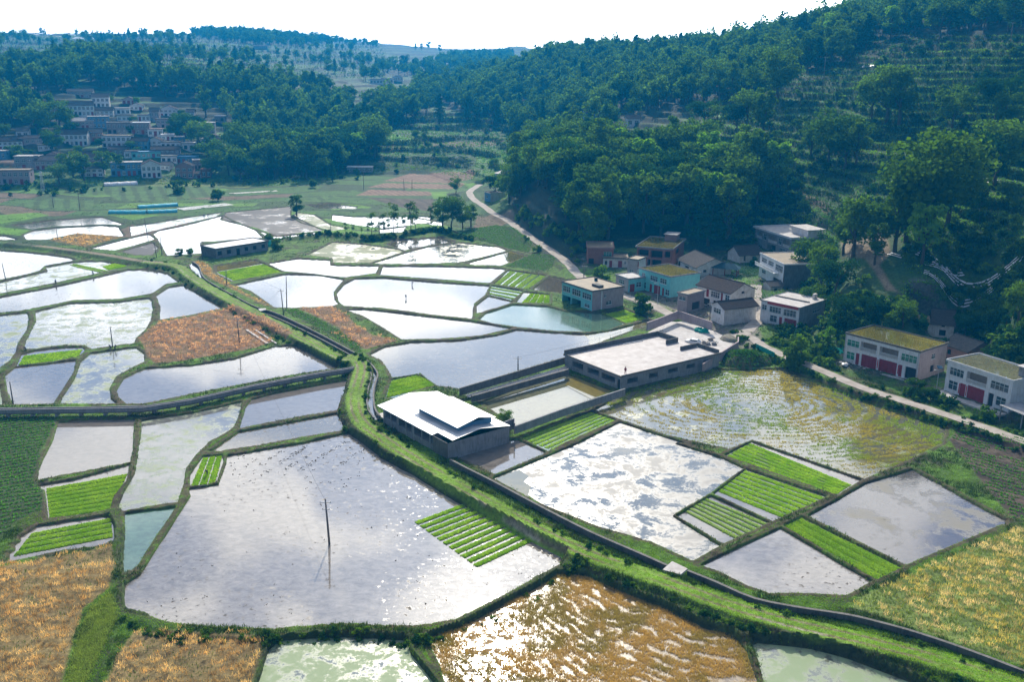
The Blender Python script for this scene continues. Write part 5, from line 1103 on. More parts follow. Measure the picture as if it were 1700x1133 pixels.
# aqueduct
AQ = gnd(px('D -250,934 0,932 350,928 680,922 900,887 1200,820 1500,763 1665,737'), 2.0); th = thing('aqueduct', 'long low concrete aqueduct on short piers crossing the paddies on the left', 'aqueduct', tuple(AQ[1] * (1, 1, 0)))
o_ = AQ[1] * (1, 1, 0); pl = np.c_[(AQ - o_)[:, :2]]
for off_, zt, tt in ((-.5, .62, .2), (.5, .62, .2)):
    wall_run('channel_side', [p + np.array((0, off_)) for p in pl], 1.15, 1.15 + .85, tt, 'concrete', None, None, parent=th)
mbq = wall_run('channel_floor', pl, .95, 1.22, 1.1, 'conc_dark', None, None, parent=th)
tot = np.cumsum([0] + [np.linalg.norm(pl[i+1] - pl[i]) for i in range(len(pl) - 1)]); n_p = int(tot[-1] / 4.6)
for i in range(n_p):
    s_ = (i + .5) * tot[-1] / n_p; j = min(np.searchsorted(tot, s_) - 1, len(pl) - 2); q = pl[j] + (pl[j+1] - pl[j]) * (s_ - tot[j]) / (tot[j+1] - tot[j])
    mb = MB(); mb.box(q[0] - .28, q[0] + .28, q[1] - .5, q[1] + .5, -.8, .96); link('pier', mb.mesh('pier', MT['concrete']), th)
# pale planks / narrow path through the reddish field
for s_, hw_ in (('D 1160,560 1258,625', .35), ('D 1200,560 1300,625', .25)): tag(ribbon('path', seg(s_, .5)[:, :2], hw_, MT['conc_pale'], z=.52), kind='structure')

# ------------------------------------------------------------------ trees
MT['leaf_a'] = leafm('broad_leaves', (.020, .065, .010), (.145, .245, .022), .42); MT['leaf_b'] = leafm('dark_leaves', (.014, .045, .014), (.04, .11, .025), .3)
MT['leaf_c'] = leafm('young_leaves', (.10, .22, .02), (.18, .33, .03), .5); MT['leaf_f'] = leafm('far_leaves', (.016, .055, .012), (.135, .235, .028), .42)
def crown_mesh(name, seed, kind, n, size, mat):
    """unit tree, 1 m tall: leaf clumps spread over many lobes with gaps between them"""
    g_ = np.random.default_rng(seed); lob = []
    if kind == 'round': K2 = 16; zc, rz2, rx = .60, .36, .34
    elif kind == 'tall': K2 = 18; zc, rz2, rx = .58, .42, .21
    elif kind == 'slim': K2 = 14; zc, rz2, rx = .64, .36, .13
    elif kind == 'bush': K2 = 9; zc, rz2, rx = .45, .45, .55
    else: K2 = 20; zc, rz2, rx = .55, .45, .2
    for i in range(K2):
        if kind == 'conifer':
            z_ = .14 + .8 * (i + .5) / K2; r_ = (1 - z_) * .30; a_ = i * 2.4; lob.append((math.cos(a_) * r_ * .6, math.sin(a_) * r_ * .6, z_, r_ * .75 + .03, .055)); continue
        v_ = g_.normal(size=3); v_ /= np.linalg.norm(v_); q = g_.uniform(.25, .95) ** .6
        c = np.array((v_[0] * rx * q, v_[1] * rx * q, zc + v_[2] * rz2 * q)); nr_ = g_.uniform(.28, .52) * (rx + .05)
        if c[2] < .25 and kind != 'bush': c[2] += .15
        lob.append((*c, nr_, nr_ * g_.uniform(.75, 1.1)))
    per = n // K2; V = []
    for (a_, b_, c_, r_, rz3) in lob:
        d_ = g_.normal(size=(per, 3)); d_ /= np.linalg.norm(d_, axis=1)[:, None]; d_[:, 2] = np.abs(d_[:, 2]) * np.where(g_.random(per) < .75, 1, -.6)
        P = np.array((a_, b_, c_)) + d_ * np.array((r_, r_, rz3)) * g_.uniform(.55, 1.12, (per, 1))
        nn_ = d_ + g_.normal(0, .75, (per, 3)); nn_ /= np.linalg.norm(nn_, axis=1)[:, None]
        t1 = np.cross(nn_, g_.normal(size=(per, 3))); t1 /= np.linalg.norm(t1, axis=1)[:, None]; t2 = np.cross(nn_, t1)
        s_ = size * g_.uniform(.55, 1.35, (per, 1)); V.append(np.stack([P - t1 * s_, P + t2 * s_ * .75, P + t1 * s_, P - t2 * s_ * .75], 1).reshape(-1, 3))
    V = np.concatenate(V); me = npmesh(name, V, np.arange(len(V)).reshape(-1, 4), mat); return me, lob
def trunk_mesh(seed, lob, kind, r0=.022):
    g_ = random.Random(seed); mb = MB(); top = .9 if kind in ('slim', 'conifer', 'tall') else .7
    pts = [(g_.uniform(-.012, .012) * i, g_.uniform(-.012, .012) * i, -.03 + top * i / 5) for i in range(6)]
    mb.tube(pts, [r0 * (1.25 - i / 5.2) for i in range(6)], 6)
    for (a_, b_, c_, r_, _) in lob[:7]:
        zb = max(.18, c_ * .55); f_ = min((zb + .03) / top, .95) * 5; i = int(f_); p = Vector(pts[i]).lerp(Vector(pts[min(i+1, 5)]), f_ - i)
        m_ = p.lerp(Vector((a_, b_, c_)), .5) + Vector((0, 0, -.02)); mb.tube([p, m_, (a_, b_, c_)], [r0 * .5, r0 * .33, r0 * .12], 4)
    return mb.mesh('trunk', MT['trunk'])
PROTO = {}
def proto(key, kind, seed, n, size, mat, r0=.022):
    c_, lob = crown_mesh('crown', seed, kind, n, size, MT[mat]); PROTO[key] = (c_, trunk_mesh(seed, lob, kind, r0))
for i in range(3): proto('round%d' % i, 'round', 20 + i, 2600, .024, 'leaf_a'); proto('tall%d' % i, 'tall', 40 + i, 2400, .021, 'leaf_a')
proto('dark0', 'round', 61, 2400, .024, 'leaf_b'); proto('conifer0', 'conifer', 62, 2000, .022, 'leaf_b'); proto('conifer1', 'conifer', 63, 1800, .024, 'leaf_b')
for i in range(2): proto('slim%d' % i, 'slim', 70 + i, 700, .020, 'leaf_a', .009); proto('bush%d' % i, 'bush', 80 + i, 1100, .065, 'leaf_a', .03)
proto('young0', 'tall', 90, 1500, .026, 'leaf_c'); proto('darkbush0', 'bush', 91, 1000, .07, 'leaf_b', .03)
def tree(key, P, h, name, label, cat, group=None, wide=1.0):
    c_, t_ = PROTO[key]; o = thing(name, label, cat, tuple(P), random.uniform(0, 6.28), group); s_ = h; o.scale = (s_ * wide, s_ * wide, s_)
    link('trunk', t_, o); link('crown', c_, o); return o
def gmarch(p):
    """photo pixels -> points on the finished ground"""
    p = np.atleast_2d(p); ds = np.exp(np.linspace(math.log(80), math.log(6500), 1400)); d = rays(p); hl = np.hypot(d[:, 0], d[:, 1]); out = np.zeros((len(p), 3))
    for i in range(len(p)):
        X = d[i, 0] / hl[i] * ds; Y = d[i, 1] / hl[i] * ds; Z = CAM_H + d[i, 2] / hl[i] * ds; G = gz_at(X, Y); b = np.nonzero(Z < G)[0]; j = b[0] if len(b) else len(ds) - 1
        out[i] = (X[j], Y[j], G[j])
    return out
def hpx(P, ytop):
    """height of something standing on P whose top is at photo row ytop"""
    a, b = proj(np.array([P, P + np.array((0, 0, 10.))])); return max(.5, 10 * (a[1] - ytop) / (a[1] - b[1]))
# single trees one can tell apart: x, top, base, kind, label
ONE = [(838, 680, 713, 'round0', 'small round dark green tree at the corner of the pool by the metal shed'), (1061, 486, 522, 'bush0', 'round bush at the waterside left of the teal house'),
 (1290, 76, 170, 'round0', 'great tree standing high against the blue ridge'), (1262, 98, 172, 'round1', 'second tree beside the great tree below the ridge'), (1240, 148, 224, 'round2', 'left tree of the pair below the great tree'), (1266, 146, 230, 'tall0', 'right tree of the pair below the great tree'),
 (1166, 164, 224, 'dark0', 'dark tree left of the hillside pair, on the spur'), (1190, 168, 226, 'tall1', 'slim crowned tree on the spur beside the dark tree'), (1222, 170, 226, 'dark0', 'dark tree between the spur trees and the hillside pair'),
 (1375, 178, 276, 'round1', 'tree with the tallest crown in the mid hillside clump'), (1402, 190, 282, 'round0', 'tree on the right of the mid hillside clump'), (1346, 192, 262, 'tall2', 'tree on the left of the mid hillside clump'), (1420, 198, 278, 'tall0', 'rightmost slender tree of the mid hillside clump'),
 (1470, 97, 208, 'tall1', 'tall bare stemmed tree on the upper terraces, left of a pair'), (1492, 104, 210, 'tall2', 'tall bare stemmed tree on the upper terraces, right of a pair'), (1447, 122, 200, 'round2', 'lower tree beside the two tall bare stemmed trees'),
 (1580, 138, 214, 'round1', 'lone tree in the middle of the dark terraces'), (1650, 124, 214, 'dark0', 'dark tree on the terraces near the right edge'), (1668, 150, 222, 'round0', 'tree close to the right edge on the upper terraces'),
 (1652, 198, 310, 'round2', 'big tree above the white plastic strips at the right edge'), (1545, 214, 392, 'round0', 'biggest yellow green crown of the right hand clump'), (1572, 222, 380, 'round1', 'large dark crown in the right hand clump'),
 (1504, 262, 404, 'tall1', 'tall yellow green tree at the left of the right hand clump'), (1524, 256, 408, 'round2', 'middle tree of the right hand clump'), (1600, 214, 340, 'dark0', 'dark tree at the right of the right hand clump'), (1485, 300, 420, 'tall0', 'slender tree in front of the right hand clump'),
 (1530, 332, 440, 'young0', 'thin light green tree in front of the right hand clump'), (1416, 318, 430, 'tall2', 'slender tree beside the bare earth track'), (1400, 342, 424, 'tall0', 'lower slender tree beside the bare earth track'), (1448, 335, 415, 'round2', 'tree between the earth track and the right hand clump'),
 (1628, 296, 350, 'conifer0', 'small dark pointed tree beside the white plastic strips'), (1676, 298, 334, 'bush1', 'small round tree on red soil at the right edge'), (1376, 541, 579, 'young0', 'small light green tree between the garage house and the long white house'),
 (1328, 556, 604, 'bush0', 'dark bush at the roadside right of the junction'), (1392, 492, 548, 'dark0', 'dark bushy tree right of the garage house'), (1345, 470, 520, 'round1', 'bushy tree behind the garage house'), (1478, 517, 546, 'bush1', 'pale leaved bush behind the long white house'),
 (1498, 498, 545, 'round2', 'dark tree behind the long white house'), (1440, 492, 540, 'dark0', 'round dark tree between the path and the long white house'), (1516, 626, 655, 'bush0', 'bush in front of the right end of the long white house'), (1545, 640, 664, 'bush1', 'bush beside the solar lamp'),
 (1340, 395, 470, 'round0', 'tree pressed against the side of the villa'), (1362, 400, 480, 'tall1', 'tree behind the three storey house'), (1385, 430, 500, 'dark0', 'dark tree right of the three storey house'), (1000, 440, 468, 'bush0', 'bush at the roadside beside the red brick house'),
 (757, 294, 322, 'round0', 'lone round tree beside the bend of the pale road'), (845, 284, 338, 'round1', 'tree beside the small blue grey house at the bend'), (822, 290, 330, 'dark0', 'dark tree left of the small blue grey house'),
 (750, 326, 380, 'round2', 'largest dense tree in the row behind the paddies'), (735, 334, 378, 'tall1', 'left part of the dense clump behind the paddies'), (768, 340, 380, 'round0', 'right part of the dense clump behind the paddies'), (782, 336, 377, 'tall2', 'last leafy tree of the row near the road'),
 (493, 320, 360, 'tall1', 'lone tree on the muddy paddy beyond the block building'), (296, 298, 322, 'bush0', 'round shrub on the vegetable fields below the village'), (362, 312, 334, 'bush1', 'second round shrub on the vegetable fields below the village'),
 (297, 412, 424, 'bush0', 'bush left of the long block building'), (316, 411, 424, 'bush1', 'bush beside the pole left of the long block building'), (462, 395, 415, 'bush0', 'bush at the right end of the long block building'),
 (520, 296, 312, 'bush1', 'pale shrub at the foot of the forest left of centre'), (552, 270, 302, 'conifer1', 'small dark pointed tree at the foot of the forest'), (1560, 560, 590, 'darkbush0', 'dark bush between brick shed and the slope'), (1655, 560, 600, 'darkbush0', 'dark bush right of the brick shed'),
 (1690, 570, 612, 'bush0', 'bush above the rightmost house'), (1600, 520, 566, 'dark0', 'dark tree above the brick shed'), (1640, 500, 556, 'round1', 'dark green tree near the right edge above the houses'), (1690, 470, 540, 'round2', 'tree at the right edge above the houses'), (1452, 370, 440, 'tall0', 'tree rising beside the top of the bare earth track')]
pts = gmarch(np.array([(a, c) for a, b, c, k_, l_ in ONE]))
for (a, b, c, k_, l_), P in zip(ONE, pts):
    bush = 'bush' in k_; tree(k_, P, hpx(P, b), 'bush' if bush else 'tree', l_, 'bush' if bush else 'tree', wide=1.0 if bush else 1.15)
# the row of young slender trees behind the paddies
YT = [(617, 349, 390), (630, 366, 388), (636, 351, 387), (639, 370, 387), (645, 361, 385), (653, 335, 386), (660, 368, 384), (671, 356, 383), (682, 331, 382), (690, 342, 380), (716, 340, 377), (726, 332, 376), (574, 367, 389), (586, 371, 389), (611, 372, 389), (600, 376, 389), (624, 374, 389)]
pts = gmarch(np.array([(a, c) for a, b, c in YT]))
for i, ((a, b, c), P) in enumerate(zip(YT, pts)): tree('slim%d' % (i % 2), P, hpx(P, b), 'young_tree', 'slender young tree in the thin row along the bank behind the paddies', 'tree', 'young trees in a row behind the paddies', wide=1.3)

# woods
cand = []
for nm, s_, d0, d1, sp, hh in FOREST:
    q = px(s_); lo_a = math.atan((q[:, 0].min() - 850) / F) - .05; hi_a = math.atan((q[:, 0].max() - 850) / F) + .05
    d_ = d0
    X = []; xs = np.arange(math.sin(lo_a) * d1 * 1.02 if lo_a < 0 else math.sin(lo_a) * d0, (math.sin(hi_a) * d1 if hi_a > 0 else math.sin(hi_a) * d0) + sp, sp); ys = np.arange(d0 * math.cos(max(abs(lo_a), abs(hi_a))) , d1, sp)
    XX, YY = np.meshgrid(xs, ys); XX = (XX + g.uniform(-.42, .42, XX.shape) * sp).ravel(); YY = (YY + g.uniform(-.42, .42, YY.shape) * sp).ravel(); D_ = np.hypot(XX, YY); m = (D_ > d0) & (D_ < d1); XX, YY, D_ = XX[m], YY[m], D_[m]
    Z = gz_at(XX, YY); pj = proj(np.stack([XX, YY, Z], 1)); m = (sdpoly(pj[:, 0], pj[:, 1], q) > -1.5) & (np.abs(np.arctan2(XX, YY)) < .62)
    # leave out what lies hidden behind the crest of its own slope (no part of it shows)
    if nm == 'plateau': m &= fbm(XX, YY, 1/110., 3) > .60
    if nm == 'mid': m &= ~((pj[:, 0] > 596) & (pj[:, 0] < 690) & (pj[:, 1] > 128) & (pj[:, 1] < 172))
    if nm in ('left', 'leftmost', 'mid', 'ridge'): m &= fbm(XX + 31, YY, 1/55., 3) > (.44 if nm != 'ridge' else .33)
    if nm == 'left': m &= ~((pj[:, 0] < 392) & (pj[:, 1] > 196) & (pj[:, 1] < 285))
    if nm == 'wood':
        for P_ in HP.values(): m &= np.hypot(XX - (P_['a'][0] + P_['w'] / 2), YY - (P_['a'][1] + P_['d'] / 2)) > max(P_['w'], P_['d']) * .5 + 3.5
        for (pl, hf, fl) in ROADS: m &= dline(XX, YY, pl)[0] > hf + 4
        for dy_, rr0 in ((8, 8), (16, 7), (24, 5)): m &= dline(XX, YY - dy_, ROAD_A)[0] > rr0
    idx = np.nonzero(m)[0]; hts = g.uniform(*hh, len(idx)) * (1 + .25 * (fbm(XX[idx], YY[idx], 1/30.) - .5))
    if nm not in ('knob', 'cross', 'plateau'):
        P = np.stack([XX[idx], YY[idx], Z[idx] + hts], 1); vis = np.ones(len(idx), bool)
        for t in np.linspace(.45, .995, 60):
            mx = P[:, 0] * t; my = P[:, 1] * t; mz = CAM_H + (P[:, 2] - CAM_H) * t; vis &= gz_at(mx, my) < mz + 1
        idx = idx[vis]; hts = hts[vis]
    for i, h_ in zip(idx, hts): cand.append((nm, XX[i], YY[i], Z[i], h_, D_[i]))
cand.sort(key=lambda c: c[5] / c[4]); print('trees', len(cand), {nm: sum(c[0] == nm for c in cand) for nm in [f[0] for f in FOREST]})
LAB = {'wood': ('in the dense wood behind the brick houses', 'trees of the wood behind the brick houses'), 'ridge': ('on the long blue wooded ridge at upper right', 'trees of the wooded ridge'), 'mid': ('in the valley wood at upper centre', 'trees of the valley wood'),
       'left': ('on the wooded slope right of the hillside village', 'trees on the wooded slope beside the village'), 'leftmost': ('in the wood at the far left above the village', 'trees of the far left wood'), 'knob': ('x', 'x'), 'cross': ('x', 'x'), 'plateau': ('x', 'x')}
KN = {'round': 'broad rounded tree', 'tall': 'tall narrow tree', 'dark': 'dark round tree', 'conifer': 'dark pointed tree', 'young': 'light green tree'}
N_IND = 230; rest = {}
BYN = {f[0]: [(proj(np.array([[c[1], c[2], c[3]]]))[0, 0], c[5]) for c in cand[:230] if c[0] == f[0]] for f in FOREST}
def where_in(nm, x_, y_, z_, d_):
    a = sorted(p[0] for p in BYN[nm]); b = sorted(p[1] for p in BYN[nm]); n = len(a); pxx = proj(np.array([[x_, y_, z_]]))[0, 0]; i = sum(v < pxx for v in a) * 5 // n; j = sum(v < d_ for v in b) * 4 // n
    nmn = {'wood': 'wood behind the brick houses', 'ridge': 'wooded ridge', 'mid': 'valley wood', 'left': 'wood right of the village', 'leftmost': 'far left wood'}[nm]
    return '%s of the %s, %s' % (['front edge', 'second rank', 'middle', 'back'][j], nmn, ['left end', 'left of its centre', 'at its centre', 'right of its centre', 'right end'][i])
for i, (nm, x_, y_, z_, h_, d_) in enumerate(cand):
    r_ = random.random(); kk = ('round%d' % random.randrange(3)) if r_ < .34 else ('tall%d' % random.randrange(3)) if r_ < .78 else 'dark0' if r_ < .88 else 'conifer%d' % random.randrange(2) if r_ < .93 else 'young0'
    if i < N_IND:
        kb = kk.rstrip('0123456789'); lb = where_in(nm, x_, y_, z_, d_); tree(kk, (x_, y_, z_ - .2), h_ * (1.1 if kb == 'tall' else 1), 'tree', KN[kb] + ' ' + lb, 'tree', KN[kb] + 's ' + lb, wide=random.uniform(1.0, 1.3))
    else: rest.setdefault({'knob': 'far', 'cross': 'far', 'plateau': 'far', 'wood': 'wood', 'ridge': 'ridge', 'mid': 'mid', 'left': 'left', 'leftmost': 'left'}[nm], []).append((x_, y_, z_, h_, d_))
# the rest of each wood reads as one mass: instanced on points
lib = bpy.data.collections.new('tree_library'); libs = bpy.data.collections.new('shrub_library')
def libtree(col_, key, kind, seed, n, size, mat):
    c_, lob = crown_mesh('crown', seed, kind, n, size, MT[mat]); t_ = trunk_mesh(seed, lob, kind)
    V = np.zeros((len(c_.vertices), 3)); c_.vertices.foreach_get('co', V.ravel()) if False else None
    import bmesh
    bm = bmesh.new(); bm.from_mesh(c_); n0 = len(bm.faces); bm.from_mesh(t_); bm.faces.ensure_lookup_table()
    for f in bm.faces[n0:]: f.material_index = 1
    me = bpy.data.meshes.new(key); bm.to_mesh(me); bm.free(); me.materials.append(MT[mat]); me.materials.append(MT['trunk']); o = bpy.data.objects.new(key, me); col_.objects.link(o)
for i in range(3): libtree(lib, 'far_tree_%d' % i, 'round', 120 + i, 620, .048, 'leaf_f'); libtree(lib, 'far_tree_t%d' % i, 'tall', 130 + i, 560, .042, 'leaf_f')
libtree(lib, 'far_tree_y', 'conifer', 140, 420, .045, 'leaf_b')
for i in range(3): libtree(libs, 'shrub_%d' % i, 'bush', 150 + i, 170, .13, 'leaf_a' if i else 'leaf_b')
def instancer(name, pts_, sc_, coll, ncoll, label, cat):
    n = len(pts_); me = bpy.data.meshes.new(name); me.vertices.add(n); me.vertices.foreach_set('co', np.asarray(pts_, np.float32).ravel())
    a = me.attributes.new('sz', 'FLOAT', 'POINT'); a.data.foreach_set('value', np.asarray(sc_, np.float32)); b = me.attributes.new('pick', 'INT', 'POINT'); b.data.foreach_set('value', g.integers(0, ncoll, n).astype(np.int32))
    r = me.attributes.new('turn', 'FLOAT_VECTOR', 'POINT'); r.data.foreach_set('vector', np.stack([np.zeros(n), np.zeros(n), g.uniform(0, 6.28, n)], 1).astype(np.float32).ravel())
    o = link(name, me); t = bpy.data.node_groups.new(name, 'GeometryNodeTree'); t.interface.new_socket('Geometry', in_out='INPUT', socket_type='NodeSocketGeometry'); t.interface.new_socket('Geometry', in_out='OUTPUT', socket_type='NodeSocketGeometry')
    gi = t.nodes.new('NodeGroupInput'); go = t.nodes.new('NodeGroupOutput'); ip = t.nodes.new('GeometryNodeInstanceOnPoints'); ci = t.nodes.new('GeometryNodeCollectionInfo'); ci.inputs[0].default_value = coll; ci.inputs['Separate Children'].default_value = True; ci.inputs['Reset Children'].default_value = True
    def at(nm, ty):
        q = t.nodes.new('GeometryNodeInputNamedAttribute'); q.data_type = ty; q.inputs[0].default_value = nm; return q.outputs[0]
    t.links.new(gi.outputs[0], ip.inputs['Points']); t.links.new(ci.outputs[0], ip.inputs['Instance']); ip.inputs['Pick Instance'].default_value = True
    t.links.new(at('pick', 'INT'), ip.inputs['Instance Index']); t.links.new(at('sz', 'FLOAT'), ip.inputs['Scale']); er = t.nodes.new('FunctionNodeEulerToRotation'); t.links.new(at('turn', 'FLOAT_VECTOR'), er.inputs[0]); t.links.new(er.outputs[0], ip.inputs['Rotation'])
    t.links.new(ip.outputs[0], go.inputs[0]); md = o.modifiers.new('scatter', 'NODES'); md.node_group = t; return tag(o, label, cat, kind='stuff')
RL = {'wood': 'remaining trees deep in the wood behind the brick houses', 'ridge': 'dense forest covering the long blue ridge at upper right', 'mid': 'forest filling the valley at upper centre', 'left': 'forest on the slopes around the hillside village', 'far': 'distant woods on the hill tops near the skyline'}
for k_, L_ in rest.items(): A = np.array(L_); instancer('forest', A[:, :3] - (0, 0, .3), A[:, 3] * 1.08, lib, 7, RL[k_], 'forest')
# scattered far trees on the plateau, each a thing
FT = [(282, 52, 76), (317, 60, 82), (340, 75, 95), (400, 76, 96), (422, 78, 102), (300, 92, 120), (378, 92, 118), (548, 72, 92), (545, 98, 122), (556, 96, 122), (516, 72, 86), (582, 80, 96), (600, 84, 106), (612, 84, 105), (66, 60, 76), (200, 55, 72), (196, 58, 74), (690, 70, 82), (700, 70, 84), (712, 68, 82), (730, 72, 88), (165, 62, 80), (440, 105, 125), (503, 68, 84), (655, 92, 112), (672, 90, 112), (735, 105, 130), (640, 215, 242), (705, 210, 236), (690, 216, 238), (645, 230, 250), (740, 260, 276), (767, 150, 180), (730, 146, 205), (775, 168, 204), (820, 262, 282), (598, 245, 262)]
pts = gmarch(np.array([(a, c) for a, b, c in FT]))
for (a, b, c), P in zip(FT, pts):
    kk = random.choice(['round0', 'tall1', 'conifer0', 'dark0', 'tall2'] if c < 140 else ['round1', 'tall0', 'round2', 'conifer1'])
    where = 'on the terraced plateau below the skyline' if c < 135 else 'on the terraces between the two woods'
    tree(kk, P, min(24, hpx(P, b)), 'tree', 'lone ' + KN[kk.rstrip('012')].replace('tree', 'tree standing') + ' ' + where, 'tree', 'lone trees ' + where + ', ' + kk.rstrip('012'))
# grass and weeds on the terraced slopes
hs = np.concatenate([gmarch(np.stack([g.uniform(a_, b_, n_s), g.uniform(c_, d_, n_s)], 1)) for a_, b_, c_, d_, n_s in ((1200, 1720, 60, 500, 26000), (600, 900, 190, 300, 7000), (-20, 640, 48, 130, 9000), (0, 620, 292, 336, 5000))])
hz_ = base_z(hs[:, 0], hs[:, 1]); hd_ = np.hypot(hs[:, 0], hs[:, 1]); hq = proj(hs); ok_ = (hd_ < 2700) & ((hz_ > 2) | ((hq[:, 0] < 640) & (hz_ > .3))) & ~((hq[:, 1] < 62) & (hq[:, 0] < 170) & (g.random(len(hs)) < .6)) & ~((hq[:, 0] > 1465) & (hq[:, 1] > 418) & (hq[:, 1] < 478) & (g.random(len(hs)) < .85)) & ~((hq[:, 0] > 1395) & (hq[:, 0] < 1500) & (hq[:, 1] > 385) & (hq[:, 1] < 492)); hs = hs[ok_]; hd_ = hd_[ok_]
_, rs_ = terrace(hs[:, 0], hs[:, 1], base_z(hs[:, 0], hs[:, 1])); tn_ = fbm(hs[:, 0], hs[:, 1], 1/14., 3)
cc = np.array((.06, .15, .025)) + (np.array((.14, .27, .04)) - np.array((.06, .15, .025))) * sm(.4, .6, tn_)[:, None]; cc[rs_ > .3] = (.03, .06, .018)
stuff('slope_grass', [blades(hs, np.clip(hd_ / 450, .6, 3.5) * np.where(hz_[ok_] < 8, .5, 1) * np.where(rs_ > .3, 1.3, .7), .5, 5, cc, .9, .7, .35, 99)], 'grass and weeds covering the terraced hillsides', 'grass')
# undergrowth
def scatter_px(s_, n, d0, d1):
    q = px(s_); p = np.stack([g.uniform(q[:, 0].min(), q[:, 0].max(), n), g.uniform(q[:, 1].min(), q[:, 1].max(), n)], 1); p = p[sdpoly(p[:, 0], p[:, 1], q) > 0]; return gmarch(p)
def clear(P, r=2.5):
    m = np.ones(len(P), bool)
    for (pol, pz, mg) in PADS: m &= sdpoly(P[:, 0], P[:, 1], pol) < -r
    for (pl, hf, fl) in ROADS: m &= dline(P[:, 0], P[:, 1], pl)[0] > hf + 1.2
    return P[m]
U = clear(np.concatenate([scatter_px('X 1268,556 1300,545 1400,565 1412,628 1380,640 1290,612', 110, 0, 0), scatter_px('X 1345,600 1420,640 1560,668 1640,690 1640,712 1500,675 1400,648', 60, 0, 0), scatter_px('X 1150,270 1330,290 1345,380 1240,400 1130,385', 260, 0, 0), scatter_px('X 1340,480 1400,440 1470,500 1700,470 1700,620 1620,600 1560,560 1500,540 1400,560 1330,545', 700, 0, 0), scatter_px('X 1180,390 1240,440 1330,470 1340,400 1420,330 1700,330 1700,480 1500,440 1400,440 1280,400', 350, 0, 0),
    scatter_px('X 1200,200 1320,160 1420,90 1700,60 1700,330 1420,330 1330,310', 380, 0, 0), scatter_px('X 846,335 866,392 910,436 965,446 975,400 900,360', 160, 0, 0)]))
U = U[~((proj(U)[:, 0] > 1395) & (proj(U)[:, 0] < 1500) & (proj(U)[:, 1] > 385) & (proj(U)[:, 1] < 492) & (g.random(len(U)) < .93))]
instancer('undergrowth', U - (0, 0, .3), g.uniform(1.3, 3.6, len(U)), libs, 3, 'dark scrub covering the slope behind the roadside houses', 'scrub')
U = scatter_px('X 560,236 650,225 845,205 850,290 760,290 640,292 560,300', 60, 0, 0); U2 = scatter_px('X 0,300 200,318 330,300 600,285 600,300 330,312 0,330', 200, 0, 0); U = clear(np.concatenate([U, U2]))
instancer('undergrowth', U - (0, 0, .2), g.uniform(1.5, 3.5, len(U)), libs, 3, 'low bushes along the field edges at the foot of the far woods', 'scrub')
def along(pl, off, n, jit=.4):
    i = g.uniform(0, len(pl) - 1.001, n); k_ = i.astype(int); f = (i - k_)[:, None]; p = pl[k_, :2] * (1 - f) + pl[k_ + 1, :2] * f; t = pl[k_ + 1, :2] - pl[k_, :2]; t = t / np.linalg.norm(t, axis=1)[:, None]
    o_ = off + g.normal(0, jit, n); p = p + np.stack([-t[:, 1], t[:, 0]], 1) * o_[:, None] if hasattr(o_, '__len__') else p; return with_z(p)
pe = EMB; w1 = along(pe, -3.3, 330, .45); w1 = w1[wet_at(w1[:, 0], w1[:, 1]) == False]; w3 = along(pe, 1.9, 90, .25); yb = along(ROAD_B, -2.9, 130, .4); yb2 = along(ROAD_B, 2.9, 60, .5)
hb = along(BANKS[-3][0], -1.4, 150, .5); up = np.concatenate([along(BANKS[-2][0], -2.6, 120, .8), along(BANKS[-1][0], -.5, 60, 1.2)])
A = np.concatenate([w1, w3, hb]); instancer('bank_shrubs', A - (0, 0, .25), g.uniform(.6, 1.15, len(A)), libs, 3, 'dark weeds and low shrubs on the flank of the winding grassy bank', 'weeds')
A = np.concatenate([yb, yb2]); instancer('bank_shrubs', A - (0, 0, .2), g.uniform(.6, 1.3, len(A)), libs, 3, 'weeds growing along both edges of the village road', 'weeds')
A = up; instancer('bank_shrubs', A - (0, 0, .2), g.uniform(1.0, 2.2, len(A)), libs, 3, 'dark hedge on the bank behind the middle paddies', 'weeds')

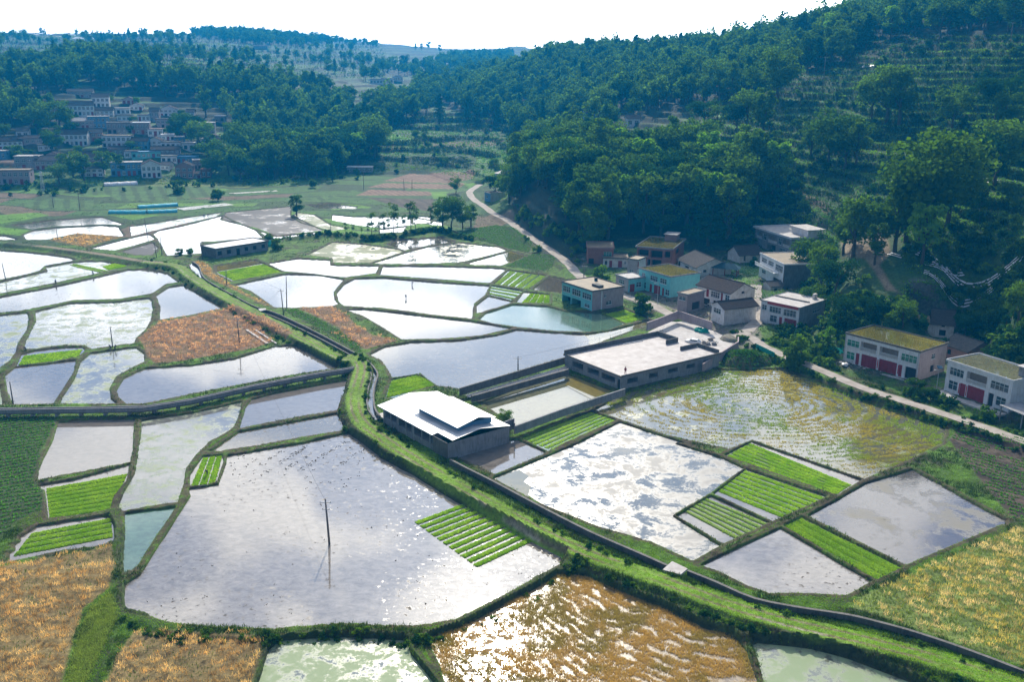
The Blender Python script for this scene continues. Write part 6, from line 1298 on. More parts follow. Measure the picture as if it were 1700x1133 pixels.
# ------------------------------------------------------------------ hillside village (outline of each house in the photo: x0,y0 - x1,y1)
VH = [('O', 760, 190, 1080, 380, 'gx', 'plaster', 'tile_grey'), ('O', 1105, 150, 1275, 290, 'gx', 'plaster', 'tile_grey'), ('O', 820, 85, 1070, 165, 'gx', 'pink', 'tile_grey'), ('O', 1145, 290, 1320, 385, 'gx', 'plaster', 'tile'), ('O', 1335, 290, 1515, 365, 'flat', 'white', 'conc_pale'),
 ('O', 1065, 400, 1275, 530, 'flat', 'bluep', 'conc_pale'), ('O', 1290, 400, 1540, 610, 'flat', 'mauve', 'conc_dark'), ('O', 875, 430, 1085, 530, 'gx', 'pink', 'conc_pale'), ('O', 745, 560, 1010, 735, 'gx', 'white', 'tile'), ('O', 1025, 550, 1195, 675, 'gx', 'brick_pink', 'tile_grey'),
 ('O', 1225, 620, 1525, 750, 'flat', 'white', 'mossroof'), ('O', -40, 650, 235, 770, 'gx', 'plaster', 'tile'), ('O', 255, 655, 470, 735, 'gx', 'pink', 'tile'), ('O', 205, 850, 440, 1010, 'flat', 'concrete', 'conc_pale'), ('O', 455, 875, 755, 1000, 'gx', 'pink', 'tile_grey'),
 ('O', -60, 1020, 315, 1180, 'flat', 'pink', 'mossroof'), ('O', 965, 965, 1195, 1090, 'gx', 'white', 'tile_grey'), ('O', 905, 825, 1125, 950, 'gx', 'mauve', 'tile'), ('O', -30, 800, 60, 890, 'flat', 'bluep', 'conc_pale'),
 ('Q', 205, 910, 515, 1085, 'flat', 'bluep', 'conc_pale'), ('Q', 430, 460, 615, 600, 'flat', 'mauve', 'film'), ('Q', 620, 540, 775, 620, 'flat', 'white', 'brick_pink'), ('Q', 725, 440, 850, 540, 'flat', 'pink', 'conc_dark'), ('Q', 635, 300, 735, 440, 'gx', 'pink', 'tile_grey'),
 ('Q', 745, 270, 945, 375, 'gy', 'white', 'tile'), ('Q', 500, 370, 620, 440, 'flat', 'white', 'conc_dark'), ('Q', 1215, 440, 1385, 590, 'flat', 'concrete', 'conc_pale'), ('Q', 1400, 400, 1505, 475, 'flat', 'mauve', 'film'), ('Q', 415, 655, 600, 770, 'gx', 'bluep', 'tile'),
 ('Q', 600, 655, 770, 760, 'gy', 'white', 'tile'), ('Q', 782, 630, 915, 705, 'flat', 'white', 'film'), ('Q', 930, 630, 1040, 700, 'flat', 'bluep', 'conc_pale'), ('Q', 775, 710, 980, 775, 'flat', 'white', 'conc_dark'), ('Q', 1025, 705, 1150, 795, 'flat', 'white', 'conc_pale'),
 ('Q', 665, 750, 960, 845, 'gx', 'mauve', 'tile'), ('Q', 445, 830, 740, 900, 'flat', 'teal', 'bluep'), ('Q', 775, 850, 940, 935, 'flat', 'white', 'conc_dark'), ('Q', 955, 860, 1160, 935, 'flat', 'bluep', 'bluep'), ('Q', 545, 895, 765, 1105, 'gy', 'white', 'tile'),
 ('Q', 935, 940, 1140, 1105, 'gy', 'brick_pink', 'tile'), ('Q', 1242, 1010, 1350, 1105, 'flat', 'brick', 'brick'), ('Q', 1065, 1040, 1225, 1105, 'gx', 'pink', 'tile_grey'), ('Q', 155, 750, 365, 835, 'gx', 'mauve', 'tile'), ('Q', 1232, 655, 1318, 725, 'flat', 'white', 'film'), ('Q', 1065, 310, 1150, 400, 'gx', 'white', 'tile'),
 ('Q', 1150, 900, 1235, 1000, 'flat', 'mauve', 'conc_pale')]
_r = random.Random(5)
for _i in range(60):
    _x, _y = _r.uniform(-5, 372), _r.uniform(172, 292); _w, _h = _r.uniform(13, 27), _r.uniform(8, 15)
    if sdpoly(np.array([_x]), np.array([_y]), px('X -10,240 60,205 110,165 180,160 260,180 385,205 380,290 200,296 -10,296'))[0] > 0 and len(VH) < 68 and not any(abs(WIN[v[0]][0] + (v[1] + v[3]) / 2 * WIN[v[0]][2] - _x) < ((v[3] - v[1]) * WIN[v[0]][2] + _w) * .42 and abs(WIN[v[0]][1] + v[4] * WIN[v[0]][2] - _y) < 9 for v in VH):
        VH.append(('X', _x - _w / 2, _y - _h, _x + _w / 2, _y, _r.choice(['gx', 'gx', 'gy', 'flat']), _r.choice(['white', 'white', 'plaster', 'pink', 'bluep']), _r.choice(['tile', 'tile_grey', 'film', 'conc_pale'])))
MN = dict(plaster='whitewashed', pink='pinkish grey', white='white', bluep='blue', mauve='grey block', brick_pink='pale brick', concrete='grey concrete', teal='teal', brick='red brick')
vp = []
for (k_, x0, y0, x1, y1, rf, wm_, em) in VH:
    X0, Y0, m_ = WIN[k_]; vp.append((X0 + x0 * m_, Y0 + y0 * m_, X0 + x1 * m_, Y0 + y1 * m_, rf, wm_, em))
order = sorted(range(len(vp)), key=lambda i: -vp[i][3]); rowsV = []
for i in order:
    for r_ in rowsV:
        if abs(vp[r_[0]][3] - vp[i][3]) < 12: r_.append(i); break
    else: rowsV.append([i])
RN = ['lowest', 'second lowest', 'third lowest', 'fourth lowest', 'fifth lowest', 'sixth lowest', 'seventh lowest', 'upper', 'top', 'topmost', 'highest', 'very top']
ORD = ['first', 'second', 'third', 'fourth', 'fifth', 'sixth', 'seventh', 'eighth', 'ninth', 'tenth', 'eleventh', 'twelfth']
vlab = {}
for ri, r_ in enumerate(rowsV):
    for oi, i in enumerate(sorted(r_, key=lambda j: vp[j][0])):
        b = vp[i]; rt = {'gx': 'dark tiled' if b[6] == 'tile' else 'grey tiled', 'gy': 'dark gabled', 'flat': 'flat roofed'}[b[4]]
        vlab[i] = '%s %s house, %s from left in the %s village row' % (MN[b[5]], rt, ORD[oi], RN[ri])
bp = gmarch(np.array([((b[0] + b[2]) / 2, b[3]) for b in vp]))
for i, b in enumerate(vp):
    P = bp[i]; dist = np.hypot(P[0], P[1]); mp = dist * math.cos(math.atan((b[3] - 566) / F)) / F * 1.03; w_ = (b[2] - b[0]) * mp; hh = (b[3] - b[1]) * mp
    rf = b[4]; two = hh > 5.2; rise = min(2.4, hh * .33) if rf != 'flat' else 0; h_ = min(hh - rise * .8, 7.5); h_ = max(2.6, h_); yaw = random.uniform(-.18, .25) + math.atan2(-P[0], P[1]) * .5
    if rf == 'gy': w_ *= .9
    d_ = random.uniform(7, 9.5); ca_, sa_ = math.cos(yaw), math.sin(yaw); a = Vector((P[0] - ca_ * w_ / 2, P[1] - sa_ * w_ / 2))
    F_ = []; nw = max(2, int(w_ / 2.6)); lv = ((.58, .86), (.10, .40)) if two else ((.28, .74),)
    for li, (v0, v1) in enumerate(lv):
        for j in range(nw):
            u0 = (j + .2) / nw; k_ = random.choice(['win', 'win', 'dark', 'door']) if li == len(lv) - 1 else 'win'
            F_.append((u0, u0 + .6 / nw, 0 if k_ == 'door' else v0, v1, k_))
    pd = dict(a=(a.x, a.y), rz=yaw, w=w_, d=d_, z=P[2] - .2, h=h_)
    house(None, 'house', vlab[i], 'house', ['white' if b[5] == 'plaster' else b[5], b[5] if b[5] != 'white' else 'plaster'], dict(front=(0, F_), right=(1, [(.35, .55, .55, .8, 'dark')])), roof=rf, edge=(b[6] if b[6].startswith('tile') or b[6] == 'conc_pale' else 'tile_grey') if rf != 'flat' else (b[6] if b[6] in MT else 'concrete'), pool=b[6] if rf == 'flat' and b[6] in ('conc_pale', 'film', 'mossroof') else None, rise=max(1.2, rise), simple=True, P=pd, group='houses of the hillside village')
# far houses
FH_ = [('X', 615, 132, 640, 140, 'flat', 'white', 'pale flat roofed house, left of the cluster of three on the far hillside'), ('X', 632, 128, 652, 139, 'flat', 'plaster', 'pale house with a raised top, middle of three on the far hillside'), ('X', 652, 129, 668, 137, 'flat', 'white', 'small pale house, right of the cluster of three on the far hillside'),
 ('X', 778, 132, 800, 142, 'flat', 'pink', 'lone pale roofed house on the far hillside right of centre'), ('X', 1420, 0, 1421, 1, None, '', ''), ('B', 1190, 530, 1290, 562, 'gx', 'bluep', 'blue grey house peeping over the wood below the ridge, left one'), ('B', 1390, 560, 1450, 600, 'gx', 'white', 'white house peeping over the wood below the ridge, right one'),
 ('B', 1055, 385, 1130, 408, 'gx', 'pink', 'mauve tiled house half hidden under the ridge trees'), ('A', 1195, 218, 1255, 234, 'gx', 'concrete', 'pale roofed shed alone on the high terraces'), ('B', 850, 330, 912, 352, 'gx', 'pink', 'low mauve house among the trees at upper centre'), ('B', 900, 488, 940, 520, 'flat', 'white', 'white house on the path among valley trees'), ('A', 615, 165, 645, 182, 'flat', 'white', 'white hut on the far left terraces'), ('B', 75, 790, 190, 812, 'flat', 'concrete', 'low shed with a pale sheet roof at the foot of the forest')]
for (k_, x0, y0, x1, y1, rf, wm_, lab) in FH_:
    if not rf: continue
    X0, Y0, m_ = WIN[k_]; x0, y0, x1, y1 = X0 + x0 * m_, Y0 + y0 * m_, X0 + x1 * m_, Y0 + y1 * m_; P = gmarch(np.array([((x0 + x1) / 2, y1)]))[0]; dist = np.hypot(P[0], P[1]); mp = dist / F; w_ = (x1 - x0) * mp; h_ = max(2.8, min(6, (y1 - y0) * mp))
    nw = max(2, int(w_ / 3)); house(None, 'house', lab, 'house', [wm_, wm_], dict(front=(0, [((j + .2) / nw, (j + .8) / nw, .3, .75, 'win') for j in range(nw)])), roof=rf, edge='tile_grey' if rf == 'gx' else 'conc_pale', pool='film' if rf == 'flat' else None, rise=1.6, simple=True, P=dict(a=(P[0] - w_ / 2, P[1]), rz=0.05, w=w_, d=8, z=P[2] - .1, h=h_))
# village trees
VT = [(88, 214, 258, 'round0'), (172, 245, 292, 'tall1'), (122, 248, 296, 'round1'), (98, 272, 306, 'round2'), (303, 186, 230, 'round0'), (318, 190, 232, 'dark0'), (286, 196, 226, 'tall0'), (62, 160, 222, 'round1'), (140, 250, 300, 'tall2'), (200, 262, 292, 'tall0'), (8, 205, 232, 'round2'), (100, 165, 214, 'round0'), (24, 240, 262, 'bush0'), (228, 160, 180, 'young0'), (330, 200, 250, 'round2'), (345, 215, 262, 'tall1'), (360, 230, 285, 'round0'), (380, 240, 292, 'round1'), (352, 262, 298, 'round2'), (400, 255, 300, 'dark0'), (428, 262, 302, 'round0')]
vq = px('X 0,235 60,200 110,170 180,165 250,175 320,200 350,250 330,292 200,296 40,292')
for i in range(150):
    a, c = random.uniform(0, 350), random.uniform(168, 292)
    if sdpoly(np.array([a]), np.array([c]), vq)[0] > 0 and len(VT) < 75 and not any(b_[0] < a < b_[2] and b_[1] + 4 < c < b_[3] + 9 for b_ in vp): VT.append((a, c - random.uniform(11, 22), c, random.choice(['round0', 'round1', 'bush0', 'dark0', 'round2', 'bush1'])))
pts = gmarch(np.array([(a, c) for a, b, c, k_ in VT]))
def vwhere(a, c): return ['lowest', 'middle', 'upper'][0 if c > 262 else 1 if c > 215 else 2] + ' part of the village, ' + ['left', 'centre left', 'centre', 'centre right', 'right'][min(4, int(a / 90))]
for (a, b, c, k_), P in zip(VT, pts): tree(k_, P, min(20, hpx(P, b)), 'tree', KN.get(k_.rstrip('012'), 'low bushy tree') + ' in the ' + vwhere(a, c), 'bush' if 'bush' in k_ else 'tree', KN.get(k_.rstrip('012'), 'low bushy tree') + 's in the ' + vwhere(a, c), wide=1.3)

# ------------------------------------------------------------------ poles, lamps, wires
def pole(top, base, arms=0, label='', z=None, r=.13, kind='utility_pole'):
    P = gmarch(np.array([base]))[0]; 
    if P[2] < .3: P = gnd(np.array([base]), 0)[0]
    H_ = hpx(P, top[1]); T = gnd(np.array([top]), P[2] + H_)[0]; ln = Vector((T[0] - P[0], T[1] - P[1], H_)); 
    if Vector((ln.x, ln.y)).length > H_ * .09: s_ = H_ * .09 / Vector((ln.x, ln.y)).length; ln.x *= s_; ln.y *= s_
    th = thing(kind, label, 'utility pole', tuple(P)); mb = MB(); mb.tube([(0, 0, -.5), ln * .5, ln], [r * 1.25, r, r * .72], 8); link('post', mb.mesh('post', MT['pole'], True), th)
    for k_ in range(arms):
        mb = MB(); z_ = H_ - .5 - k_ * 1.1; c = ln * (z_ / H_); L_ = .85 if k_ == 0 else .6; mb.box(c.x - L_, c.x + L_, c.y - .19, c.y - .11, z_ - .05, z_ + .05); ca = link('cross_arm', mb.mesh('cross_arm', MT['steel']), th)
        for s_ in (-L_ + .1, 0, L_ - .1): mb = MB(); mb.tube([(c.x + s_, c.y - .15, z_ + .05), (c.x + s_, c.y - .15, z_ + .22)], [.05, .03], 6); link('insulator', mb.mesh('insulator', MT['frame']), ca)
    return Vector(P) + ln
TP = {}
TP['big'] = pole((540, 829), (547, 905), 2, 'tall pole with two cross arms standing in the middle of the widest paddy', r=.15)
TP['mid'] = pole((393, 526), (398, 575), 2, 'pole with cross arms in the reddish rapeseed field')
TP['two1'] = pole((466, 480), (471, 525), 1, 'left of two close poles beside the grassy bank'); TP['two2'] = pole((475, 459), (476, 512), 0, 'right of two close poles, standing in white water')
TP['bed'] = pole((375, 448), (376, 474), 0, 'short pole beside the yellow green bed and the block building')
TP['lefta'] = pole((183, 543), (187, 577), 0, 'pole beside two crouching figures on the left bank'); TP['corner'] = pole((16, 634), (22, 672), 0, 'pole at the left end of the aqueduct')
TP['l1'] = pole((2, 437), (10, 468), 0, 'pole at the left edge in the speckled paddy'); TP['l2'] = pole((92, 375), (97, 400), 0, 'pole beside the lens shaped straw field'); TP['b1'] = pole((332, 402), (337, 432), 2, 'pole with cross arms at the end of the long block building')
TP['c1'] = pole((239, 364), (246, 398), 0, 'left pole of three in the paddies left of the block building'); TP['c2'] = pole((266, 392), (269, 424), 0, 'middle pole of three in the paddies left of the block building'); TP['c3'] = pole((256, 402), (260, 428), 0, 'leaning pole of three in the paddies left of the block building')
TP['v1'] = pole((86, 325), (89, 345), 0, 'pole below the hillside village by the cyan tunnels'); TP['v2'] = pole((129, 318), (133, 350), 0, 'pole between the village and the cyan tunnels'); TP['t1'] = pole((1367, 94), (1364, 165), 1, 'thin pole standing against the ridge above the terraces'); TP['t2'] = pole((1682, 36), (1677, 75), 1, 'pole high on the terraces at the right edge')
TP['m1'] = pole((603, 286), (604, 316), 0, 'pole at the left of the brown fields'); TP['m2'] = pole((670, 296), (671, 316), 0, 'left pole of the pair in the brown fields'); TP['m3'] = pole((684, 297), (684, 315), 0, 'right pole of the pair in the brown fields'); TP['y1'] = pole((860, 592), (860, 622), 1, 'thin pole behind the far pool wall')
TP['y2'] = pole((1180, 502), (1178, 540), 1, 'grey pole at the corner of the small gabled white house'); TP['r1'] = pole((971, 440), (969, 461), 1, 'short pole at the roadside behind the teal house'); TP['f1'] = pole((549, 370), (549, 386), 0, 'pole in the weedy paddy beyond the long hedge')
def lampp(top, base, label, solar=False):
    P = gmarch(np.array([base]))[0]; H_ = hpx(P, top[1]); th = thing('street_lamp', label, 'street lamp', tuple(P)); mb = MB(); mb.tube([(0, 0, 0), (0, 0, H_)], [.09, .06], 8); link('post', mb.mesh('post', MT['steel']), th)
    mb = MB(); mb.tube([(0, 0, H_ - .6), (-.9, -.3, H_ - .35)], .04, 5); link('arm', mb.mesh('arm', MT['steel']), th); mb = MB(); mb.box(-1.25, -.8, -.42, -.2, H_ - .42, H_ - .32); link('lamp_head', mb.mesh('lamp_head', MT['conc_pale']), th)
    if solar: mb = MB(); mb.quad((-.5, -.5, H_ + .0), (.6, -.5, H_ - .05), (.6, .4, H_ + .35), (-.5, .4, H_ + .4)); mb.quad((-.5, -.5, H_ - .04), (-.5, .4, H_ + .36), (.6, .4, H_ + .31), (.6, -.5, H_ - .09)); link('solar_panel', mb.mesh('solar_panel', MT['glass']), th)
lampp((1559, 611), (1553, 658), 'white street lamp with a solar panel between the two roadside white houses', True); lampp((1092, 468), (1091, 507), 'white street lamp in front of the teal house with the mossy roof'); lampp((273, 292), (276, 321), 'street lamp on the fields below the hillside village')
# lattice mast
P = gmarch(np.array([(72, 322)]))[0]; H_ = hpx(P, 284); th = thing('lattice_mast', 'pale lattice mast at the left end of the hillside village', 'mast', tuple(P)); mb = MB(); 
for sx, sy in ((-1, -1), (1, -1), (1, 1), (-1, 1)): mb.tube([(sx * .8, sy * .8, 0), (sx * .25, sy * .25, H_)], .09, 4)
for i in range(8):
    z_ = H_ * i / 8; r_ = .8 - .55 * i / 8; r2 = .8 - .55 * (i + 1) / 8
    for a_, b_ in (((-1, -1), (1, -1)), ((1, -1), (1, 1)), ((1, 1), (-1, 1)), ((-1, 1), (-1, -1))): mb.tube([(a_[0] * r_, a_[1] * r_, z_), (b_[0] * r2, b_[1] * r2, z_ + H_ / 8)], .05, 3)
link('frame', mb.mesh('frame', MT['frame']), th); mb = MB()
for k_ in (.8, .92): mb.box(-1.6, 1.6, -.08, .08, H_ * k_, H_ * k_ + .15)
link('cross_arm', mb.mesh('cross_arm', MT['frame']), th)
def wire(a, b, label, sag=.5, dx=0):
    pts = [a.lerp(b, i / 14) + Vector((dx, 0, -.3 - sag * 4 * (i / 14) * (1 - i / 14))) for i in range(15)]; mb = MB(); o = pts[0]; mb.tube([p - o for p in pts], .022, 3); x_ = link('power_cable', mb.mesh('power_cable', MT['black']), None, tuple(o)); tag(x_, label, 'cable', 'overhead cables')
prs = [('big', 'mid', 'from the tall pole in the widest paddy to the pole in the reddish field'), ('two1', 'b1', 'from the two close poles to the pole at the block building'), ('mid', 'two1', 'from the reddish field pole to the two close poles'), ('lefta', 'mid', 'from the left bank pole to the reddish field pole'), ('y1', 'y2', 'from the pool wall pole to the gabled white house'), ('b1', 'f1', 'from the block building over the hedge'), ('corner', 'lefta', 'from the aqueduct end to the left bank pole')]
for a, b, l in prs:
    wire(TP[a], TP[b], 'cable ' + l, .9)
# ------------------------------------------------------------------ people
def person(base, hgt, bend, label, cloth='cloth', face=0.0, sc_=1.0):
    """one continuous skinned body; bend = forward lean at the hips"""
    P = gnd(np.array([base]), -.03)[0] if not hasattr(base, 'x') else np.array(base); me = bpy.data.meshes.new('person'); cb, sb = math.cos(bend), math.sin(bend)
    hip = Vector((0, 0, .92)); up = lambda s_, x_=0, f=0: hip + Vector((x_, -s_ * sb - f * cb, s_ * cb - f * sb * -1 * 0))
    V = [hip, up(.28), up(.50), up(.60), up(.70), up(.80)]; E = [(0, 1), (1, 2), (2, 3), (3, 4), (4, 5)]; R_ = [.15, .14, .15, .06, .10, .08]
    for s_ in (-1, 1):
        i = len(V); sh = up(.50, s_ * .19); el = sh + Vector((s_ * .05, -.10, -.28)); ha = el + Vector((-s_ * .03, -.20, -.16)); fg = ha + Vector((0, -.05, -.09))
        V += [sh, el, ha, fg]; E += [(2, i), (i, i+1), (i+1, i+2), (i+2, i+3)]; R_ += [.075, .05, .036, .03]
        i = len(V); V += [Vector((s_ * .10, 0, .86)), Vector((s_ * .13, -.06 - .1 * sb, .48)), Vector((s_ * .14, .02, .08)), Vector((s_ * .15, -.14, .03))]; E += [(0, i), (i, i+1), (i+1, i+2), (i+2, i+3)]; R_ += [.10, .07, .045, .045]
    me.from_pydata([tuple(v) for v in V], E, []); me.update(); th = thing('person', label, 'person', tuple(P), face); th.scale = (sc_ * hgt / 1.7,) * 3
    o = link('body', me, th); o.modifiers.new('skin', 'SKIN'); 
    for i, r_ in enumerate(R_): me.skin_vertices[0].data[i].radius = (r_, r_)
    me.skin_vertices[0].data[0].use_root = True; o.modifiers.new('sub', 'SUBSURF').levels = 1; me.materials.append(MT[cloth]); me.materials.append(MT['skin'])
    hc = up(.78); mb = MB(); mb.tube([hc + Vector((0, 0, .04)), hc + Vector((0, 0, .10)), hc + Vector((0, 0, .17))], [.22, .13, .03], 10); link('hat', mb.mesh('hat', MT['loggia']), th); return th
person((674, 496), 1.7, 1.1, 'person bending low while planting in the large sky reflecting paddy'); person((684, 474), 1.65, .9, 'person standing in the water near the far edge of the large paddy', face=.8); person((93, 473), 1.7, .1, 'person standing at the edge of the speckled paddy on the left')
person((184, 581), 1.6, .9, 'person stooping left of the left bank pole'); person((191, 582), 1.6, .7, 'person stooping right of the left bank pole', face=1); person((339, 362), 1.7, .2, 'left of two people standing in the far white paddy'); person((345, 361), 1.7, .3, 'right of two people standing in the far white paddy', face=1)
person((43, 584), 1.6, .8, 'person stooping on the bank at the far left'); person((344, 790), 1.6, 1.0, 'person bending in the little three striped bed'); person((155, 459), 1.7, .3, 'person on the bank between two speckled paddies')
pr = person((1038, 625), 1.7, .1, 'person in dark red standing on the wide flat roof', 'red'); q = gnd(np.array([(1038, 622)]), 3.42)[0]; pr.location = tuple(q)
# ------------------------------------------------------------------ things in the yard and on the fields
def P_at(s, z=.25): return gnd(px(s), z)[0]
c = P_at('M 1182,245', .63); th = thing('parked_car', 'small white hatchback parked in the muddy walled yard', 'car', tuple(c), math.radians(-28)); mb = MB()
prof = [(-1.9, .35), (-1.92, .75), (-1.75, .92), (-.95, 1.0), (-.35, 1.42), (1.15, 1.46), (1.75, 1.05), (1.92, .8), (1.9, .35)]
for s_ in (-1, 1): mb.poly([(x_, s_ * (.82 if z_ < 1.1 else .68), z_) for x_, z_ in (prof if s_ < 0 else prof[::-1])])
for (xa, za), (xb, zb) in zip(prof, prof[1:] + prof[:1]): ya, yb_ = (.82 if za < 1.1 else .68), (.82 if zb < 1.1 else .68); mb.quad((xa, -ya, za), (xa, ya, za), (xb, yb_, zb), (xb, -yb_, zb))
link('body', mb.mesh('body', MT['carw']), th)
for (xa, za, xb, zb, nm) in ((-.92, 1.03, -.42, 1.37, 'windscreen'), (1.22, 1.42, 1.68, 1.12, 'rear_window')): mb = MB(); n_ = .02; mb.quad((xa - n_, -.62, za + n_), (xa - n_, .62, za + n_), (xb - n_, .58, zb + n_), (xb - n_, -.58, zb + n_)) if nm == 'windscreen' else mb.quad((xa + n_, -.58, za + n_), (xb + n_, -.62, zb + n_), (xb + n_, .62, zb + n_), (xa + n_, .58, za + n_)); link(nm, mb.mesh(nm, MT['glass']), th)
for s_ in (-1, 1): mb = MB(); mb.quad((-.75, s_ * .80, 1.02), (1.3, s_ * .80, 1.04), (1.1, s_ * .72, 1.36), (-.35, s_ * .72, 1.34)); link('side_window', mb.mesh('side_window', MT['glass']), th)
for x_ in (-1.2, 1.2):
    for s_ in (-1, 1): mb = MB(); mb.tube([(x_, s_ * .70, .3), (x_, s_ * .86, .3)], .3, 14); wl = link('wheel', mb.mesh('tyre', MT['black']), th); mb = MB(); mb.tube([(x_, s_ * .86, .3), (x_, s_ * .875, .3)], .17, 10); link('rim', mb.mesh('rim', MT['steel']), wl)
for y_ in (-.6, .6): mb = MB(); mb.box(-1.95, -1.84, y_ - .13, y_ + .13, .66, .80); link('headlight', mb.mesh('headlight', MT['frame']), th)
for i, (s_, r_) in enumerate((('M 1290,250', 1.0), ('M 1320,215', .8), ('M 1345,250', .7), ('M 1270,240', .6))):
    c = P_at(s_, .63); mb = MB(); rs = random.Random(i); mb.blob((0, 0, .2), (r_, r_ * .8, .5), 0, 8, .3, rs)
    for k_ in range(4): x_, y_ = rs.uniform(-r_, r_), rs.uniform(-r_, r_); mb.tube([(x_, y_, .4), (x_ + rs.uniform(-1, 1), y_ + rs.uniform(-1, 1), .7)], .08, 4)
    tag(link('rubble_heap', mb.mesh('rubble_heap', MT['rubble']), None, tuple(c)), ['largest heap of building rubble beside the white car', 'rubble heap at the back of the yard near the gate', 'rubble heap against the yard wall corner', 'small rubble pile touching the white car'][i], 'rubble')
def drape(pts, z, r, mat, label, name='tarpaulin', cat='tarpaulin', seed=1, zz_=.8):
    rs = random.Random(seed); mb = MB(); P = seg(pts, z); o = P[0].copy()
    n = len(P)
    for i in range(n):
        q = P[i] - o
        for k_ in range(3): mb.blob((q[0] + rs.uniform(-r, r) * .6, q[1] + rs.uniform(-r, r) * .6, rs.uniform(0, .3)), (r * rs.uniform(.6, 1.1), r * rs.uniform(.5, .9), zz_ * rs.uniform(.5, 1)), 0, 9, .28, rs)
    tag(link(name, mb.mesh(name, MT[mat]), None, tuple(o)), label, cat)
drape('M 1235,140 1275,150', .65, 1.1, 'tarp', 'crumpled green netting at the back wall of the muddy yard'); drape('L 40,520 90,515', 2, 1.8, 'tarp', 'green sheet over a heap left of the long white house', seed=2, zz_=1.4); drape('R 845,255 870,275 890,290', .4, 1.3, 'tarp', 'green netting heaped at the end of the long block building', seed=3, zz_=1.6)
drape('L 130,620', 1.8, .8, 'film', 'pale sheet on the ground left of the long white house', name='ground_sheet', seed=5, zz_=.3)
wall_run('mesh_fence', seg('F 440,648 525,690', 1.5), 0, 1.2, .06, 'tarp', 'low green mesh fence along the road behind the leafy mound', 'fence')
# leafy mound
mc = P_at('F 385,715', 0); mb = MB(); n1_, n2_ = 26, 9
for j in range(n2_ + 1):
    for i in range(n1_):
        a_ = 2 * math.pi * i / n1_; r_ = 1 - j / n2_; q = 1 + .12 * math.sin(3 * a_ + 1) + .08 * math.sin(7 * a_); mb.v.append((math.cos(a_) * 7.6 * r_ * q, math.sin(a_) * 6.2 * r_ * q, 2.9 * (1 - r_ ** 1.7) + random.uniform(-.12, .12)))
for j in range(n2_):
    for i in range(n1_): mb.f.append((j * n1_ + i, j * n1_ + (i+1) % n1_, (j+1) * n1_ + (i+1) % n1_, (j+1) * n1_ + i)); mb.m.append(0)
mt_ = thing('earth_mound', 'earth mound overgrown with green creepers in the corner of the stubble paddy', 'mound', (mc[0], mc[1], 0)); link('earth', mb.mesh('earth', plain('mound_earth', (.07, .06, .03), .95, (.03, .05, .015)), True), mt_)
k_ = g.integers(0, len(mb.v), 2600); Vp = np.array(mb.v)[k_] + g.normal(0, .25, (2600, 3)) * (1, 1, .2); V_, F_, C_ = blades(Vp, .35, .22, 3, (.05, .13, .025), 1.2, .15, .4, 77); link('creepers', npmesh('creepers', V_, F_, MT['blades'], C_), mt_)
# pavilion
c = gnd(px('K 590,560'), 2.6)[0]; th = thing('pavilion', 'open pavilion with a blue grey hipped roof beside the lane', 'pavilion', tuple(c), -.35); mb = MB(); W2, D2_ = 4.6, 2.6
for a, b in (((-W2, -D2_), (W2, -D2_)), ((W2, -D2_), (W2, D2_)), ((W2, D2_), (-W2, D2_)), ((-W2, D2_), (-W2, -D2_))):
    ta = (math.copysign(2.4, a[0]), 0, 4.4); tb = (math.copysign(2.4, b[0]), 0, 4.4); mb.poly([(*a, 2.9), (*b, 2.9), tb, ta] if a[0] * b[0] < 0 else [(*a, 2.9), (*b, 2.9), tb])
mb.poly([(-W2, -D2_, 2.88), (-W2, D2_, 2.88), (W2, D2_, 2.88), (W2, -D2_, 2.88)]); link('roof', mb.mesh('roof', MT['tile_blue']), th)
for x_ in (-3.8, 0, 3.8):
    for y_ in (-2, 2): mb = MB(); mb.tube([(x_, y_, -.3), (x_, y_, 2.9)], .14, 8); link('column', mb.mesh('column', MT['red']), th)
# canopy bottom right
A_c = gnd(px('L 1482,972 1705,1065 1760,930'), 4.3); a_, b_, c_ = [Vector(p) for p in A_c]; ux_ = (b_ - a_).normalized(); uy_ = Vector((-ux_.y, ux_.x, 0)); wl_ = (b_ - a_).length + 3; dl_ = 5.5
th = thing('canopy', 'low open canopy with a grey sheet roof at the lower right house', 'canopy', (a_.x, a_.y, 1.5), math.atan2(ux_.y, ux_.x)); mb = MB(); mb.box(0, wl_, 0, dl_, 2.75, 2.85); link('roof', mb.mesh('roof', MT['concrete']), th)
for x_, y_ in ((.3, .3), (wl_ * .6, .3), (wl_ - .3, .3), (.3, dl_ - .3)): mb = MB(); mb.box(x_ - .1, x_ + .1, y_ - .1, y_ + .1, -.5, 2.75); link('post', mb.mesh('post', MT['concrete']), th)
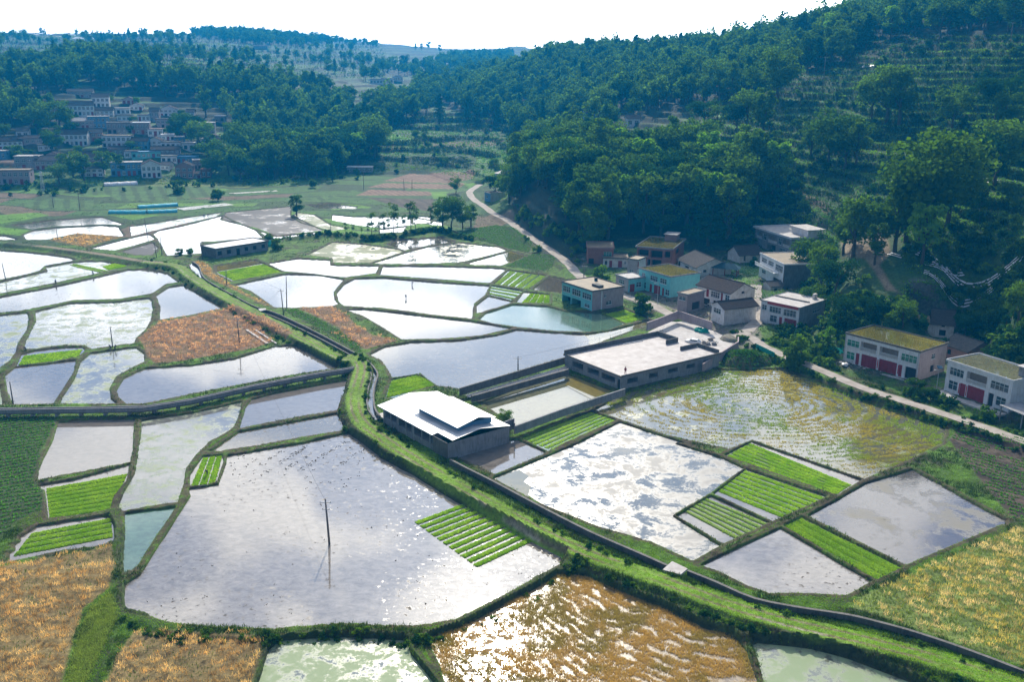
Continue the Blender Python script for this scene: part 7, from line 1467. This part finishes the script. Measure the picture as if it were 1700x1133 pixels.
# plastic tunnels and mulch
def tunnel(s, mat, r, label, n=10):
    P = seg(s, .3); a, b = Vector(P[0]), Vector(P[1]); L_ = (b - a).length; th = thing('plastic_tunnel', label, 'plastic tunnel', tuple(a), math.atan2(b.y - a.y, b.x - a.x)); mb = MB(); K2 = 9
    for j in range(n):
        x0, x1 = L_ * j / n, L_ * (j + 1) / n; s0, s1 = 1 + .05 * math.sin(j * 2.1), 1 + .05 * math.sin((j + 1) * 2.1)
        for k_ in range(K2): t0, t1 = math.pi * k_ / K2, math.pi * (k_ + 1) / K2; mb.quad((x0, math.cos(t0) * r, math.sin(t0) * r * .75 * s0), (x1, math.cos(t0) * r, math.sin(t0) * r * .75 * s1), (x1, math.cos(t1) * r, math.sin(t1) * r * .75 * s1), (x0, math.cos(t1) * r, math.sin(t1) * r * .75 * s0))
    for x_, rev in ((0, 1), (L_, 0)): pts_ = [(x_, math.cos(math.pi * k_ / K2) * r, math.sin(math.pi * k_ / K2) * r * .75) for k_ in range(K2 + 1)]; mb.poly(pts_[::-1] if rev else pts_)
    link('cover', mb.mesh('cover', MT[mat]), th)
    for j in range(0, n + 1, 2): mb = MB(); x_ = L_ * j / n; mb.tube([(x_, math.cos(math.pi * k_ / K2) * r * 1.03, math.sin(math.pi * k_ / K2) * r * .79) for k_ in range(K2 + 1)], .04, 4); link('hoop', mb.mesh('hoop', MT['steel']), th)
tunnel('A 515,1004 690,1004', 'cyan', 1.9, 'front left cyan plastic tunnel beside the far paddies'); tunnel('A 695,1003 835,998', 'cyan', 1.9, 'front right cyan plastic tunnel beside the far paddies'); tunnel('A 650,980 835,968', 'cyan', 1.9, 'rear cyan plastic tunnel beside the far paddies'); tunnel('A 490,876 645,868', 'film', 2.6, 'white plastic tunnel below the hillside village')
def strips(s, n, wd, gap, label, mat='film', z=None):
    q = gmarch(px(s)); a, b = Vector(q[0]), Vector(q[1]); L_ = (b - a).length; u_ = (b - a).normalized(); nn_ = Vector((-u_.y, u_.x, 0)).normalized(); mb = MB()
    for k_ in range(n):
        m_ = 14
        for j in range(m_):
            if random.random() < .06: continue
            p0 = a + u_ * L_ * j / m_ + nn_ * k_ * gap; p1 = a + u_ * L_ * (j + .94) / m_ + nn_ * k_ * gap; e0, e1 = p0 + nn_ * wd, p1 + nn_ * wd
            hs = gz_at([p0.x, p1.x, e1.x, e0.x], [p0.y, p1.y, e1.y, e0.y]) + .22; mb.quad((p0.x, p0.y, hs[0]), (p1.x, p1.y, hs[1]), (e1.x, e1.y, hs[2]), (e0.x, e0.y, hs[3]))
    tag(link('plastic_mulch', mb.mesh('plastic_mulch', MT[mat])), label, 'plastic mulch')
strips('F 1055,212 1120,228', 2, .5, 1.0, 'short white plastic strips beside the bare earth track'); strips('F 1185,215 1685,250', 3, .55, 1.1, 'long upper band of white plastic strips on the dark terrace'); strips('F 1235,268 1420,318', 3, .5, 1.0, 'slanting white plastic strips between the two long bands'); strips('F 1225,305 1595,348', 3, .5, 1.0, 'lower band of white plastic strips on the dark terrace')
strips('C 1415,910 1580,850', 4, .8, 1.7, 'wide white plastic strips in the sun at the right edge'); strips('C 930,324 995,322', 2, 1.2, 1.8, 'small white patch of plastic on the upper terraces'); strips('A 1085,915 1310,902', 2, 1.2, 2.2, 'white plastic rows on the far fields below the forest'); strips('A 865,992 1100,968', 4, 1.2, 2.0, 'pale plastic rows right of the cyan tunnels')
for i, (a, b) in enumerate(((0, 350), (20, 300), (140, 355), (340, 445), (510, 640))): strips('A %d,%d %d,%d' % (a, [152, 168, 160, 182, 165][i], b, [160, 172, 168, 182, 170][i]), 2, 5, 9, ['leftmost', 'lower left', 'long upper', 'middle', 'right hand'][i] + ' white glasshouse band on the far left hilltop')

# ------------------------------------------------------------------ haze
mb = MB(); mb.box(-4200, 4200, -60, 5300, -2.5, 262); hz = link('haze', mb.mesh('haze', [])); hz['kind'] = 'stuff'
m, t, o = newmat('haze_air'); v = t.nodes.new('ShaderNodeVolumePrincipled'); v.inputs['Color'].default_value = (.01, .38, .90, 1); v.inputs['Density'].default_value = .00028; v.inputs['Anisotropy'].default_value = .15; t.links.new(v.outputs[0], o.inputs['Volume'])
hz.data.materials.clear(); hz.data.materials.append(m)
